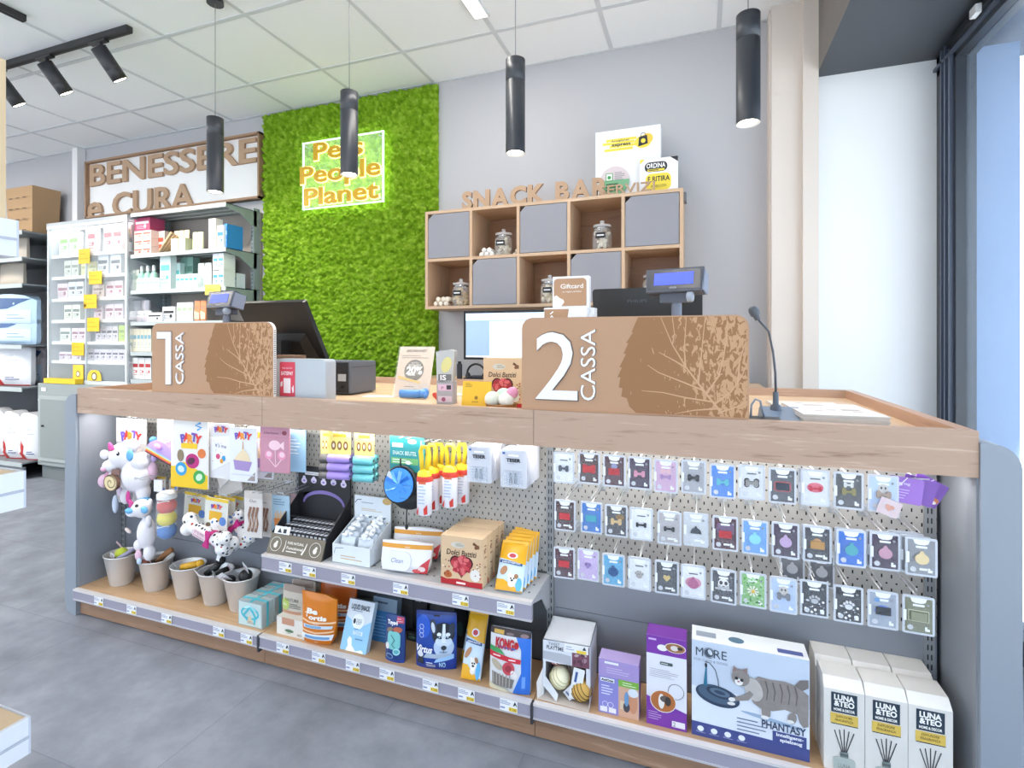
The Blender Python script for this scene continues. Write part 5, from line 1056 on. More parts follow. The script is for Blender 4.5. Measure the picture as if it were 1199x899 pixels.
# zinc buckets with their contents
ZN = C('#dcdbda', .34, metal=.5, bump=.12, bs=9)
def bucket(cx, cy, label, rz=.0):
    t = thing('zinc_bucket', label, 'bucket', (cx, cy, .119), rz)
    b = MB(); b.lathe([(.043, 0), (.044, .003), (.066, .122), (.0685, .124), (.0685, .127), (.066, .128), (.0635, .124), (.042, .008), (0, .008)], ZN, seg=36, sy=.93); b.build('shell', t); return t
names = ['first zinc bucket beside the end panel', 'second zinc bucket from the end panel', 'third zinc bucket, middle of the five', 'fourth zinc bucket, before the last', 'fifth zinc bucket, behind the clear ribbon boxes']
bk = []
for i, (u, v) in enumerate(((142.5, 682), (183, 685), (220.5, 690), (253, 699), (283, 711))):
    p = gr(u, v, .118); y = min(p.y, 1.545); x = ax(u, y); bk.append((x, y)); bucket(x, y, names[i]+', holding small dog toys')
WTG = C('#ecebec', .5)
def tagstrip(b, x, y, z, rz, ry, w=.022, l=.04, m=None):
    M_ = b.M; b.M = Matrix.Translation((x, y, z)) @ Euler((.5, ry, rz)).to_matrix().to_4x4(); b.box(-w/2, 0, 0, w/2, .0008, l, m or WTG); b.lines(-w*.35, l*.2, w*.35, l*.75, 3, C('#c97a7a'), 1.5, .3); b.M = M_
def content(i, nm, label, fn, cat='dog toy'):
    x, y = bk[i]; b = MB(); fn(b); tag(place(b.build(nm), (x, y, .119)), label, cat)
content(0, 'tennis_toy', 'lime green ball toy with white tags in the first bucket', lambda b: (b.ball((0, 0, .125), .024, C('#cbd94a', .9)), b.ball((-.035, .01, .115), .02, C('#b9a98f', .8)), tagstrip(b, .0, -.04, .118, .3, .6), tagstrip(b, -.01, .01, .14, -.4, -.5, m=C('#e8c9cf'))))
content(0, 'rope_toy', 'multicoloured rope toy lying in the first bucket', lambda b: b.tube([(.02, -.03, .115), (.035, .0, .13), (.045, .03, .145), (.03, .045, .15)], .009, C('#b7b0c9', .9, bump=.6, bs=200), 8).tube([(-.04, -.02, .105), (-.01, .03, .115), (.02, .04, .12)], .008, C('#8f8a58', .9), 8))
content(1, 'leather_toy', 'brown leather stick toy sticking out of the second bucket', lambda b: b.tube([(-.01, .01, .1), (.025, .02, .135), (.05, .03, .155)], .012, C('#a5744c', .8), 9).tube([(-.04, 0, .108), (0, .02, .12)], .013, C('#8d8276', .8)).ball((-.03, -.02, .112), .018, C('#9a5b52', .8), (1.4, 1, .6)))
content(1, 'tag_label', 'white tag with print lying across the second bucket', lambda b: tagstrip(b, .02, -.035, .118, -.2, .3, .03, .045), 'tag')
content(1, 'tag_label', 'smaller white tag tilted inside the second bucket', lambda b: tagstrip(b, -.03, -.01, .115, .4, -.9), 'tag')
content(2, 'yellow_toy', 'yellow rubber toy lying in the third bucket', lambda b: b.tube([(-.01, -.02, .118), (.02, -.01, .126), (.045, .01, .13)], .014, C('#e0a92c', .5), 10).ball((.05, .012, .13), .016, C('#e0a92c', .5)))
content(2, 'tag_label', 'white tag beside the yellow toy in the third bucket', lambda b: (tagstrip(b, -.035, -.02, .108, -.3, .4, .03, .04, C('#e3e0dc')), b.ball((-.03, .02, .105), .018, C('#a9a29a'), (1.3, 1, .6))))
BKR = C('#1d1e20', .45)
content(3, 'black_ball_toy', 'black rubber toy between white tags in the fourth bucket', lambda b: b.tube([(-.03, -.02, .11), (0, 0, .135), (.01, .01, .155)], .013, BKR, 10).ball((.012, .012, .16), .018, BKR).tube([(.02, -.02, .12), (.045, .02, .13)], .011, BKR, 8))
content(3, 'tag_label', 'white printed tag at the front rim of the fourth bucket, nearest the third bucket', lambda b: tagstrip(b, -.045, -.035, .1, -.2, .3, .04, .042), 'tag')
content(3, 'tag_label', 'long white tag leaning outwards from the fourth bucket', lambda b: tagstrip(b, .03, -.03, .12, -.3, 1.0, .028, .055), 'tag')
content(3, 'tag_label', 'white tag at the back of the fourth bucket', lambda b: tagstrip(b, .045, .02, .125, .1, .7, .03, .04), 'tag')
content(4, 'black_ball_toy', 'black knobbly ball toy in the fifth bucket', lambda b: b.ball((.02, 0, .125), .025, BKR, rot=None).ball((-.04, -.02, .11), .02, BKR, (1.3, 1, .8)))
content(4, 'tag_label', 'tall white tag standing up from the fifth bucket', lambda b: tagstrip(b, .025, .0, .14, -.1, .5, .03, .06), 'tag')
content(4, 'tag_label', 'white tag tilted left in the fifth bucket', lambda b: tagstrip(b, -.03, -.03, .108, .2, -.6, .03, .05), 'tag')
# ================================================================ middle bay, hanging goods
def pouchw(w, h, D, Dt=.0, wob=.0):
    """bulge of a filled stand-up pouch: deep at the foot, flat at the seal"""
    def f(co):
        x, y, z = co; s_ = max(0, 1-(2*x/w)**2); t = max(0, min(1, z/h)); p = (Dt+(D-Dt)*max(0, 1-t)**.55)*min(1, (1-t)/.12+.15)*(.55+.45*min(1, t/.12))
        q = p*s_**.6+wob*noise.noise(Vector((x*45, z*30, D*50)))*.5*min(1, s_*3)
        return Vector((x, y-q/2 if y <= .0005 else y+q/2, z))
    return f
# waste bag rolls with yellow headers
def roll_pack(u0, u1, vt, vm, vb, Y, hx, label, nr=2):
    c = (u0+u1)/2; a = at(c, vt, Y); m_ = at(c, vm, Y).z; z1 = at(c, vb, Y).z; w = ax(u1, Y)-ax(u0, Y)
    t = thing('bag_roll_pack', label, 'bag roll pack', (a.x, Y, z1), .15); hd = C('#eadb7c', .4)
    b = MB(); b.box(-w/2, .018, m_-z1-.004, w/2, .021, a.z-z1, hd); b.M = Matrix.Translation((0, .018, m_-z1)); hh = a.z-m_
    for k in range(3): b.ell(-w*.28+k*w*.28, hh*.38, w*.11, hh*.2, C('#8a5f33'), 1); b.ell(-w*.28+k*w*.28, hh*.38, w*.05, hh*.1, C('#e9d9c4'), 2)
    b.rect(-w*.3, hh*.75, w*.3, hh*.88, C('#c9a62c'), 1); b.build('header_card', t)
    rr = (m_-z1)/6; rm = C(hx, .35)
    for k in range(3):
        for q in range(nr): MB().tube([(-w/2+.001, .018*0+rr+q*2*rr, rr+2*rr*k), (w/2-.001, rr+q*2*rr, rr+2*rr*k)], rr*.98, rm, 14).tube([(w/2-.002, rr+q*2*rr, rr+2*rr*k), (w/2-.0005, rr+q*2*rr, rr+2*rr*k)], rr*.3, C('#2c2836', .6), 8).build('bag_roll', t)
    return t
roll_pack(373, 385, 505, 532, 562, 1.52, '#6a6966', 'pack of grey bag rolls under a yellow header, left of the lilac rolls')
roll_pack(383, 406, 506, 533, 563, 1.465, '#a78fd6', 'pack of lilac bag rolls under a yellow header')
roll_pack(413, 434, 507, 535, 566, 1.475, '#74c6cc', 'pack of turquoise bag rolls under a yellow header')
# snack bag with a teal header card, black pouch and blue lining
a = at(470, 512, 1.47); zb = at(470, 595, 1.47).z
t = thing('snack_pouch_card', 'teal header card carrying a round black pouch lined with blue', 'treat pouch', (a.x, 1.47, zb)); h = a.z-zb
w = ax(483, 1.47)-ax(448, 1.47); hz = at(448, 551, 1.47).z-zb
b = MB(); b.M = Matrix.Translation((0, .02, 0)); b.box(-w/2, 0, hz, w/2, .002, h, C('#2f8e94', .4)); b.rect(-w*.42, h*.84, -w*.05, h*.9, C('#e6efe9'), 1); b.text('PREMIUM', -w*.23, h*.87, h*.03, C('#2a5d60'), w=w*.3, l=2); b.text('SNACK BEUTEL', 0, h*.76, h*.055, C('#e9f3f0'), w=w*.8, l=1); b.ell(w*.25, h*.93, w*.15, h*.035, C('#cfe4de'), 1); b.rect(-w*.45, h*.6, w*.45, h*.69, C('#6fb070'), 1); b.lines(-w*.4, h*.61, w*.3, h*.68, 2, C('#dff0dc'), 2, .4); b.ell(w*.12, h*.63, w*.09, h*.03, C('#e9f0e8'), 2); b.build('header_card', t)
cx, cz = at(469, 567, 1.47).x-a.x, at(469, 567, 1.47).z-zb
b = MB(); b.M = Matrix.Translation((cx, -.0, cz)) @ Matrix.Rotation(R(78), 4, 'X'); b.lathe([(.058, .0), (.061, -.004), (.061, .006), (.055, .008), (.052, -.01), (.046, -.05), (.03, -.07), (0, -.074)], C('#1e2025', .7), seg=28); b.build('pouch_rim', t)
b = MB(); b.M = Matrix.Translation((cx, -.006, cz)) @ Matrix.Rotation(R(78), 4, 'X'); bl = C('#3f8fe0', .5, bump=.6, bs=30)
vs = []
for i in range(24):
    a_ = 2*PI*i/24; vs.append((.053*math.cos(a_), .053*math.sin(a_), .004))
b.lathe([(.054, .006), (.04, -.008+.002), (.02, -.02), (0, -.03)], bl, seg=24); b.build('blue_lining', t)
b = MB(); rd = random.Random(2)
for k in range(9):
    a_ = k*.7; b.M = Matrix.Translation((cx, -.01, cz)) @ Matrix.Rotation(-a_, 4, 'Y'); b.add([(0, .0, 0), (.046, -.004, -.007), (.05, -.007, .004), (.02, -.008, .006)], [(0, 1, 2, 3)], C(['#6db4f2', '#2f78cf', '#8cc6f5'][k % 3], .4))
b.M = Matrix.Translation((cx-.03, -.014, cz+.03)) @ Matrix.Rotation(R(25), 4, 'Y'); b.box(-.012, 0, -.008, .012, .001, .01, C('#d8dde6')); b.build('folded_lining', t)
x1 = at(477, 588, 1.5).x-a.x
b = MB(); b.ball((cx+.02, .02, cz-.045), .056, C('#232529', .8, bump=.3, bs=60), (1.05, .75, .7)); b.build('pouch_body', t)
b = MB(); b.tube([(cx+.03, -.01, cz-.06), (cx+.03, -.012, cz-.1), (cx+.03, -.012, cz-.125)], .0022, BLACK).ball((cx+.03, -.012, cz-.13), .007, BLACK, (.8, .8, 1.4)).tube([(cx, 0, cz+.058), (cx, 0, cz+.085)], .003, BLACK); b.build('drawstring', t)
t = bag_card('snack_pouch_card', 'treat pouch', 'second teal snack pouch card with blue pouch, hanging behind the first', 1.545, 470, 497, 512, 575, '#4fb3bd', lambda b, w, h: (b.rect(-w/2, 0, w/2, h, C('#59b8c2', .4), 1), b.rect(-w*.3, h*.8, w*.4, h*.95, C('#9ad8dc'), 2), b.lines(-w*.3, h*.5, w*.3, h*.7, 2, C('#d9f0f0'), 2, .4), b.ell(w*.1, h*.05, w*.4, h*.2, C('#3f8fe0'), 3), b.ring(w*.1, h*.05, w*.42, .005, BLACK, 4, 24, h*.22)))
# yellow scented bottles with loop handles
def yellow_bottle(u, vt, vb, Y, label, sc=1):
    a = at(u, vt, Y); zb = at(u, vb, Y).z; h = a.z-zb; t = thing('pump_bottle', label, 'bottle', (a.x, Y, zb), .1)
    wv = C('#eceaf0', .35); ye = C('#f2cf2e', .35); b = MB(); hb = h*.56; b.lathe([(0, 0), (.02, .001), (.0245, .006), (.025, hb-.012), (.022, hb-.002), (.0, hb)], wv, seg=24, sy=.7)
    b.build('bottle', t)
    b = MB(); b.M = Matrix.Translation((0, -.0176, 0)); b.lines(-.014, hb*.3, .013, hb*.8, 6, C('#b4c3da'), 1, .35); b.rect(-.012, hb*.82, .012, hb*.88, C('#e0764a'), 1); b.poly([(.006, .006), (.018, .01), (.017, hb*.32), (.004, hb*.2)], C('#d23c32'), 1); b.poly([(-.02, .012), (-.014, .004), (-.012, hb*.26)], C('#d23c32'), 1); b.build('label_print', t)
    b = MB(); b.lathe([(.0255, hb-.016), (.026, hb-.004), (.024, hb+.002), (0, hb+.002)], C('#d8402c', .4), seg=24, sy=.72); b.build('red_collar', t)
    b = MB(); b.lathe([(.024, hb+.001), (.021, hb+.012), (.013, hb+.02), (.0, hb+.022)], ye, seg=20, sy=.75)
    b.tube([(-.008, 0, hb+.016), (-.010, 0, hb+.05), (-.013, 0, h-.02), (-.008, 0, h-.006), (.008, 0, h-.006), (.013, 0, h-.02), (.010, 0, hb+.05), (.008, 0, hb+.016)], .0072, ye, 10); b.build('yellow_handle', t)
    return t
for i, (u, vt, vb, Y) in enumerate(((541, 518, 589, 1.55), (527, 519, 594, 1.49), (514, 518, 590, 1.56), (506, 519, 597, 1.51), (497, 521, 603, 1.455))):
    yellow_bottle(u, vt, vb, Y, ['white bottle with yellow handle, rearmost at the right of the bottle cluster', 'white bottle with yellow handle, front one of the right pair', 'white bottle with yellow handle at the back of the left bottles', 'white bottle with yellow handle in the middle of the left bottles', 'frontmost white bottle with yellow handle and red collar'][i])
# tweezer blister packs in two deep rows
def blister_row(u0, u1, vt, vb, n, who, txt):
    Y = 1.452; a = at((u0+u1)/2, vt, Y); zb = at((u0+u1)/2, vb, Y).z; w, h = ax(u1, Y)-ax(u0, Y), a.z-zb
    for k in range(n-1, -1, -1):
        t = thing('blister_pack', ('front clear blister pack of the %s row of tweezers' if k == 0 else 'clear blister pack queued behind the front of the %s row') % who, 'blister pack', (a.x, Y+.0125*k, zb), .03, 'blister packs of the %s row' % who if k else None)
        b = MB(); b.prism(rrect(-w/2, 0, w/2, h, .004, 3), 0, .0012, clear('#e8e9f0', .62, .15)); b.build('tray', t)
        b = MB(); b.box(-w*.42, .0013, h*.06, w*.42, .002, h*.97, C('#d2d1da', .4)); 
        if k == 0:
            b.M = Matrix.Translation((0, -.0003, 0)); b.text(txt, 0, h*.73, h*.09, C('#2b2b33'), w=w*.55, bold=.05); b.lines(-w*.2, h*.62, w*.2, h*.66, 1, C('#9b9ba6'), 1); b.rect(-w*.42, h*.88, -w*.32, h*.94, C('#3f67a8'), 1); b.poly(rrect(-w*.2, h*.83, w*.2, h*.88, .002), C('#f2f2f5'), 1)
            b.rect(-w*.22, h*.1, w*.2, h*.42, C('#b4bdcb'), 1)
        b.build('insert', t)
        b = MB(); b.box(-w*.33, -.0095, h*.06, w*.33, -.0005, h*.45, clear('#dfe5ef', .28, .1)); b.build('bubble', t)
        if k < 2:
            for x in (-.008, .007):
                b = MB(); b.tube([(x-.003, -.004, h*.12), (x-.001, -.004, h*.4), (x+.001, -.004, h*.4), (x+.004, -.004, h*.12)], .0013, C('#7d828c', .25, metal=.8), 6); b.build('tweezers', t)
blister_row(547, 575, 523, 565, 11, 'left', 'TESER'); blister_row(586, 616.5, 527, 571, 11, 'right', 'TESER')
for a in ((392, 507, 1.45, 'hook of the lilac bag rolls'), (424, 508, 1.45, 'hook of the turquoise bag rolls'), (470, 514, 1.45, 'hook of the teal snack pouch card'), (500, 518, 1.45, 'hook of the left yellow handled bottles'), (530, 517, 1.45, 'hook of the right yellow handled bottles'), (561, 521, 1.45, 'hook of the left tweezers row'), (601, 525, 1.45, 'hook of the right tweezers row')):
    whook(a[0], a[1], a[2], 'double wire '+a[3])

# ================================================================ goods on the middle shelf (top at z = .4045)
ZS = .405
# black display box with rows of small black and white packets
x0, x1 = -1.446, -1.208; w = x1-x0
t = thing('counter_display_box', 'black display box with high back card and flap front holding rows of small packets', 'display box', ((x0+x1)/2, 1.445, ZS)); k = C('#222125', .45); 
zt = at(361, 545, 1.605).z-ZS
b = MB(); b.box(-w/2, .15, 0, w/2, .156, zt, k); b.box(-w/2, .02, 0, w/2, .156, .004, k)
for sx in (-w/2, w/2-.003): b.add([(sx+dx, y, z) for dx in (0, .003) for y, z in ((.0, .0), (.15, 0), (.15, zt*.62), (.02, .066))], [(0, 1, 2, 3), (7, 6, 5, 4), (0, 4, 5, 1), (1, 5, 6, 2), (2, 6, 7, 3), (3, 7, 4, 0)], k)
b.box(-w/2+.02, .09, .1, w/2-.01, .094, .104, k).build('tray', t)
b = MB(); b.M = Matrix.Translation((0, .15, 0)); b.poly([(-w*.48, zt*.62)]+[(x_, z_) for x_, z_ in reversed(arc(0, zt*.56, w*.42, zt*.16, 10, 170, 14))]+[], C('#222125'), 1); b.poly(arc(0, zt*.5, w*.40, zt*.19, 0, 180, 18), C('#7f6fae'), 2); b.poly(arc(0, zt*.49, w*.37, zt*.15, 0, 180, 18), k, 3)
for i in range(5): b.ell(-w*.38+i*w*.19, zt*.8+(i % 2)*.004, .013, .011, C('#d9cfe6'), 2); b.ell(-w*.38+i*w*.19, zt*.84, .007, .008, C('#d9cfe6'), 2); b.ell(-w*.38+i*w*.19, zt*.8, .006, .004, C('#8d7bb5'), 3)
b.rect(-w*.36, zt*.885, -w*.08, zt*.93, C('#e9e9ec'), 2); b.text('PURE NATURAL', -w*.22, zt*.907, .005, k, w=w*.24, l=3); b.rect(w*.1, zt*.9, w*.4, zt*.925, C('#e9e9ec'), 2); b.build('back_card_print', t)
b = MB(); b.hull8([(-w/2, -.008, .0), (w/2, -.008, .0), (w/2, .002, .0), (-w/2, .002, .0), (-w/2, .018, .062), (w/2, .018, .062), (w/2, .022, .062), (-w/2, .022, .062)], C('#6f6657', .5)); b.build('front_flap', t)
b = MB(); b.M = Matrix.Translation((0, -.009, 0)) @ Matrix.Rotation(R(-22), 4, 'X'); wt = C('#e6e0d4')
for cx in (-w*.36, w*.36): b.ring(cx, .034, .024, .0015, wt, 2); b.ell(cx, .03, .008, .009, wt, 2); b.ell(cx+.004, .04, .005, .005, wt, 3)
b.text('PURE NATURAL', 0, .044, .008, wt, w=.07, l=2, bold=.02); b.text('Functional', 0, .028, .009, wt, w=.07, l=2, bold=.02); b.lines(-.035, .012, .035, .02, 1, wt, 2, .4); b.stroke([(-w*.2, .012), (-w*.18, .03), (-w*.185, .05)], .005, wt, 2, .002); b.stroke([(w*.14, .012), (w*.18, .03), (w*.2, .05)], .007, wt, 2, .003); b.build('flap_print', t)
pk = [C('#26262b', .4), C('#dfe3ea', .4), C('#9aa6c4', .4)]
for i in range(12):
    for j in range(3):
        x = -w/2+.012+i*.0182; b = MB(); y = .03+j*.036; z = .008+j*.006
        b.box(x, y, z, x+.0165, y+.033, z+.062, pk[0]); b.box(x+.003, y-.0006, z+.02, x+.0135, y, z+.056, pk[1]); b.box(x+.004, y-.001, z+.006, x+.012, y-.0004, z+.018, pk[2]); b.box(x+.002, y+.004, z+.062, x+.0145, y+.016, z+.0626, pk[1]); b.box(x+.004, y+.02, z+.062, x+.012, y+.03, z+.0625, C('#8b8f99'))
        if i in (0, 1, 2) and j == 0: continue
        o = b.build('treat_packet', org=((x0+x1)/2*0, 0, 0)); o.location = ((x0+x1)/2, 1.445, ZS+.001); tag(o, 'small black and white packet standing in the black display box', 'packet', 'packets in the black display box')
b = MB(); b.box(-.034, 0, 0, .034, .001, .032, C('#e3e6ee')); b.poly([(-.02, .01), (-.01, .026), (0, .01)], k, 1); b.rect(.006, .01, .02, .024, k, 1); tag(place(b.build('paper_label'), ((x0+x1)/2-.075, 1.462, ZS+.056), 0, -.3), 'white folded paper label at the front of the black display box', 'label')
# white display box of sachets
x0, x1 = ax(390, 1.46), ax(434, 1.46); w = x1-x0
t = thing('counter_display_box', 'white display box with back card and gold strip, filled with white sachets', 'display box', ((x0+x1)/2, 1.458, ZS)); wb = C('#dfe5ea', .45); zt = at(403, 578, 1.575).z-ZS
b = MB(); b.box(-w/2, .12, 0, w/2, .124, zt, wb); b.box(-w/2, 0, 0, w/2, .12, .003, wb); b.box(-w/2, -.001, 0, w/2, .002, .062, wb)
for sx in (-w/2, w/2-.002): b.add([(sx+dx, y, z) for dx in (0, .002) for y, z in ((.0, .0), (.12, 0), (.12, zt*.6), (.0, .062))], [(0, 1, 2, 3), (7, 6, 5, 4), (0, 4, 5, 1), (1, 5, 6, 2), (2, 6, 7, 3), (3, 7, 4, 0)], wb)
b.build('carton', t)
b = MB(); b.M = Matrix.Translation((0, .12, 0)); b.rect(-w*.45, zt*.50, w*.45, zt*.56, C('#b8975a'), 1); b.lines(-w*.3, zt*.72, w*.3, zt*.78, 2, C('#c8a878'), 1, .3); b.lines(-w*.3, zt*.86, w*.2, zt*.9, 1, C('#a3acb5'), 1, .4); b.ell(w*.4, zt*.94, w*.12, zt*.06, C('#c4a468'), 1); b.stroke([(-w*.48, zt*.86), (-w*.42, zt*.92), (-w*.3, zt*.93)], .003, C('#6b7885'), 1)
for i, x in enumerate((-w*.3, -w*.08, w*.12, w*.3)): b.ell(x, zt*.62, .008, .003, C('#55606a'), 1); b.ell(x+.008, zt*.635, .003, .0025, C('#55606a'), 1); b.stroke([(x-.008, zt*.62), (x-.012, zt*.64)], .0012, C('#55606a'), 1)
b.M = Matrix.Translation((0, -.001, 0)); b.lines(-w*.28, .012, w*.32, .03, 2, C('#c8a878'), 1, .3); b.stroke([(-w*.45, .03), (-w*.42, .048), (-w*.2, .052)], .002, C('#6b7885'), 1); b.build('carton_print', t)
for i in range(2):
    for j in range(5):
        b = MB(); wf = pouchw(.058, .075, .012, .004, .004); b.prism(rrect(-.029, 0, .029, .07, .003), 0, .001, C('#d3dbe4', .3)); o = b.build('sachet', warp=wf, grid=.01); place(o, ((x0+x1)/2-w*.24+i*w*.48, 1.475+j*.022, ZS+.012+j*.009), .08*(i-.5), -.25)
        tag(o, 'white sachet standing in the white display box', 'sachet', 'sachets in the white display box')
        b = MB(); [b.ball((random.uniform(-.014, .014), random.uniform(-.006, .008), random.uniform(-.004, .008)), .0085, C('#eef1f5', .4, bump=.8, bs=160), (random.uniform(.7, 1.6), .8, random.uniform(.5, 1.1)), 7, 5) for q in range(5)]; o2 = b.build('sachet_cap', parent=o); o2.location = (0, -.004, .072)
# wet wipes packs
def wipes(u0, u1, Y, label, z, sc=1):
    xa, xb = ax(u0, Y), ax(u1, Y); w = xb-xa; h = .097*sc
    t = thing('wet_wipes_pack', label, 'wipes pack', ((xa+xb)/2, Y, z), .1, rx=-.25)
    b = MB(); wm = C('#e9e7ea', .3); b.prism([(-w/2+.006, 0), (w/2-.012, 0), (w/2, h*.3), (w/2+.004, h*.95), (w*.1, h), (-w/2-.004, h*.93), (-w/2, h*.3)], 0, .001, wm)
    b.L = .0009; b.poly([(-w/2-.002, h*.72), (w/2+.003, h*.76), (w/2+.003, h*.9), (-w/2-.002, h*.86)], C('#e09a2e', .4), 1); b.poly([(w*.2, 0), (w*.46, 0), (w*.5, h*.5), (w*.36, h*.3)], C('#c8343c', .4), 1); b.ell(w*.36, h*.14, .012, .008, C('#f0d8d8'), 2); b.ell(w*.26, h*.07, .014, .006, C('#d8565a'), 2)
    b.text('wipes', w*.05, h*.8, .006, C('#f7ead2'), l=2); b.build('pack', t, warp=pouchw(w*1.08, h*1.6, .045, .03), grid=.008)
    b = MB(); b.M = Matrix.Translation((-w*.12, -.026, h*.36)); b.prism(rrect(-w*.27, -h*.3, w*.27, h*.28, .022, 8), 0, .006, C('#e4e5ee', .3)); b.text('Clean', 0, 0, .014, C('#7d84a8'), w=w*.24, shear=.2, l=1); b.build('lid', t, bevel=.0015)
wipes(462, 514, 1.565, 'second white wipes pack with red print, lying behind the front pack', ZS+.012)
wipes(448, 502, 1.475, 'white and orange wipes pack with an oval lid, front of the shelf', ZS)
# heart biscuit boxes
x0, x1 = ax(517, 1.448), ax(565, 1.448); w = x1-x0; h = at(565, 632, 1.448).z-ZS
hb0 = heart_box(w, h, .042, 'beige heart biscuit box at the front of the row of four on the shelf')
place(hb0, ((x0+x1)/2, 1.446, ZS), .02)
for k, nm in ((1, 'second'), (2, 'third'), (3, 'rearmost')): copy_thing(hb0, ((x0+x1)/2+.002*k, 1.446+.0435*k, ZS), None, 'beige heart biscuit box, %s of the four in the row on the shelf' % nm)
# yellow dental stick pouches
def dental(w, h, label, front=True):
    t = thing('dental_stick_pouch', label, 'treat pouch'); y_ = C('#e3a91e', .3); b = MB(); b.prism([(-w/2, 0), (w/2, 0), (w/2, h), (-w/2, h)], 0, .001, C('#c9dcee', .3)); b.L = .0008
    b.poly([(-w/2, h*.66), (-w*.1, h*.62), (w/2, h*.56), (w/2, h), (-w/2, h)], y_, 1); b.poly([(-w/2, 0), (w/2, 0), (w/2, h*.02), (w*.1, h*.12), (-w*.2, h*.22), (-w/2, h*.22)], y_, 1)
    b.ell(.0, h*.72, w*.2, h*.065, C('#ece9ee'), 2); b.ell(.0, h*.72, w*.13, h*.045, C('#c3404e'), 3); b.poly([(-w*.46, h*.56), (w*.4, h*.52), (w*.4, h*.57), (-w*.46, h*.62)], C('#24508c'), 3); b.text('DENTASTIX', -.001, h*.568, h*.027, C('#f0f2f6'), w=w*.7, bold=.03, l=4, rot=-3)
    b.ell(-w*.25, h*.4, w*.12, h*.1, C('#b07f5a'), 2, -30); b.ell(w*.12, h*.24, w*.17, h*.1, C('#f1ece6'), 3); b.ell(w*.24, h*.3, w*.08, h*.05, C('#9a6f4d'), 4, 30); b.ell(w*.0, h*.3, w*.07, h*.05, C('#f1ece6'), 4, 30); b.ell(w*.06, h*.25, .0025, .0025, BLACK, 5); b.ell(w*.17, h*.25, .0025, .0025, BLACK, 5); b.ell(w*.11, h*.21, .004, .003, BLACK, 5); b.ell(w*.1, h*.14, w*.13, h*.06, C('#e6e0da'), 2)
    b.ell(w*.36, h*.14, w*.1, h*.14, C('#5fb0e6'), 2)
    b.build('pouch', t, warp=pouchw(w*1.04, h*1.04, .026, .016, .004), grid=.009)
    b = MB(); b.add([(-w*.5, -.012, 0), (w*.5, -.012, 0), (w*.46, .016, .003), (-w*.46, .016, .003), (-w*.5, -.012, .0015), (w*.5, -.012, .0015)], [(0, 1, 2, 3), (0, 4, 5, 1)], y_); b.build('crimped_foot', t); b = MB(); b.prism([(-w/2, h), (w/2, h), (w/2, h+.008), (-w/2, h+.008)], 0, .001, y_); b.build('crimped_seal', t); return t
loc, w, h, ln = stand(1.462, 580, 611, 592, 636, ZS)
dp0 = dental(w, h, 'yellow dental stick pouch with a dog, front of the leaning row on the shelf')
place(dp0, loc, .06, -ln)
for k, nm in ((1, 'second'), (2, 'third'), (3, 'fourth'), (4, 'rearmost')): copy_thing(dp0, loc+Vector((.003*k, .027*k, .0)), None, 'yellow dental stick pouch, %s of the five leaning on the shelf' % nm).rotation_euler[0] = -ln+.06*k
# ================================================================ goods on the base deck (top at z = .118)
ZD = .1185
def pack(name, cat, label, Y, ul, ur, ut, vt, paint, base, depth=.05, rz=0, bulge=None, lean=None, top=None, side=None, group=None, outline=None, h_=None, wob=.003):
    loc, w, h, ln = stand(Y, ul, ur, ut, vt, ZD)
    if lean is not None: h = h*math.cos(ln)/math.cos(lean); ln = lean
    if h_: h = h_
    t = thing(name, label, cat, loc, rz, group, rx=-ln); b = MB(); m = base if not isinstance(base, str) else C(base, .35)
    if bulge is None:
        b.box(-w/2, 0, 0, w/2, depth, h, side or m, top=top or m, front=m); b.L = .0006; paint(b, w, h); o = b.build('carton', t)
    else:
        b.prism(outline(w, h) if outline else rrect(-w/2, 0, w/2, h, .006, 3), 0, .001, m); b.L = .0009; paint(b, w, h); o = b.build('pouch', t, warp=pouchw(w*1.03, h*1.02, bulge, .004, wob), grid=.010)
    return t, w, h
# clear boxes with turquoise ribbon
def p_ribbon(b, w, h):
    tq = C('#4fbccb', .3); b.rect(-w*.46, .003, w*.46, h*.97, C('#c6d9d8', .3), 1); b.ring(0, h*.55, w*.38, .008, tq, 2, 24, h*.27); b.stroke([(-.004, h*.75), (-w*.25, h*.45), (-w*.1, h*.25)], .009, tq, 3); b.stroke([(.004, h*.75), (w*.22, h*.45), (w*.18, h*.12)], .009, tq, 3); b.ell(-w*.1, h*.8, w*.14, h*.05, C('#bfeef2', .3), 4, 20); b.ell(w*.14, h*.76, w*.14, h*.05, C('#9de0e8', .3), 4, -20); b.lines(-w*.1, h*.13, w*.22, h*.24, 3, C('#b0805e'), 3, .4); b.poly([(-w*.14, h*.22), (0, h*.5), (w*.12, h*.22)], C('#d9c6a8'), 2)
rb, w, h = pack('ribbon_gift_box', 'gift box', 'clear gift box tied with turquoise ribbon, front of the row beside the fifth bucket', 1.45, 279, 307, 279, 702, p_ribbon, clear('#d5e4e4', .55, .1), depth=.05)
b = MB(); tq = C('#4fbccb', .3)
b.box(-w/2-.0008, .02, 0, -w/2, .03, h, tq); b.box(w/2, .02, 0, w/2+.0008, .03, h, tq); b.box(-w/2, .02, h, w/2, .03, h+.0008, tq); b.box(-.006, 0, h, .006, .05, h+.0009, tq); b.build('ribbon', rb)
MB().box(-w*.3, .012, .004, w*.3, .04, h*.6, C('#b98f74', .7)).build('biscuits', rb)
for k, nm in ((1, 'second'), (2, 'third')): copy_thing(rb, rb.location+Vector((.004*k, .055*k, 0)), None, 'clear gift box with turquoise ribbon, %s of the row beside the fifth bucket' % nm)
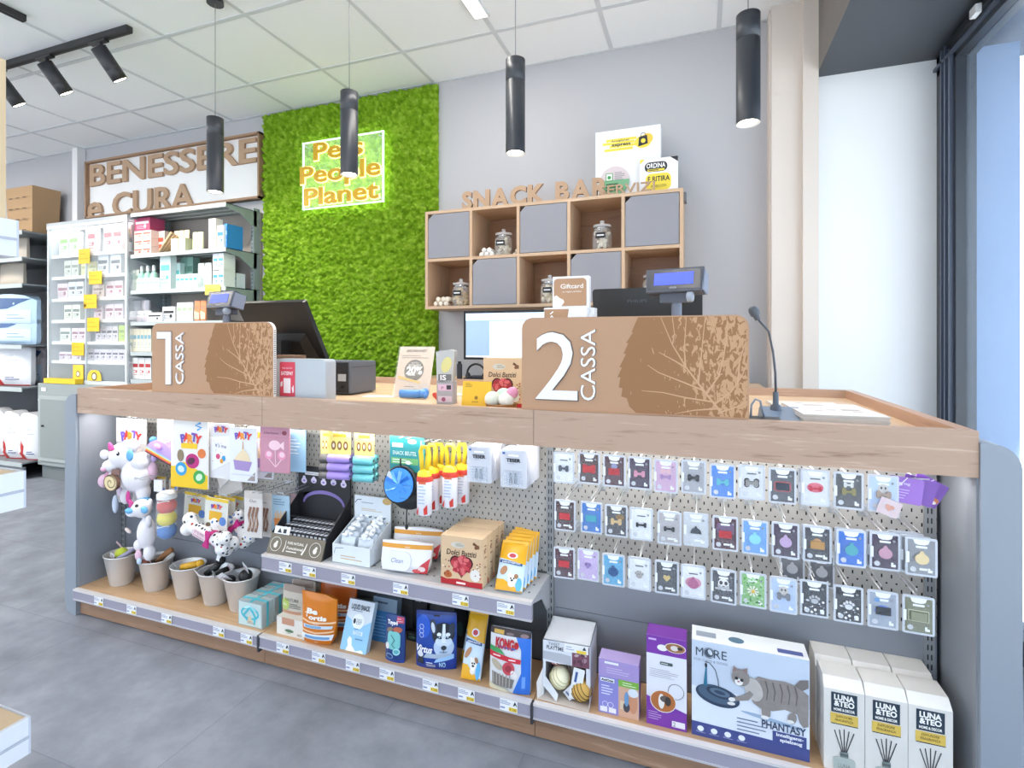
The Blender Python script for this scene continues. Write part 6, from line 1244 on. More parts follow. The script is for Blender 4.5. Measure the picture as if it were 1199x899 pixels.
# small white carton with natural snack sachets
def p_nat(b, w, h): b.ell(-.004, h*.3, w*.16, h*.09, C('#5c7a5e'), 1); b.lines(-w*.15, h*.14, w*.1, h*.2, 1, C('#5c7a5e'), 2); b.text('BIO', w*.34, h*.18, .008, C('#44433c')); b.rect(-w*.3, h*.62, w*.15, h, C('#c8947a'), 1)
t, w, h = pack('snack_carton', 'carton', 'small cream carton with a low front beside the orange pouch', 1.45, 324, 356, 323, 724, p_nat, '#e6e1d8', depth=.12, h_=.062)
t, w2, h2 = pack('snack_sachet', 'sachet', 'tall printed snack sachet with brown sticks standing in the cream carton', 1.485, 331, 356, 331.5, 683, lambda b, w, h: (b.rect(-w*.45, 0, w*.4, h*.45, C('#b98c70'), 1), b.text('NATURE', -.002, h*.68, .011, C('#3d4540'), l=2), b.ell(-w*.32, h*.58, w*.2, h*.13, C('#b4c46a'), 2), b.text('Bio', -w*.32, h*.58, .009, C('#f2f4e8'), l=3), b.lines(-w*.1, h*.5, w*.42, h*.62, 3, C('#56605a'), 2, .35), b.rect(-w*.45, h*.86, w*.45, h, C('#a18f84'), 1), [b.rect(-w*.32+k*w*.2, h*.04, -w*.2+k*w*.2, h*.4, C('#cfa68a'), 2) for k in range(4)]), '#c9c0b2', bulge=.025, lean=.03)
copy_thing(t, t.location+Vector((.012, .035, .004)), .1, 'second tall snack sachet behind the first in the cream carton'); copy_thing(t, t.location+Vector((.02, .07, .006)), .2, 'rearmost snack sachet in the cream carton')
# orange pouches
ORG = C('#d57a1c', .28)
def p_or(b, w, h):
    wt = C('#f4efe8', .35); b.text('Be', -w*.14, h*.645, h*.095, wt, w=w*.33, bold=.06, l=2); b.text('ortis', w*.02, h*.53, h*.085, wt, w=w*.52, bold=.05, l=2); b.stroke([(-w*.36, h*.6), (-w*.3, h*.61), (-w*.3, h*.52)], .004, wt, 2)
    b.stroke([(-w*.5, h*.47), (-w*.2, h*.43), (w*.5, h*.45)], .006, C('#f3c9a0'), 2); b.text('FAMILY', 0, h*.415, .006, wt, l=2); b.poly([(-w*.38, h*.31), (w*.42, h*.33), (w*.44, h*.39), (-w*.4, h*.38)], C('#cfdce8'), 2); b.poly([(-w*.34, h*.325), (w*.15, h*.335), (w*.15, h*.375), (-w*.34, h*.365)], C('#7aa7cc'), 3)
    b.stroke([(-w*.44, h*.26), (0, h*.24), (w*.46, h*.28)], .005, C('#f3c9a0'), 2); b.poly([(-w*.42, h*.1), (w*.42, h*.11), (w*.47, h*.22), (-w*.46, h*.2)], C('#e3e8ee'), 2); b.poly(rrect(-w*.33, h*.13, w*.38, h*.18, .004), C('#6f9cc8'), 3)
    b.rect(-w*.05, h*.04, w*.06, h*.055, C('#f3dcc0'), 2)
def o_or(w, h): return [(-w*.36, 0), (w*.36, 0), (w*.44, h*.12), (w*.5, h*.4), (w*.5, h*.9), (w*.2, h*.97), (-w*.54, h), (-w*.48, h*.5), (-w*.44, h*.2)]
pack('snack_pouch', 'treat pouch', 'bright orange stand-up pouch with white lettering in front of the darker one', 1.462, 356, 393, 358, 690, p_or, ORG, bulge=.055, outline=o_or, rz=.1, lean=.02)
pack('snack_pouch', 'treat pouch', 'darker orange stand-up pouch partly hidden behind the front orange one', 1.55, 377, 415, 377, 678, p_or, C('#b9581c', .3), bulge=.05, rz=.15, lean=.05)
# pale blue liquid snack pouches
def p_liq(b, w, h):
    b.poly([(-w/2, 0), (w/2, 0), (w/2, h*.62), (w*.1, h*.48), (-w/2, h*.66)], C('#8fc3e8', .35), 1); b.text('LIQUID SNACK', 0, h*.86, .015, C('#3c4654'), w=w*.72, bold=.03, l=2); b.lines(-w*.3, h*.76, w*.3, h*.8, 1, C('#8f99a6'), 2, .4)
    b.ell(0, h*.58, w*.23, w*.23, C('#eef2f6'), 2); b.text('DOG', w*.04, h*.6, .010, C('#4a5a6c'), l=3, w=w*.2); b.text('CAT', w*.04, h*.55, .008, C('#4a5a6c'), l=3, w=w*.2); b.ell(-w*.14, h*.58, w*.05, w*.08, C('#2a2e36'), 3)
    b.rect(-w*.12, h*.32, w*.25, h*.4, C('#dfeaf4'), 2); b.text('TUNA', w*.06, h*.36, .012, C('#9cc6e6'), w=w*.3, bold=.03, l=3); b.lines(-w*.1, h*.42, w*.15, h*.45, 1, C('#4a78a8'), 2, .5); b.lines(w*.0, h*.22, w*.45, h*.27, 1, C('#5b8cb8'), 2, .5)
    b.poly([(-w*.28, 0), (-w*.22, h*.1), (-w*.28, h*.2), (-w*.22, h*.28), (-w*.12, h*.24), (-w*.08, h*.12), (w*.1, h*.02), (w*.3, h*.06), (w*.4, h*.03), (w*.4, 0)], C('#f2f6fa'), 3)
pack('liquid_snack_box', 'treat box', 'pale blue and white liquid snack pack leaning back, nearest the orange pouches', 1.45, 398, 428, 410, 700, p_liq, '#d6dce4', depth=.02, side=C('#c8dff0', .4))
pack('liquid_snack_box', 'treat box', 'dark blue grey snack pack standing behind the pale blue one', 1.53, 434, 462, 438, 697, lambda b, w, h: (b.rect(-w/2, 0, w/2, h*.7, C('#3f7ab2', .35), 1), b.lines(-w*.3, h*.85, w*.35, h*.93, 1, C('#3a4a5e'), 2, .5), b.lines(-w*.4, h*.1, w*.2, h*.6, 7, C('#7fb4de'), 2, .2)), '#7f93a6', depth=.03, lean=.12)
# narrow toy pouch with rope toys
def p_toy(b, w, h):
    b.text('Toys4', -w*.08, h*.86, .012, C('#f0f2f6'), w=w*.55, bold=.05, l=2); b.rect(w*.12, h*.86, w*.48, h*.99, C('#c64c66'), 2); b.lines(w*.15, h*.88, w*.44, h*.97, 2, C('#e8c0c8'), 3, .3)
    b.ell(-w*.2, h*.7, w*.18, h*.05, C('#8c7a62'), 2, 30); b.ell(w*.2, h*.72, w*.22, h*.06, C('#b9654a'), 2); b.poly(rrect(-w*.3, h*.3, w*.36, h*.68, .014), C('#7fc8c8', .35), 3); b.stroke([(-w*.1, h*.6), (w*.1, h*.5), (-w*.05, h*.4), (w*.12, h*.34)], .003, C('#3f6f78'), 4)
    b.ring(w*.2, h*.26, w*.17, .004, C('#a8e0e2'), 4, 20, h*.07); b.ell(w*.2, h*.26, w*.1, h*.04, C('#5fb0b8'), 4); b.ell(-w*.28, h*.36, w*.12, h*.07, C('#e6e4e2'), 4); b.ring(-w*.15, h*.15, w*.2, .003, C('#79a6cc'), 3, 20, h*.06); b.rect(-w/2, 0, w/2, h*.06, C('#2b4aa8'), 1)
pack('toy_pouch', 'toy pouch', 'narrow navy pouch with turquoise rope toys left of the husky pouch', 1.46, 452, 474, 453, 718, p_toy, '#22407e', bulge=.04, lean=.02)
for i, (ul, ur, vt, Y, nm) in enumerate(((476, 489, 738, 1.57, 'dark pack with a green toy between the navy pouch and the husky pouch'), (483, 500, 694, 1.60, 'tall black pack with white script behind the husky pouch'), (532, 545, 712, 1.59, 'dark green pack right behind the husky pouch'))):
    pack('dark_toy_pack', 'toy pack', nm, Y, ul, ur, ul, vt, [lambda b, w, h: (b.ell(0, h*.4, w*.35, h*.16, C('#3f6a58'), 1), b.ell(w*.1, h*.45, w*.12, h*.05, C('#7fa08a'), 2), b.lines(-w*.3, h*.65, w*.3, h*.8, 2, C('#8c9a94'), 1, .3)), lambda b, w, h: (b.text('Fest', 0, h*.93, .016, C('#cfd2d8'), w=w*.7, shear=.3), b.lines(-w*.3, h*.8, w*.3, h*.86, 1, C('#9aa0a6'), 1, .3)), lambda b, w, h: b.ell(0, h*.5, w*.3, h*.2, C('#2f4a48'), 1)][i], '#1c1e22', depth=.02, lean=.0)
# husky pouch
def p_husky(b, w, h):
    nv = C('#1d3f9a', .28); b.rect(-w/2, 0, w/2, h*.2, C('#1b3c98', .28), 1); b.ell(-w*.3, h*.74, w*.18, h*.2, C('#2f5cc4', .28), 1); b.rect(-w*.05, h*.93, w*.1, h*.95, BLACK, 2)
    fur = C('#1c212b', .5); b.ell(w*.2, h*.64, w*.27, h*.2, fur, 2); b.ell(-w*.04, h*.76, w*.08, h*.13, C('#3a4354'), 3, 12); b.ell(-w*.045, h*.75, w*.045, h*.09, C('#cdd6e2'), 4, 12); b.ell(w*.4, h*.72, w*.07, h*.12, C('#323b4a'), 3, -10)
    b.ell(w*.22, h*.42, w*.24, h*.17, C('#b9cbe2'), 3); b.ell(w*.22, h*.52, w*.2, h*.09, C('#cfdcec'), 4); b.poly([(w*.19, h*.82), (w*.25, h*.82), (w*.27, h*.5), (w*.17, h*.5)], C('#dfe8f2'), 4)
    b.ell(w*.11, h*.64, w*.055, h*.035, C('#e6edf5'), 5); b.ell(w*.32, h*.64, w*.055, h*.035, C('#e6edf5'), 5); b.ell(w*.12, h*.59, w*.06, h*.025, C('#232a36'), 5, -15); b.ell(w*.32, h*.59, w*.06, h*.025, C('#232a36'), 5, 15); b.ell(w*.12, h*.595, .0022, .002, C('#bcd8ee'), 6); b.ell(w*.32, h*.595, .0022, .002, C('#bcd8ee'), 6)
    b.ell(w*.23, h*.42, w*.065, h*.04, C('#2a303c'), 6); b.stroke([(w*.23, h*.39), (w*.23, h*.33)], .002, C('#55606e'), 6); b.ell(w*.22, h*.34, w*.1, h*.02, C('#8fa2ba'), 5)
    for k in range(3): b.ring(-w*.34, h*(.74-.075*k), .0075, .0014, C('#dfe6f2'), 3)
    b.text('Virtus', -w*.25, h*.375, .020, C('#f4f5f8'), w=w*.42, shear=.35, l=7, bold=.03); b.poly([(-w*.28, h*.22), (w*.42, h*.24), (w*.42, h*.31), (-w*.2, h*.3)], C('#a9b8cc'), 4); b.poly([(w*.0, h*.16), (w*.46, h*.22), (w*.46, h*.3), (w*.05, h*.22)], C('#9cc4ec'), 5)
    b.text('NO', w*.2, h*.12, .016, C('#a8d4f4'), w=w*.15, bold=.02, l=4); b.lines(-w*.2, h*.06, w*.05, h*.16, 3, C('#dfe8f4'), 4, .4); b.poly([(-w*.46, h*.1), (-w*.26, h*.1), (-w*.3, h*.26), (-w*.4, h*.24)], C('#262a33'), 3); b.ell(-w*.36, h*.27, w*.08, h*.05, C('#d9dde2'), 4)
    b.rect(-w/2, h*.95, w/2, h, C('#1a2f74', .3), 1)
pack('husky_pouch', 'treat pouch', 'dark blue stand-up pouch with a husky portrait', 1.478, 490, 533, 490, 711, p_husky, '#24479c', bulge=.055, lean=.0, rz=.2)
# lower dental stick pouches
for Y, lb in ((1.53, 'lower yellow dental pouch hidden behind the one beside the husky pouch'), (1.455, 'lower yellow dental stick pouch on the deck beside the husky pouch')):
    loc, w, h, ln = stand(Y, 540, 562, 552, 718, ZD); place(dental(w, h, lb), loc, .05, -ln)
# white and blue chew pouch with red word
def p_kong(b, w, h):
    b.poly([(w*.08, h), (w/2, h), (w/2, 0), (w*.1, 0), (w*.3, h*.35), (w*.28, h*.7)], C('#2f6fd0', .3), 1); b.rect(-w/2, h*.9, w/2, h, C('#3b2c2c', .4), 2); b.rect(-w*.4, h*.91, -w*.15, h*.97, C('#cfa64c'), 3); b.ell(-.0, h*.93, w*.1, h*.02, C('#7a6a6a'), 3); b.ell(w*.35, h*.93, w*.1, h*.03, C('#8a7272'), 3)
    b.text('KONG', -w*.12, h*.77, .026, C('#b8202c'), w=w*.46, bold=.06, l=3); b.ell(w*.17, h*.77, .007, .010, C('#b8202c'), 3); b.rect(-w*.28, h*.70, w*.15, h*.725, C('#2a5ca8'), 3)
    b.poly([(-w/2, h*.62), (-w*.1, h*.6), (-w*.25, h*.69), (-w/2, h*.7)], C('#3f9a5a'), 2); b.poly([(-w/2, h*.53), (w*.28, h*.49), (w*.29, h*.56), (-w/2, h*.62)], C('#c9263a'), 3); b.lines(-w*.4, h*.55, -w*.1, h*.59, 1, C('#f2dade'), 4, .5); b.lines(0, h*.52, w*.25, h*.56, 1, C('#f2dade'), 4, .5)
    b.ell(w*.0, h*.4, w*.15, h*.1, C('#c04452', .5), 3, 20); b.ell(w*.0, h*.4, w*.08, h*.05, C('#9a2c3a'), 4, 20); b.ell(w*.14, h*.32, w*.1, h*.05, C('#e9e4e0'), 3, -50); b.ell(-w*.3, h*.42, w*.16, h*.06, C('#b8ac98'), 2, -30); b.poly([(-w*.42, h*.3), (w*.15, h*.24), (w*.1, h*.1), (-w*.4, h*.1)], C('#77716c', .6), 2)
    for k in range(6): b.stroke([(-w*.36+k*w*.08, h*.1), (-w*.38+k*w*.085, h*.3)], .0035, C('#a9a39c'), 3)
    b.poly([(-w/2, 0), (w*.05, 0), (-w*.05, h*.08), (-w/2, h*.1)], C('#d8cfb4'), 3); b.rect(w*.32, h*.12, w*.4, h*.3, C('#6a9ae0'), 2)
pack('chew_pouch', 'treat pouch', 'white and blue chew pouch with bold red lettering', 1.452, 574, 621, 581, 724, p_kong, '#d9dade', bulge=.05, lean=.07, rz=.03)
# open white play box with toy balls
loc, w, h, ln = stand(1.462, 636, 691, 634, 747, ZD)
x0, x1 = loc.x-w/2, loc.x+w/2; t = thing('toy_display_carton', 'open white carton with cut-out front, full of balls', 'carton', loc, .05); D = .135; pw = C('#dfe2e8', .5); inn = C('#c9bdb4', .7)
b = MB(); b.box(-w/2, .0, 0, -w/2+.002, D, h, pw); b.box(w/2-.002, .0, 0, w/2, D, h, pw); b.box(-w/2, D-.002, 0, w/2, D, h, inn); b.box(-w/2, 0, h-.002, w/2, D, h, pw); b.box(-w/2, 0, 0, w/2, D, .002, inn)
b.box(-w/2, 0, h*.62, w/2, .002, h, pw); b.box(-w/2, 0, h*.2, -w/2+.008, .002, h*.62, pw); b.box(w/2-.012, 0, h*.1, w/2, .002, h*.62, pw); b.build('carton', t)
b = MB(); b.text('TWEET', -w*.26, h*.94, .009, C('#4a4c54'), w=w*.24, l=1); b.text('PLAYTIME', -w*.24, h*.875, .011, C('#4a4c54'), w=w*.36, l=1, bold=.02); b.poly([(-w/2, h*.66), (w*.1, h*.62), (w*.1, h*.78), (-w*.1, h*.8), (-w/2, h*.8)], C('#b7b9c1'), 1); b.poly([(w*.12, h*.98), (w*.48, h*.98), (w*.48, h*.62), (w*.12, h*.62)], C('#7a4c5c'), 1)
rd = random.Random(6)
for k in range(12): b.ell(rd.uniform(w*.16, w*.44), rd.uniform(h*.66, h*.9), .007, .004, C(rd.choice(['#a98a96', '#c4a9ae', '#5a3a48'])), 2, rd.uniform(0, 180), 8)
b.build('front_print', t)
b = MB(); b.M = Matrix.Translation((0, -.0015, 0)); b.box(-w*.04, -.001, h*.86, w*.46, 0, h*1.0, C('#f0f0f2')); b.L = .0022; b.rect(w*.22, h*.865, w*.42, h*.915, C('#f0cf4a'), 1); b.poly([(w*.34, h*.93), (w*.42, h*.93), (w*.38, h*.99)], BLACK, 1); b.lines(0, h*.89, w*.18, h*.97, 2, C('#9aa2bd'), 1, .3); b.build('price_label', t)
b = MB(); b.add([(-w/2-.012, -.018, .001), (w/2, -.03, .001), (w/2, 0, .001), (-w/2, 0, .001), (-w/2-.012, -.018, .003), (w/2, -.03, .003), (w/2, 0, .003), (-w/2, 0, .003)], [(0, 3, 2, 1), (4, 5, 6, 7), (0, 1, 5, 4), (1, 2, 6, 5), (2, 3, 7, 6), (3, 0, 4, 7)], inn)
b.add([(-w/2-.012, -.02, .0), (-w/2, 0, .0), (-w/2, 0, h*.5), (-w/2-.014, -.02, h*.3)], [(0, 1, 2, 3)], C('#e3ddd8', .6)); b.add([(w/2, -.028, 0), (w/2, 0, 0), (w/2, 0, h*.36), (w/2, -.028, h*.06)], [(0, 1, 2, 3)], C('#e3ddd8', .6)); b.add([(-w/2, -.001, h*.2), (-w*.18, -.018, h*.0+.004), (-w*.14, -.02, h*.16), (-w/2, -.001, h*.42)], [(0, 1, 2, 3)], pw); b.build('folded_flaps', t)
def yarn(dx, dy, z, r, c1, c2, label, k=0):
    b = MB(); b.ball((0, 0, 0), r, C(c1, .8, bump=.3, bs=200), (1, 1, 1.02), 18, 12)
    for q in range(5):
        a = -.7+q*.35; rr = r*1.01
        b.tube([(rr*math.cos(a)*math.cos(R(g)), -rr*math.cos(a)*math.sin(R(g)), rr*math.sin(a)) for g in range(0, 181, 15)], .0014, C(c2, .7), 5)
    o = b.build('toy_ball'); place(o, loc+Vector((dx, dy, z)), k, .5, .4+k); tag(o, label, 'ball')
yarn(-w*.27, .035, .105, .026, '#e6ddd2', '#b0606a', 'white ball with red stripes at the upper left of the white carton', .6)
yarn(-w*.17, .022, .05, .031, '#efe8c8', '#cfc69a', 'cream ridged ball at the lower left of the white carton', .2)
yarn(w*.1, .06, .10, .027, '#e0d0c4', '#b48a84', 'pale ball with brown stripes behind in the white carton', 1.2)
yarn(w*.3, .012, .034, .030, '#c9a052', '#6d532a', 'golden striped ball at the lower right of the white carton', .4)
yarn(w*.0, .07, .04, .03, '#c9bdb4', '#8f8379', 'grey beige ball deep inside the white carton', .9)
b = MB(); b.box(-.016, 0, 0, .016, .002, .09, C('#e8eaee')); b.rect(-.009, .05, -.002, .08, C('#3f5f96'), 1); tag(place(b.build('toy_hang_tag'), loc+Vector((w*.17, -.004, .012)), .1, 0, R(10)), 'long white hang tag with a blue mark sticking out of the white carton', 'tag')
b = MB(); b.box(-.014, 0, 0, .014, .002, .035, C('#d9dce2')); b.rect(-.01, .008, .006, .014, C('#5a6f96'), 1); tag(place(b.build('toy_hang_tag'), loc+Vector((w*.0, .0, .012)), -.2, 0, R(40)), 'short tilted hang tag between the balls of the white carton', 'tag')
# small purple and white box
def p_pur(b, w, h):
    b.rect(-w/2, 0, 0, h*.68, C('#8a86c8', .4), 1); b.rect(0, 0, w/2, h*.68, C('#cfa48c', .5), 1); b.rect(0, h*.56, w/2, h*.68, C('#7cb043', .4), 2); b.lines(w*.1, h*.58, w*.45, h*.66, 2, C('#e6f0d8'), 3, .3)
    b.rect(-w*.45, h*.59, -w*.1, h*.66, C('#eeeef4'), 2); b.text('AniOne', -w*.28, h*.625, .006, C('#26262e'), w=w*.3, l=3, bold=.04); b.lines(-w*.43, h*.34, -w*.12, h*.54, 4, C('#dcdcf2'), 2, .4)
    for k in range(2): b.ring(-w*.3+k*w*.14-.004, h*.17, .008, .0012, C('#e6e6f6'), 2)
    b.rect(-w*.46, h*.03, -w*.28, h*.12, C('#e6e6f6'), 2); b.rect(-w*.24, h*.03, -w*.06, h*.12, C('#e6e6f6'), 2)
    b.poly([(w*.04, h*.14), (w*.2, h*.14), (w*.2, h*.3), (w*.04, h*.3)], C('#d9c4a8'), 2); b.ell(w*.2, h*.2, .009, .014, C('#3f3f46'), 3); b.ell(w*.2, h*.35, .006, .02, C('#6a94c0'), 3); b.ell(w*.36, h*.3, .012, .03, C('#c48a6a'), 2); b.ell(w*.36, h*.48, .014, .012, C('#d9dfe8'), 2)
    b.rect(-w/2, h*.69, w/2, h, C('#a592c8', .4), 1); b.rect(-w*.35, h*.93, w*.0, h*.97, C('#eeeef4'), 2); b.lines(-w*.3, h*.75, w*.3, h*.88, 3, C('#d0c4e4'), 2, .25)
pack('small_toy_box', 'toy box', 'small lilac toy box with a green corner, right beside the open white carton', 1.452, 701, 748, 701, 770, p_pur, '#b9a6d8', depth=.05)
# tall purple and white box
def p_tall(b, w, h):
    pu = C('#7a3aa0', .4); b.rect(-w/2, h*.8, w/2, h, pu, 1); b.poly([(-w/2, 0), (w/2, 0), (w/2, h*.2), (-w/2, h*.32)], pu, 1); b.ell(w*.22, h*.9, w*.26, h*.055, C('#f0e6d8'), 2); b.ell(w*.22, h*.9, w*.24, h*.048, C('#9a6a44'), 3); b.ell(w*.2, h*.9, .01, .007, C('#d9d2cc'), 4); b.ell(w*.34, h*.905, .007, .004, C('#3a3230'), 4); b.ell(-w*.1, h*.88, w*.13, h*.035, C('#eee8f2'), 2); b.lines(-w*.45, h*.94, -w*.15, h*.98, 1, C('#cdb2de'), 2, .5)
    b.poly(rrect(-w*.16, h*.69, w*.16, h*.725, .003), C('#4f5a56'), 2); b.lines(-w*.13, h*.7, w*.13, h*.716, 1, C('#d8ddd8'), 3, .5); b.lines(-w*.42, h*.54, w*.35, h*.64, 5, C('#8a8690'), 2, .18)
    b.ring(w*.24, h*.42, w*.2, .0012, C('#3c3a44'), 3, 26, h*.085); b.ell(-w*.08, h*.29, w*.33, h*.125, C('#efe9e4'), 4); b.ell(-w*.08, h*.29, w*.31, h*.115, C('#b06a38'), 5); b.ell(-w*.12, h*.29, .008, .02, C('#e9e4de'), 6); b.ell(-w*.02, h*.32, .014, .009, C('#5d544e'), 6); b.ell(w*.04, h*.3, .008, .012, C('#3a3330'), 6)
    b.rect(w*.14, h*.03, w*.46, h*.095, C('#e6e2ea'), 3); b.text('2', w*.2, h*.062, .011, C('#3c3a44'), l=4); b.lines(-w*.45, h*.06, -w*.1, h*.16, 4, C('#cdb2de'), 2, .25)
pack('tall_toy_box', 'toy box', 'tall white and purple toy box with round cat pictures', 1.452, 757, 804, 757, 742, p_tall, '#e2e1ea', depth=.06, side=C('#8a4ab0', .4), top=C('#7a3aa0', .4))
# large cat toy box
def p_more(b, w, h):
    b.rect(-w/2, h*.52, w/2, h, C('#c3cede', .4), 1); b.rect(-w/2, 0, w/2, h*.52, C('#dde3ee', .4), 1); b.poly([(-w/2, 0), (w/2, 0), (w/2, h*.125), (-w/2, h*.15)], C('#3f4a86', .4), 2)
    M0 = b.M; b.M = Matrix.Translation((0, 0, h*.09)); dk = C('#45505c', .4); b.text('M', -w*.43, h*.8, h*.09, dk, w=w*.065, l=3); b.ring(-w*.345, h*.8, h*.055, .0012, dk, 3); b.ell(-w*.345, h*.8, h*.045, h*.045, dk, 3); b.ell(-w*.335, h*.81, h*.02, h*.03, C('#c8d0da'), 4, 30); b.text('RE', -w*.245, h*.8, h*.09, dk, w=w*.115, l=3); b.text('FOR CATS & DOGS', -w*.33, h*.715, .006, C('#8a94a4'), w=w*.3, l=3)
    b.M = Matrix.Translation((0, 0, h*.13)); gy = C('#3e4f63', .4); b.ell(-w*.27, h*.33, w*.195, h*.105, C('#34445a', .4), 3, -8, 32); b.ell(-w*.27, h*.345, w*.175, h*.085, C('#4b5f76', .4), 4, -8, 32); b.ell(-w*.25, h*.37, w*.12, h*.055, C('#2f3d52', .4), 5, -8, 28); b.ell(-w*.25, h*.375, w*.09, h*.038, C('#5a6e84', .4), 6, -8); b.ell(-w*.25, h*.375, w*.05, h*.018, C('#33425a', .4), 7, -8)
    b.stroke([(-w*.38, h*.665), (-w*.34, h*.66), (-w*.29, h*.6), (-w*.265, h*.5), (-w*.26, h*.42)], .0022, C('#4a5868'), 5); b.poly([(-w*.375, h*.62), (-w*.365, h*.62), (-w*.36, h*.42), (-w*.395, h*.42)], C('#2f7390'), 5); b.ell(-w*.372, h*.63, .003, .006, C('#222c38'), 6)
    b.ell(w*.2, h*.2, w*.27, h*.02, C('#9fb4cc', .4), 2, -6)
    # the grey tabby, body first, then chest, legs and head
    m_ = C('#8d8581', .7, var=.22, vs=70); ml = C('#b9b3ae', .7, var=.15, vs=70); wl = C('#e6e4e2', .6)
    b.poly([(w*.49, h*.53), (w*.49, h*.22), (w*.45, h*.2), (w*.42, h*.24), (w*.4, h*.32), (w*.3, h*.34), (w*.2, h*.3), (w*.1, h*.3), (w*.04, h*.34), (w*.0, h*.42), (w*.02, h*.55), (w*.08, h*.62), (w*.18, h*.61), (w*.3, h*.62), (w*.4, h*.6)], m_, 5)
    b.poly([(w*.38, h*.6), (w*.42, h*.66), (w*.49, h*.68), (w*.49, h*.6), (w*.44, h*.56)], C('#746d6a', .7), 5); b.ell(w*.36, h*.27, w*.035, h*.06, m_, 6, -12); b.ell(w*.345, h*.235, w*.03, h*.018, wl, 7)
    b.ell(w*.04, h*.48, w*.075, h*.12, ml, 6, 20); b.poly([(w*.1, h*.4), (w*.19, h*.4), (w*.18, h*.24), (w*.13, h*.22), (w*.11, h*.25)], m_, 7); b.ell(w*.135, h*.225, w*.035, h*.018, wl, 8)
    b.poly([(w*.04, h*.43), (-w*.0, h*.36), (-w*.1, h*.33), (-w*.145, h*.315), (-w*.15, h*.35), (-w*.05, h*.4), (w*.01, h*.46)], m_, 8); b.ell(-w*.145, h*.335, w*.03, h*.022, wl, 9, 10); b.ell(-w*.15, h*.29, w*.035, h*.017, wl, 8, 5)
    b.ell(-w*.07, h*.575, w*.078, h*.085, m_, 9, 15); b.poly([(-w*.14, h*.62), (-w*.13, h*.69), (-w*.09, h*.65)], C('#8a7672', .7), 10); b.poly([(-w*.06, h*.66), (-w*.01, h*.69), (-w*.015, h*.62)], C('#8a7672', .7), 10)
    b.ell(-w*.085, h*.53, w*.035, h*.035, wl, 10); b.ell(-w*.105, h*.565, .004, .004, C('#2c2a2a'), 11); b.ell(-w*.06, h*.555, .004, .004, C('#2c2a2a'), 11); b.ell(-w*.088, h*.535, .003, .002, C('#b06a62'), 11)
    for q in range(5): b.stroke([(w*(.14+.06*q), h*.59), (w*(.16+.06*q), h*.5), (w*(.15+.06*q), h*.4)], .004, C('#6a6361', .7), 6, .002)
    b.M = M0; b.text('PHANTASY', w*.29, h*.285, h*.075, C('#2f3c58', .4), w=w*.36, l=4, bold=.02); b.rect(w*.2, h*.125, w*.475, h*.235, C('#3f4a86'), 3); b.text('Intelligenz-', w*.34, h*.208, .008, C('#eef0f6'), w=w*.22, bold=.03, l=4); b.text('spielzeug', w*.35, h*.16, .008, C('#eef0f6'), w=w*.18, bold=.03, l=4)
    b.lines(-w*.1, h*.15, w*.17, h*.3, 4, C('#6b7690'), 3, .28)
    for q in range(4): b.ell(-w*.42+q*w*.12, h*.085, .008, .007, C('#e6eaf4'), 3); b.lines(-w*.46+q*w*.12, h*.04, -w*.37+q*w*.12, h*.06, 2, C('#aab4da'), 3, .35)
loc, w, h, ln = stand(1.452, 810, 948, 810, 749, ZD); loc.x += .0
hb_ = at(810, 748, 1.452).z-ZD
t = thing('cat_toy_box', 'large pale blue box showing a grey tabby cat pawing a round track toy', 'toy box', loc, 0)
b = MB(); b.box(-w/2, 0, 0, w/2, .075, hb_, C('#dfe4ec', .4), top=C('#eef0f4', .4)); b.L = .0005; p_more(b, w, hb_/.9*.9); b.build('carton', t)
b = MB(); b.M = Matrix.Translation((0, 0, hb_)) @ Matrix.Rotation(R(-90), 4, 'X'); b.L = .0005; b.M = Matrix.Translation((0, .002, hb_+.0002)) @ Matrix.Rotation(R(-90), 4, 'X') 
b.rect(-w*.46, .02, -w*.28, .045, C('#9aa4b2'), 1); b.ell(-w*.1, .03, w*.07, .014, C('#5a7a90'), 1); b.rect(w*.25, .01, w*.46, .028, C('#4f5a96'), 1); b.build('top_print', t)
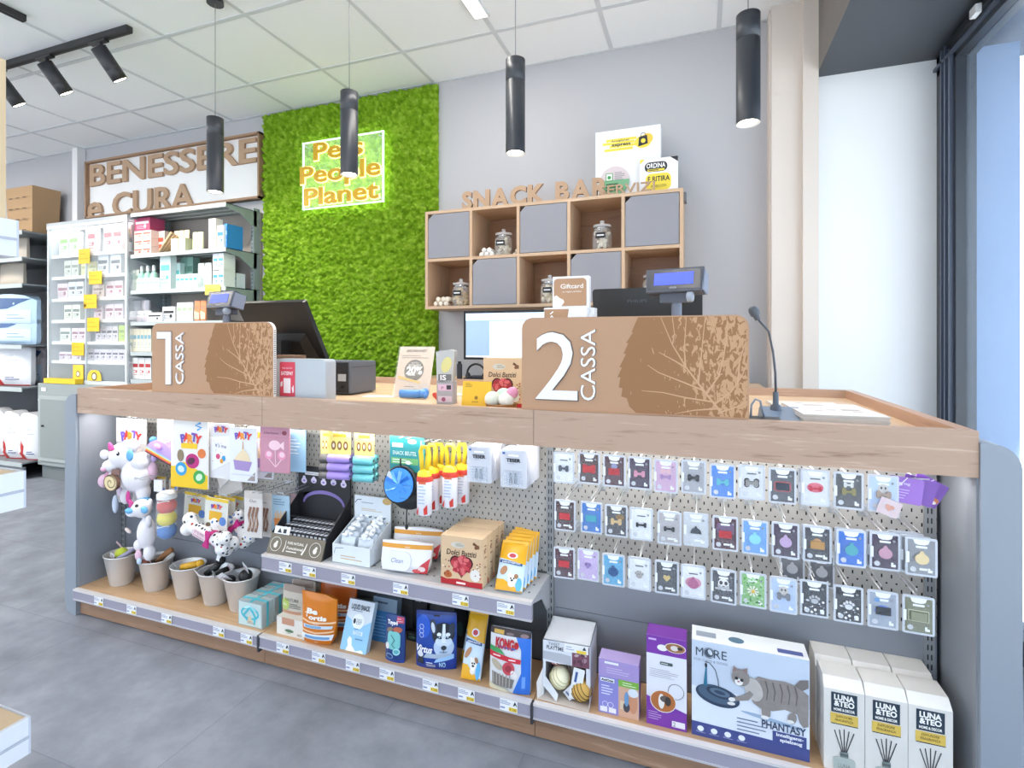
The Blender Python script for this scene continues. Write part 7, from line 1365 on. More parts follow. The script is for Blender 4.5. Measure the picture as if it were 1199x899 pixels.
# fragrance boxes with bevelled tops
def frag(x, y, w, h, label):
    t = thing('fragrance_box', label, 'fragrance box', (x, y, ZD)); d = w*.98; cr = C('#d9d5cf', .5, var=.06, vs=25)
    b = MB(); sl = .02; b.box(-w/2, 0, 0, w/2, d, h, cr)
    b.add([(-w/2, 0, h), (w/2, 0, h), (w/2, d, h), (-w/2, d, h), (-w/2+.001, .02, h+sl), (w/2-.001, .02, h+sl), (w/2-.001, d, h+sl), (-w/2+.001, d, h+sl)], [(4, 5, 6, 7), (0, 1, 5, 4), (1, 2, 6, 5), (2, 3, 7, 6), (3, 0, 4, 7)], C('#e3dfd9', .5, var=.05, vs=25)); b.build('carton', t)
    b = MB(); b.rect(-w*.32, h*.72, w*.32, h*.965, C('#2c3a48', .4), 1); wt = C('#f2f0ea'); b.text('LUNA', 0, h*.91, .0125, wt, w=w*.5, bold=.04, l=2); b.text('&TEO', 0, h*.835, .0125, wt, w=w*.5, bold=.04, l=2); b.text('HOME & DECOR', 0, h*.76, .006, wt, w=w*.52, bold=.04, l=2)
    b.rect(-w*.34, h*.585, w*.34, h*.71, C('#d9b857', .45), 1); b.text('DIFFUSORE', 0, h*.675, .006, C('#5a4a20'), w=w*.4); b.text('FRAGRANZA', 0, h*.63, .006, C('#5a4a20'), w=w*.45); b.rect(-w*.33, h*.575, w*.34, h*.585, C('#3c3a36'), 2)
    for k in range(5): b.stroke([(w*(-.24+.12*k), h*(.53-.015*abs(k-2))), (w*(-.05+.025*k), h*.24)], .0022, C('#3a3a3c'), 2)
    b.rect(-w*.1, h*.17, w*.1, h*.25, C('#7a8583', .4), 3); b.rect(-w*.1, h*.2, w*.1, h*.23, C('#59625f'), 4); b.poly(rrect(-w*.27, 0, w*.27, h*.18, .008, 4, (0, 0, 1, 1)), C('#a9b2ae'), 3); b.text('LUNA', 0, h*.08, .01, C('#6f7a76'), w=w*.3, l=4); b.build('front_print', t); return t
wf = ax(1012, 1.45)-ax(964.5, 1.45)
hf = at(964, 803, 1.45).z-ZD
xs = [ax(964.5, 1.45)+wf/2+i*(wf+.001) for i in range(3)]
nm = ['leftmost', 'middle', 'rightmost']
for i in range(3): frag(xs[i]-.002, 1.45+wf*.99+.002, wf, hf, 'cream fragrance box, %s of the rear three, mostly hidden' % nm[i])
for i in range(3): frag(xs[i], 1.447, wf, hf, 'cream fragrance box with reed sticks, %s of the front three' % nm[i])
# ================================================================ wall shelving at the left
GS = C('#8d989b', .45); GSL = C('#b5bdbd', .4); GSD = C('#6f777b', .5)
def bx(name, parent, O, *a, m=None, top=None): b = MB(); b.box(*a, m or GS, top=top or m or GS); return b.build(name, parent, org=O)
def zpix(u, v, Y): return at(u, v, Y).z
# open unit between the glass cabinet and the moss
UX0, UX1, UYF, UYB = -4.19, -3.20, 2.81, 3.14
t = thing('shelving_unit', 'grey metal wall shelving between the glass cabinet and the moss panel', 'shelving', ((UX0+UX1)/2, 3.0, 0)); O = t.location
bx('back_panel', t, O, UX0, 3.12, 0, UX1, 3.14, 2.15, m=C('#a89f97', .6))
for x in (UX0, UX1-.03):
    b = MB(); b.box(x, 3.06, 0, x+.03, 3.12, 2.17, GS)
    z = .9
    while z < 2.15: b.box(x+(.0-.0006 if x > -3.5 else .0306-.0006), 3.072, z, x+(.0 if x > -3.5 else .0306), 3.078, z+.014, C('#3a3f42')); z += .03
    z = .9
    while z < 2.15: b.box(x+.008, 3.0594, z, x+.012, 3.06, z+.014, C('#3a3f42')); b.box(x+.018, 3.0594, z, x+.022, 3.06, z+.014, C('#3a3f42')); z += .03
    b.build('upright', t, org=O)
SZ = [2.150, 1.826, 1.545, 1.300, 1.066, .85]
for i, z in enumerate(SZ):
    b = MB(); b.box(UX0, UYF, z-.028, UX1, UYF+.004, z+.002, GSL); b.box(UX0, UYF+.004, z-.006, UX1, 3.12, z, GS)
    for k in range(3): b.box(UX0+.01, UYF+.06+k*.08, z-.012, UX1-.01, UYF+.075+k*.08, z-.006, GSL)
    b.build('shelf_board', t, org=O)
    for x in (UX0, UX1-.004): b = MB(); b.add([(x+dx, y, zz) for dx in (0, .004) for y, zz in ((UYF+.004, z), (3.09, z+.0), (3.09, z-.12), (3.04, z-.12), (2.93, z-.05), (UYF+.004, z-.03))], [(0, 1, 2, 3, 4, 5), (11, 10, 9, 8, 7, 6)]+[(k, k+6, (k+1) % 6+6, (k+1) % 6) for k in range(6)], GS); b.build('bracket', t, org=O)
def goods(u0, u1, vt, Z, Y, col, label, kind='box', acc=None, d=.09, name='medicine_box', cat='box', n=1, top=None, group=None, seed=1, txt=None):
    """n things side by side from u0 to u1 on level Z with their tops at photo height vt"""
    xa, xb = ax(u0, Y), ax(u1, Y); zt = zpix((u0+u1)/2, vt, Y); h = max(.02, zt-Z); w = (xb-xa)/n; out = []
    proto = None
    for k in range(n):
        x = xa+w*(k+.5)
        if proto is None:
            b = MB(); ww = w*.94; m = C(col, .5)
            if kind == 'box':
                b.box(-ww/2, 0, 0, ww/2, d, h, m, top=C(top, .5) if top else m); b.L = .0008
                if acc: b.rect(-ww*.42, h*.55, ww*.42, h*.72, C(acc, .5), 1); b.lines(-ww*.36, h*.15, ww*.3, h*.45, 3, C(acc, .5), 1, .25, seed); b.ell(ww*.2, h*.36, min(ww, h)*.13, min(ww, h)*.13, C(acc, .5), 2)
                if txt: b.text(txt, 0, h*.82, min(h*.14, .03), C(acc or '#444444'), l=2, bold=.03)
            elif kind == 'bottle':
                r = ww*.46; b.lathe([(r*.9, 0), (r, h*.05), (r, h*.55), (r*.75, h*.68), (r*.35, h*.74), (r*.35, h*.78)], m, seg=14); b.lathe([(r*.45, h*.78), (r*.45, h*.96), (r*.3, h), (0, h)], C(acc or '#e9eceb', .4), seg=12)
                b.lathe([(r*1.01, h*.15), (r*1.01, h*.5)], C(top or '#f0f3f2', .5), seg=14)
            elif kind == 'bag':
                b.prism(rrect(-ww/2, 0, ww/2, h, ww*.08), 0, .001, m); b.L = .0015
                if acc: b.poly([(-ww*.44, h*.08), (ww*.44, h*.08), (ww*.44, h*.4), (-ww*.44, h*.5)], C(acc, .4), 1); b.lines(-ww*.3, h*.6, ww*.3, h*.75, 2, C('#6d7682'), 1, .3)
            elif kind == 'stick':
                for q in range(4): b.tube([(-ww*.4, .02*q, .01), (ww*.3, .02*q+.01, h-.01*q)], .009, C('#cfae88', .7), 6)
            o = b.build(name, warp=pouchw(ww*1.05, h*1.1, d, d*.3, .01) if kind == 'bag' else None, grid=.03); proto = o
        else:
            o = proto.copy(); COL.objects.link(o)
        place(o, (x, Y, Z+.001), 0)
        if n > 1: tag(o, label, cat, group or label)
        else: tag(o, label, cat, group)
        out.append(o)
    return out
S1, S2, S3, S4, S5 = 1.828, 1.547, 1.302, 1.068, .852
# shelf with cardboard packs
goods(148, 154, 263, S1, 2.86, '#d7a39a', 'rose coloured box at the far end of the upper medicine shelf', acc='#b9625c')
goods(149, 153.5, 268, S1, 2.84, '#6b4a22', 'small dark jar with yellow lid at the far end of the upper medicine shelf', kind='bottle', acc='#d9b02a')
for r_ in range(3):
    for o in goods(157, 177, 284-11*r_, S1+(.0 if r_ == 0 else .0), 2.84, '#e9d3c6', 'cream box with red marks in the stack on the upper medicine shelf', acc='#c8553f', n=2, group='stacked cream and red boxes', d=.1): 
        o.location.z = S1+.001+r_*.063; o.scale.z = .062/(.001+max(.02, zpix(167, 284-11*r_, 2.84)-S1))
goods(178, 193, 271, S1, 2.90, '#e3cbbf', 'cream box behind the stack of red marked boxes', acc='#c8553f', d=.1)
goods(157, 176, 255, S1+.19, 2.86, '#b5476c', 'long magenta and white box lying on top of the red marked boxes', acc='#f0dfe6', d=.12)
bpy.data.objects['medicine_box'].location.z += 0
goods(184, 204, 272, S1, 2.85, '#cfae88', 'bundle of slanted wooden chew sticks on the upper medicine shelf', kind='stick', name='chew_sticks', cat='chew sticks')
goods(200, 217, 279, S1, 2.84, '#e3e3b9', 'pale green tray box on the upper medicine shelf', acc='#f4f2e4', n=2, group='pale green tray boxes', d=.12)
goods(204, 222, 270, S1, 2.92, '#dcc7a6', 'beige crumpled sachet behind the pale green trays', kind='bag', n=3, group='beige sachets behind the trays', name='treat_sachet', cat='sachet', d=.03)
goods(226, 238, 272, S1, 2.86, '#dfe4b6', 'pale green upright sachet near the blue box', kind='bag', n=2, group='pale green sachets', name='treat_sachet', cat='sachet', d=.04)
goods(244, 253, 256, S1, 2.86, '#e7dfd2', 'tall white and beige box left of the blue box', acc='#c8b79a', d=.06)
goods(254, 262, 264, S1, 2.84, '#e6ecf4', 'white box with blue edge beside the tall beige box', acc='#3b7fc6', d=.06)
goods(262.5, 266, 262, S1, 2.86, '#2f86cf', 'bright blue box at the end of the upper medicine shelf', acc='#bcd9f0', d=.14)
# shelf with bottles and tubes
goods(155, 163, 316, S2, 2.88, '#dfe6d6', 'pale box at the far end of the bottle shelf', acc='#a9bfa0', d=.08)
goods(163, 184, 311, S2, 2.88, '#9fd0be', 'small mint green bottle in the row on the bottle shelf', kind='bottle', n=3, group='mint green bottles on the bottle shelf', name='medicine_bottle', cat='bottle')
goods(160, 186, 326, S2, 2.83, '#edeeea', 'small white tube box in front of the mint bottles', acc='#9fc8bc', n=5, group='white tube boxes before the mint bottles', d=.04)
goods(187, 200, 299, S2, 2.85, '#dbeae6', 'tall white and teal box in the middle of the bottle shelf', acc='#5fb0a8', d=.05)
goods(203, 211, 308, S2, 2.90, '#cfe6e2', 'white and turquoise box right of the tall teal box', acc='#58b5b5', d=.06)
goods(211, 226, 301, S2, 2.94, '#7fa79a', 'grey green box at the back of the bottle shelf', acc='#3e6e60', n=2, group='grey green boxes at the back of the bottle shelf', d=.06)
goods(206, 231, 321, S2, 2.83, '#eef1f0', 'small white box with a turquoise mark in the front row of the bottle shelf', acc='#5bb9c0', n=5, group='white boxes with turquoise marks', d=.05)
goods(232, 248, 308, S2, 2.88, '#e9ede8', 'white sachet pack on the right half of the bottle shelf', kind='bag', acc='#b9cfc4', n=2, group='white sachet packs on the bottle shelf', name='medicine_sachet', cat='sachet', d=.03)
for r_ in range(2):
    for o in goods(249, 262, 316, S2, 2.84, '#eef0f2', 'white box with blue lettering stacked at the right of the bottle shelf', acc='#4f9bd0', n=2, group='stacked white and blue boxes', d=.1): o.location.z = S2+.001+r_*.12
goods(267, 277, 320, S2, 2.96, '#e3eaf0', 'small pale blue box at the right end of the bottle shelf', acc='#7fb0d6', n=2, group='small pale blue boxes', d=.08)
goods(263, 271, 305, S2, 3.045, '#8fa3ac', 'grey picture box behind the small pale blue boxes', acc='#4a5a63', d=.04)
# shelf with wipes and packets
goods(152, 178, 364, S3, 2.90, '#e8e6e6', 'soft white pack lying on the wipes shelf', kind='bag', n=3, group='soft white packs on the wipes shelf', name='wipes_pack', cat='wipes pack', d=.06, acc='#cfc6cc')
goods(156, 176, 352, S3+.09, 2.95, '#e4dfe2', 'soft pack stacked on the white packs of the wipes shelf', kind='bag', n=2, group='upper soft packs of the wipes shelf', name='wipes_pack', cat='wipes pack', d=.06)
goods(172, 190, 366, S3, 2.84, '#f1f1f0', 'white pack with black lettering on the wipes shelf', acc='#26262a', d=.06)
goods(190, 205, 359, S3, 2.86, '#e9e9e9', 'white pack with a black drawing on the wipes shelf', acc='#2c2c30', d=.05)
goods(207, 226, 354, S3, 2.86, '#ecebe2', 'white and green packet on the wipes shelf', acc='#a9c49a', n=3, group='white and green packets on the wipes shelf', d=.05)
goods(228, 242, 352, S3, 2.86, '#d98b5c', 'orange packet near the customer display on the wipes shelf', kind='bag', acc='#e9c7aa', n=2, group='orange packets on the wipes shelf', name='treat_sachet', cat='sachet', d=.03)
# lower shelves
goods(152, 177, 385, S4, 2.85, '#e9dfc6', 'tall cream packet with a coloured stripe on the lower medicine shelf', acc='#7fa9b8', n=6, group='tall cream packets on the lower medicine shelf', d=.06)
goods(160, 167, 381, S4+.2, 2.85, '#cfd23c', 'small lime yellow clip under the wipes shelf', kind='bottle', acc='#cfd23c', name='shelf_clip', cat='clip') if False else None
goods(155, 177, 419, S5, 2.85, '#ecebe6', 'white and red box on the shelf just above the counter rim', acc='#c23b3b', n=3, group='white and red boxes above the counter rim', d=.07)
# ---------------------------------------------------------------- glass fronted cabinet
GX0, GX1, GYF = -5.205, -4.215, 2.80
t = thing('glass_cabinet', 'white glass-fronted cabinet full of small collars and packs at the left wall', 'cabinet', ((GX0+GX1)/2, 3.0, 0)); O = t.location
wf_ = C('#d3d8da', .4); lit = C('#eceef0', .5)
bx('back_panel', t, O, GX0, 3.12, 0, GX1, 3.14, 2.14, m=lit)
for x in (GX0, GX1-.02): bx('side_panel', t, O, x, GYF+.02, .80, x+.02, 3.12, 2.12, m=C('#dfe3e6', .4) if x < -5 else clear('#dfe6ea', .3, .05))
bx('top_panel', t, O, GX0, GYF, 2.12, GX1, 3.14, 2.145, m=C('#b4b9bb', .4))
CZ = [1.872, 1.69, 1.505, 1.325, 1.145, .985]
for z in CZ:
    b = MB(); b.box(GX0+.02, GYF+.03, z-.008, GX1-.02, 3.12, z, lit); b.box(GX0+.02, GYF+.025, z-.022, GX1-.02, GYF+.03, z+.004, C('#f2f4f5', .4)); b.build('shelf_board', t, org=O)
b = MB()
for x in (GX0+.005, (GX0+GX1)/2-.004, GX1-.025): b.box(x, GYF+.002, .80, x+.02 if x != (GX0+GX1)/2-.004 else x+.008, GYF+.016, 2.12, wf_)
b.box(GX0, GYF, .80, GX1, GYF+.02, .83, wf_); b.box(GX0, GYF, 2.095, GX1, GYF+.02, 2.12, wf_); b.build('door_frame', t, org=O)
for x0, x1 in ((GX0+.02, (GX0+GX1)/2), ((GX0+GX1)/2, GX1-.02)): bx('glass_door', t, O, x0, GYF+.007, .83, x1, GYF+.011, 2.095, m=clear('#eaf3f6', .12, .03))
MB().tube([(GX0+.50, GYF-.004, 1.44), (GX0+.50, GYF+.006, 1.44)], .014, BLACK, 12).build('door_lock', t, org=O)
L = bpy.data.lights.new('cabinet_light', 'AREA'); L.shape = 'RECTANGLE'; L.size = .9; L.size_y = .03; L.energy = 2.2; L.color = (1, .98, .96)
o = bpy.data.objects.new('cabinet_light', L); COL.objects.link(o); o.location = ((GX0+GX1)/2, GYF+.06, 2.085)
bx('light_strip', t, O, GX0+.04, GYF+.045, 2.088, GX1-.04, GYF+.075, 2.095, m=emit('#ffffff', 3))
b = MB(); b.box(GX0, GYF-.06, .12, GX1, 3.12, .80, C('#9aa19f', .45)); b.box(GX0, GYF-.03, 0, GX1, 3.12, .12, C('#777d7d', .5)); b.build('base_cupboard', t, org=O)
for x0, x1 in ((GX0+.03, (GX0+GX1)/2-.01), ((GX0+GX1)/2+.01, GX1-.03)):
    b = MB(); b.box(x0, GYF-.075, .16, x1, GYF-.06, .70, C('#a9b0ad', .45)); b.box(x0+.03, GYF-.078, .19, x1-.03, GYF-.074, .67, C('#8f9694', .45)); b.build('cupboard_door', t, org=O)
    MB().tube([(x0+.07, GYF-.09, .45), (x0+.07, GYF-.075, .45)], .008, BLACK, 10).build('cupboard_lock', t, org=O)
bx('cupboard_label', t, O, GX0+.05, GYF-.064, .735, GX0+.11, GYF-.0605, .765, m=C('#e6e8e8'))
def small(u0, u1, vt, z, col, acc, label, n, nm='collar_pack', kind='box', d=.04, Y=2.855):
    goods(u0, u1, vt, z+.001, Y, col, label, kind=kind, acc=acc, n=n, name=nm, cat='pack', group=label if n > 1 else None, d=d)
small(69, 92, 272, CZ[0], '#dfe3df', '#8cc95f', 'white and green pack on the top shelf of the glass cabinet', 2, 'flea_pack')
small(102, 112, 265, CZ[0], '#e9dfe0', '#c65a62', 'white and red pack in the middle of the top cabinet shelf', 1, 'flea_pack')
small(121, 143, 263, CZ[0], '#ebe5e4', '#c65a62', 'white and red pack at the right of the top cabinet shelf', 2, 'flea_pack')
small(75, 92, 305, CZ[1], '#d3dacd', '#7d8a76', 'pale green roll pack on the second cabinet shelf', 2)
small(95, 113, 307, CZ[1], '#dfe0a8', '#a9b06a', 'yellow green pack on the second cabinet shelf', 2)
for u in (121, 136): goods(u-7, u+6, 298, CZ[1], 2.855, '#dde3ea', 'round grey collar pack at the %s of the second cabinet shelf' % ('middle right' if u == 121 else 'right end'), acc='#3d4650', name='collar_pack', cat='pack', d=.03)
small(67, 80, 332, CZ[2], '#d9cbd0', '#9c5a6a', 'pink printed pack at the left of the third cabinet shelf', 1)
small(80, 98, 330, CZ[2], '#dfe4e6', '#44505a', 'round dark collar pack on the third cabinet shelf', 2)
small(108, 122, 333, CZ[2], '#d9c4b6', '#8a6a54', 'brown printed pack on the third cabinet shelf', 1)
small(124, 144, 329, CZ[2], '#e2d3d5', '#a2465a', 'pack with a dark red dog picture on the third cabinet shelf', 2)
small(75, 94, 357, CZ[3], '#dde0cf', '#4a5a48', 'white green pack with a dark dog on the fourth cabinet shelf', 2)
small(110, 120, 358, CZ[3], '#e0cfd4', '#9a5068', 'pack with a rose dog picture in the middle of the fourth cabinet shelf', 1)
small(123, 144, 356, CZ[3], '#e2d3d9', '#8f4a62', 'pack with a dark rose dog picture on the fourth cabinet shelf', 2)
small(70, 83, 384, CZ[4], '#dbe2d8', '#5a6c62', 'white and green pack on the fifth cabinet shelf', 1)
small(84, 100, 384, CZ[4], '#e3d6dd', '#8d4a60', 'white and pink pack on the fifth cabinet shelf', 2)
small(112, 138, 382, CZ[4], '#ddd5dc', '#4d4453', 'white pack with dark lettering on the fifth cabinet shelf', 4)
small(139, 146, 381, CZ[4], '#b9d24a', '#7a9a2c', 'lime green pack with an orange knob on the fifth cabinet shelf', 1)
small(69, 95, 412, CZ[5], '#dfd9dd', '#8a4a70', 'white pack with a purple dog on the lowest cabinet shelf', 3)
small(103, 146, 409, CZ[5], '#d9d3dc', '#5a4a62', 'white and dark purple pack on the lowest cabinet shelf', 6)
# yellow offer cards hanging on the shelf edges of the cabinet
Yc = GYF-.004
for (u0, u1, v0, v1, nm) in ((92, 105, 292, 309, 'first shelf edge'), (104, 119, 318, 333, 'second shelf edge'), (98, 113, 345, 361, 'third shelf edge'), (102, 116, 372, 388, 'fourth shelf edge'), (84, 98, 401, 416, 'fifth shelf edge')):
    x0, x1 = ax(u0, Yc), ax(u1, Yc); za, zb = zpix(u0, v0, Yc), zpix(u0, v1, Yc)
    b = MB(); b.box(0, 0, 0, x1-x0, .002, za-zb, C('#f3c01e', .5)); b.lines(.01, .02, x1-x0-.01, za-zb-.02, 2, C('#d79a12'), 1, .15); tag(place(b.build('offer_card'), (x0, Yc, zb)), 'plain yellow offer card hanging on the glass cabinet at the '+nm, 'card')
for (u0, u1, v0, v1, nm, kk) in ((86, 98, 427, 452, 'tall yellow card with a small paw, left of the two at the cabinet foot', 0), (103, 119, 433, 452, 'rounded yellow card with a round mark, right of the two at the cabinet foot', 1)):
    x0, x1 = ax(u0, Yc), ax(u1, Yc); za = zpix(u0, v0, Yc); zb = .832; w = x1-x0; h = za-zb
    b = MB(); b.prism(rrect(0, 0, w, h, w*(.08 if kk == 0 else .38), 6, (0, 0, 1, 1)), 0, .003, C('#f1c73a', .5)); b.ell(w/2, h*.4, w*.2, w*.2, C('#4a3d2a'), 1); b.ell(w/2, h*.4, w*.14, w*.14, C('#f4ecd0'), 2); tag(place(b.build('offer_card'), (x0, Yc-.004, zb)), nm, 'card')
x0, x1 = ax(240, 2.804), ax(258, 2.804); za, zb = zpix(249, 333, 2.804), zpix(249, 345, 2.804); b = MB(); b.box(0, 0, 0, x1-x0, .002, za-zb, C('#efd45a', .5)); b.lines(.01, .02, x1-x0-.01, za-zb-.02, 1, C('#b89a2a'), 1, .2); tag(place(b.build('offer_card'), (x0, 2.804, zb)), 'pale yellow offer card on the open shelving above the grey customer display', 'card')
b = MB(); b.box(-.2, -.0, 0, .2, .06, .04, C('#f0c62c', .5)); tag(place(b.build('yellow_ledge'), ((ax(66, 2.72)+ax(86, 2.72))/2-.1, 2.735, .803)), 'yellow ledge strip lying on the grey base cupboard of the glass cabinet', 'strip')
# ---------------------------------------------------------------- shelving with bags of litter, far left
LX0, LX1, LYF = -6.75, -5.24, 2.66
t = thing('bag_shelving', 'dark grey shelving stacked with bags at the far left wall', 'shelving', ((LX0+LX1)/2, 2.95, 0)); O = t.location
bx('back_panel', t, O, LX0, 3.12, 0, LX1, 3.14, 2.1, m=C('#4b4f55', .6))
bx('side_post', t, O, LX1-.03, 3.04, 0, LX1, 3.12, 2.1, m=GSL)
LZ = [2.06, 1.84, 1.62, 1.47, .98, .82, .14]
for z in (2.07, 1.85, 1.63, 1.14-.02, .765, .14):
    b = MB(); b.box(LX0, LYF, z-.035, LX1-.03, LYF+.006, z, GSL); b.box(LX0, LYF+.006, z-.012, LX1-.03, 3.12, z, C('#7c8286', .5)); b.build('shelf_board', t, org=O)
bx('plinth', t, O, LX0, LYF+.01, 0, LX1-.03, LYF+.03, .105, m=C('#777c80', .5))
def litter(u0, u1, vt, vb, Y, label, red=True, base='#e9e8ea', zb=None, D=.22):
    xa, xb = ax(u0, Y), ax(u1, Y); zb = zb if zb is not None else zpix(u0, vb, Y); h = zpix(u1, vt, Y)-zb; w = xb-xa
    t = thing('litter_bag', label, 'bag', ((xa+xb)/2, Y, zb), .05)
    b = MB(); b.prism([(-w*.48, 0), (w*.48, 0), (w*.5, h*.1), (w*.5, h*.8), (w*.35, h*.95), (w*.1, h), (-w*.1, h), (-w*.35, h*.95), (-w*.5, h*.8), (-w*.5, h*.1)], 0, .001, C(base, .35)); b.L = .002
    if red:
        b.poly([(-w*.5, h*.02), (w*.0, h*.02), (-w*.02, h*.28), (-w*.15, h*.42), (-w*.2, h*.3), (-w*.5, h*.36)], C('#c8302c', .4), 1); b.ell(-w*.28, h*.22, w*.13, h*.09, C('#efeeec', .4), 2, 30); b.rect(-w*.48, 0, w*.48, h*.02, C('#c8302c'), 1)
        b.lines(w*.12, h*.12, w*.38, h*.2, 2, C('#2c3f78'), 1, .4); b.lines(w*.05, h*.5, w*.35, h*.7, 2, C('#b8bcc6'), 1, .15)
    else:
        b.poly([(-w*.5, h*.5), (w*.1, h*.55), (w*.45, h*.85), (-w*.4, h*.9)], C('#3f5f8c', .4), 1); b.poly([(-w*.1, h*.1), (w*.45, h*.08), (w*.45, h*.5), (-w*.1, h*.5)], C('#cbdff0', .4), 1); b.lines(w*.1, h*.2, w*.4, h*.4, 2, C('#6f8fb4'), 2, .2)
    b.build('bag', t, warp=pouchw(w*1.03, h*1.12, D, D*.55, .03), grid=.03)
    return t
litter(-12, 11, 478, 552, 2.80, 'white and red litter bag on the lowest shelf cut by the picture edge', zb=.142, D=.16)
ta = litter(10, 29, 481, 546, 2.78, 'white and red litter bag in front on the lowest shelf, second from the cupboard', zb=.142, D=.16); 
tb = litter(29, 51, 483, 541, 2.80, 'white and red litter bag with a loop handle on the lowest shelf by the cupboard', zb=.142, D=.16)
MB().tube([(.06, 0, .50), (.09, -.01, .57), (.13, -.01, .59), (.17, 0, .57), (.19, .01, .50)], .008, C('#e9eaec', .4), 8).build('handle', tb)
litter(-4, 37, 397, 455, 2.80, 'large white and red bag on the middle shelf of the bag shelving', zb=.768, D=.2)
litter(38, 52, 404, 452, 2.95, 'pale pink grey stacked packs right of the large white bag', red=False, base='#dfd5da', zb=.768, D=.1)
for i, (vt, zb) in enumerate(((367, 1.122), (344, 1.275))): litter(-6, 43, vt, 0, 2.78, 'pale blue bag lying %s on the upper shelf of the bag shelving' % ('below' if i == 0 else 'on top'), red=False, base='#b9d2e8', zb=zb, D=.2)
for i, (u0, u1, z) in enumerate(((0, 30, 1.632), (2, 34, 1.852))): goods(max(u0, 1), u1, (300, 272)[i], z, 2.85, '#cfc3b2', 'beige flat bag lying in the dark %s compartment of the bag shelving' % ('lower', 'upper')[i], kind='bag', n=1, name='flat_bag', cat='bag', d=.1)
# cardboard crate on top
p0, p1 = ax(10, 2.9), ax(41, 2.9); zt_ = zpix(30, 219, 2.9)
t = thing('cardboard_crate', 'brown cardboard crate with hand holes on top of the bag shelving', 'crate', ((p0+p1)/2, 2.9, 2.071)); w = p1-p0; h = zt_-2.071; kr = C('#b9966f', .8)
b = MB(); b.hull8([(-w/2, 0, 0), (w*.4, 0, 0), (w*.4, .2, 0), (-w/2, .2, 0), (-w/2, -.02, h), (w/2, -.02, h), (w/2, .2, h), (-w/2, .2, h)], kr); b.build('box', t)
b = MB(); b.M = Matrix.Translation((0, -.022, 0))
for j in range(4):
    for i in range(3): b.rect(-w*.38+i*w*.26, h*(.15+.21*j), -w*.24+i*w*.26, h*(.17+.21*j), C('#6a4f36'), 1)
b.build('slot_print', t)
# ================================================================ gondola beside the camera, at the left edge
XG, YC = -.975, .50
t = thing('near_gondola', 'end of a wooden shelving unit with pale shelf rails at the left picture edge', 'shelving', (XG-.2, .3, 0)); O = t.location
ZL = [(1.345, .10), (.955, .02), (.576, -.0)]
for i, (z, d) in enumerate(ZL):
    xg = XG-(.03 if i == 0 else (.012 if i == 1 else 0))
    b = MB(); b.box(xg-.42, -.5, z-.02, xg-.004, YC, z, C('#d9bf9c', .5) if i else C('#cfd4dc', .4)); b.build('shelf_board', t, org=O)
    b = MB(); b.box(xg-.004, -.5, z-.055, xg+.002, YC, z+.002, C('#e3e4e8', .35)); b.box(xg+.002, -.5, z-.030, xg+.004, YC, z-.026, C('#b5b8c4', .4)); b.box(xg-.42, YC, z-.055, xg+.002, YC+.003, z+.002, C('#c9ccd6', .35)); b.build('price_rail', t, org=O)
b = MB(); b.box(XG-.46, YC-.02, 0, XG-.42, YC+.01, 1.9, C('#cdb08a', .5)); b.build('side_panel', t, org=O)
q = atX(7, 160, XG-.05); bx('post', t, O, XG-.058, q.y-.03, 1.35, XG-.05, q.y, 1.60, m=C('#d6bb94', .5))
bx('plinth', t, O, XG-.4, -.5, 0, XG-.05, YC-.05, .10, m=C('#8a8d92', .5))
def near_pack(x, y, z, w, d, h, hx, label):
    b = MB(); b.box(-w/2, -d/2, 0, w/2, d/2, h, C(hx, .4), front=C(hx, .3)); b.box(w/2, -d*.3, h*.2, w/2+.0006, d*.3, h*.6, C('#c9ced8')); tag(place(b.build('near_box', bevel=.003), (x, y, z)), label, 'box')
near_pack(XG-.13, .40, 1.346, .12, .14, .05, '#8f97b4', 'pale violet box on the top rail shelf at the left picture edge')
near_pack(XG-.12, .38, .577, .07, .05, .06, '#7a6a5c', 'brown box on the lowest shelf at the left picture edge')
# prints, eyes, locks and lenses belong to the part that carries them
CARRY = {'jar_label': 'glass', 'clamp_ring': 'lid', 'leaf_print': 'cardboard_panel', 'fluted_edge': 'cardboard_panel', 'numeral': 'cardboard_panel', 'eye': 'body', 'horn': 'body', 'port_panel': 'casing', 'lid_seam': 'casing', 'sticker': 'casing',
 'screen': 'housing', 'cover_print': 'pages', 'side_print': 'carton', 'front_print': 'carton', 'carton_print': 'carton', 'top_print': 'carton', 'label_print': 'bottle', 'door_lock': 'glass_door', 'cupboard_lock': 'cupboard_door', 'led_lens': 'cylinder',
 'reflector': 'cylinder', 'crimped_seal': 'pouch', 'crimped_foot': 'pouch', 'flap_print': 'front_flap', 'board_slots': 'board', 'glowing_edge': 'sheet', 'round_sticker': 'box', 'screen_glass': 'casing'}
def stem_(n): return n.split('.')[0]
for o in list(SC.objects):
    if o.parent is None:
        kids = list(o.children)
        for c in kids:
            k = CARRY.get(stem_(c.name))
            if k:
                q = [x for x in kids if stem_(x.name) == k]
                if q: c.parent = q[0] if len(q) == 1 else min(q, key=lambda x: abs(sum(v.co.x for v in x.data.vertices)/len(x.data.vertices)-sum(v.co.x for v in c.data.vertices)/len(c.data.vertices)))
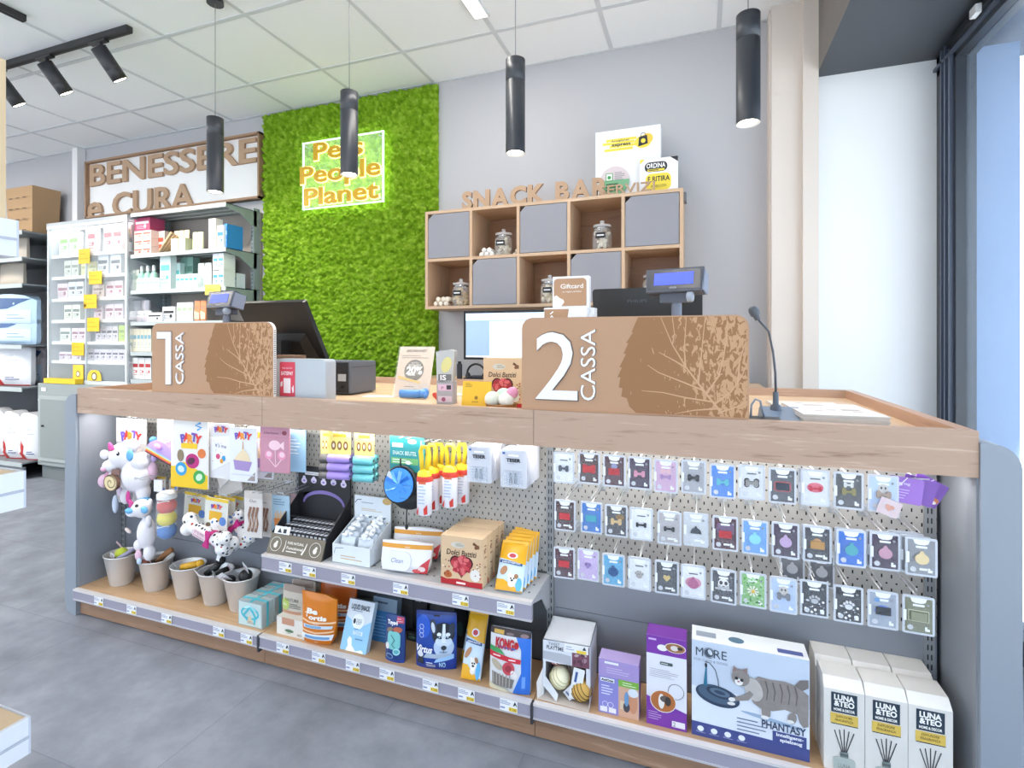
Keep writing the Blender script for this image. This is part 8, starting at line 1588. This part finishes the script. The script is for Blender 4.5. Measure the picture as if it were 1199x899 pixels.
# ================================================================ daylight, lamps, eye point
for x, y0, y1, p in ((-3.2, -.9, .2, 16), (-1.1, -.9, .3, 16), (-5.6, .0, 1.1, 80), (-5.6, -1.6, -.4, 20), (-7.6, .2, 1.4, 70)):
    linear(x, y0, y1, 'white linear ceiling light above the shop floor', p)
L = bpy.data.lights.new('led_strip_light', 'AREA'); L.shape = 'RECTANGLE'; L.size = 2.98; L.size_y = .012; L.energy = 6; L.color = (1, .97, .93)
o = bpy.data.objects.new('led_strip_light', L); COL.objects.link(o); o.location = (-.94, 1.481, .853); o.rotation_euler = (R(14), 0, 0)
L = bpy.data.lights.new('sign_glow', 'AREA'); L.shape = 'RECTANGLE'; L.size = .72; L.size_y = .52; L.energy = 2.2; L.color = (.9, 1, .75)
o = bpy.data.objects.new('sign_glow', L); COL.objects.link(o); o.location = (-2.378, 3.06, 2.353); o.rotation_euler = (R(90), 0, 0)
wd = bpy.data.worlds.new('sky'); SC.world = wd; wd.use_nodes = True; nt = wd.node_tree; bg = nt.nodes['Background']
bg.inputs['Color'].default_value = (.68, .83, 1, 1); bg.inputs['Strength'].default_value = 3.6
L = bpy.data.lights.new('sun', 'SUN'); L.energy = 9; L.angle = R(.6); L.color = (1, .96, .9)
o = bpy.data.objects.new('sun', L); COL.objects.link(o); o.location = (6, -8, 12); o.rotation_euler = Vector((.22, -.80, .80)).to_track_quat('Z', 'Y').to_euler()
cam = bpy.data.cameras.new('camera'); co = bpy.data.objects.new('camera', cam); COL.objects.link(co)
co.location = (0, 0, EYE); co.rotation_euler = (R(90), 0, YAW)
cam.sensor_width = 36; cam.lens = FPX/1199*36; cam.shift_y = -(449.5-HV)/1199; cam.clip_start = .02
SC.camera = co
SC.view_settings.view_transform = 'Standard'; SC.view_settings.look = 'None'; SC.view_settings.exposure = .12; SC.view_settings.gamma = 1
SC.view_settings.use_curve_mapping = False
SC.cycles.use_denoising = True; SC.cycles.max_bounces = 8; SC.cycles.transparent_max_bounces = 16; SC.cycles.sample_clamp_indirect = 6
SC.cycles.caustics_reflective = False; SC.cycles.caustics_refractive = False
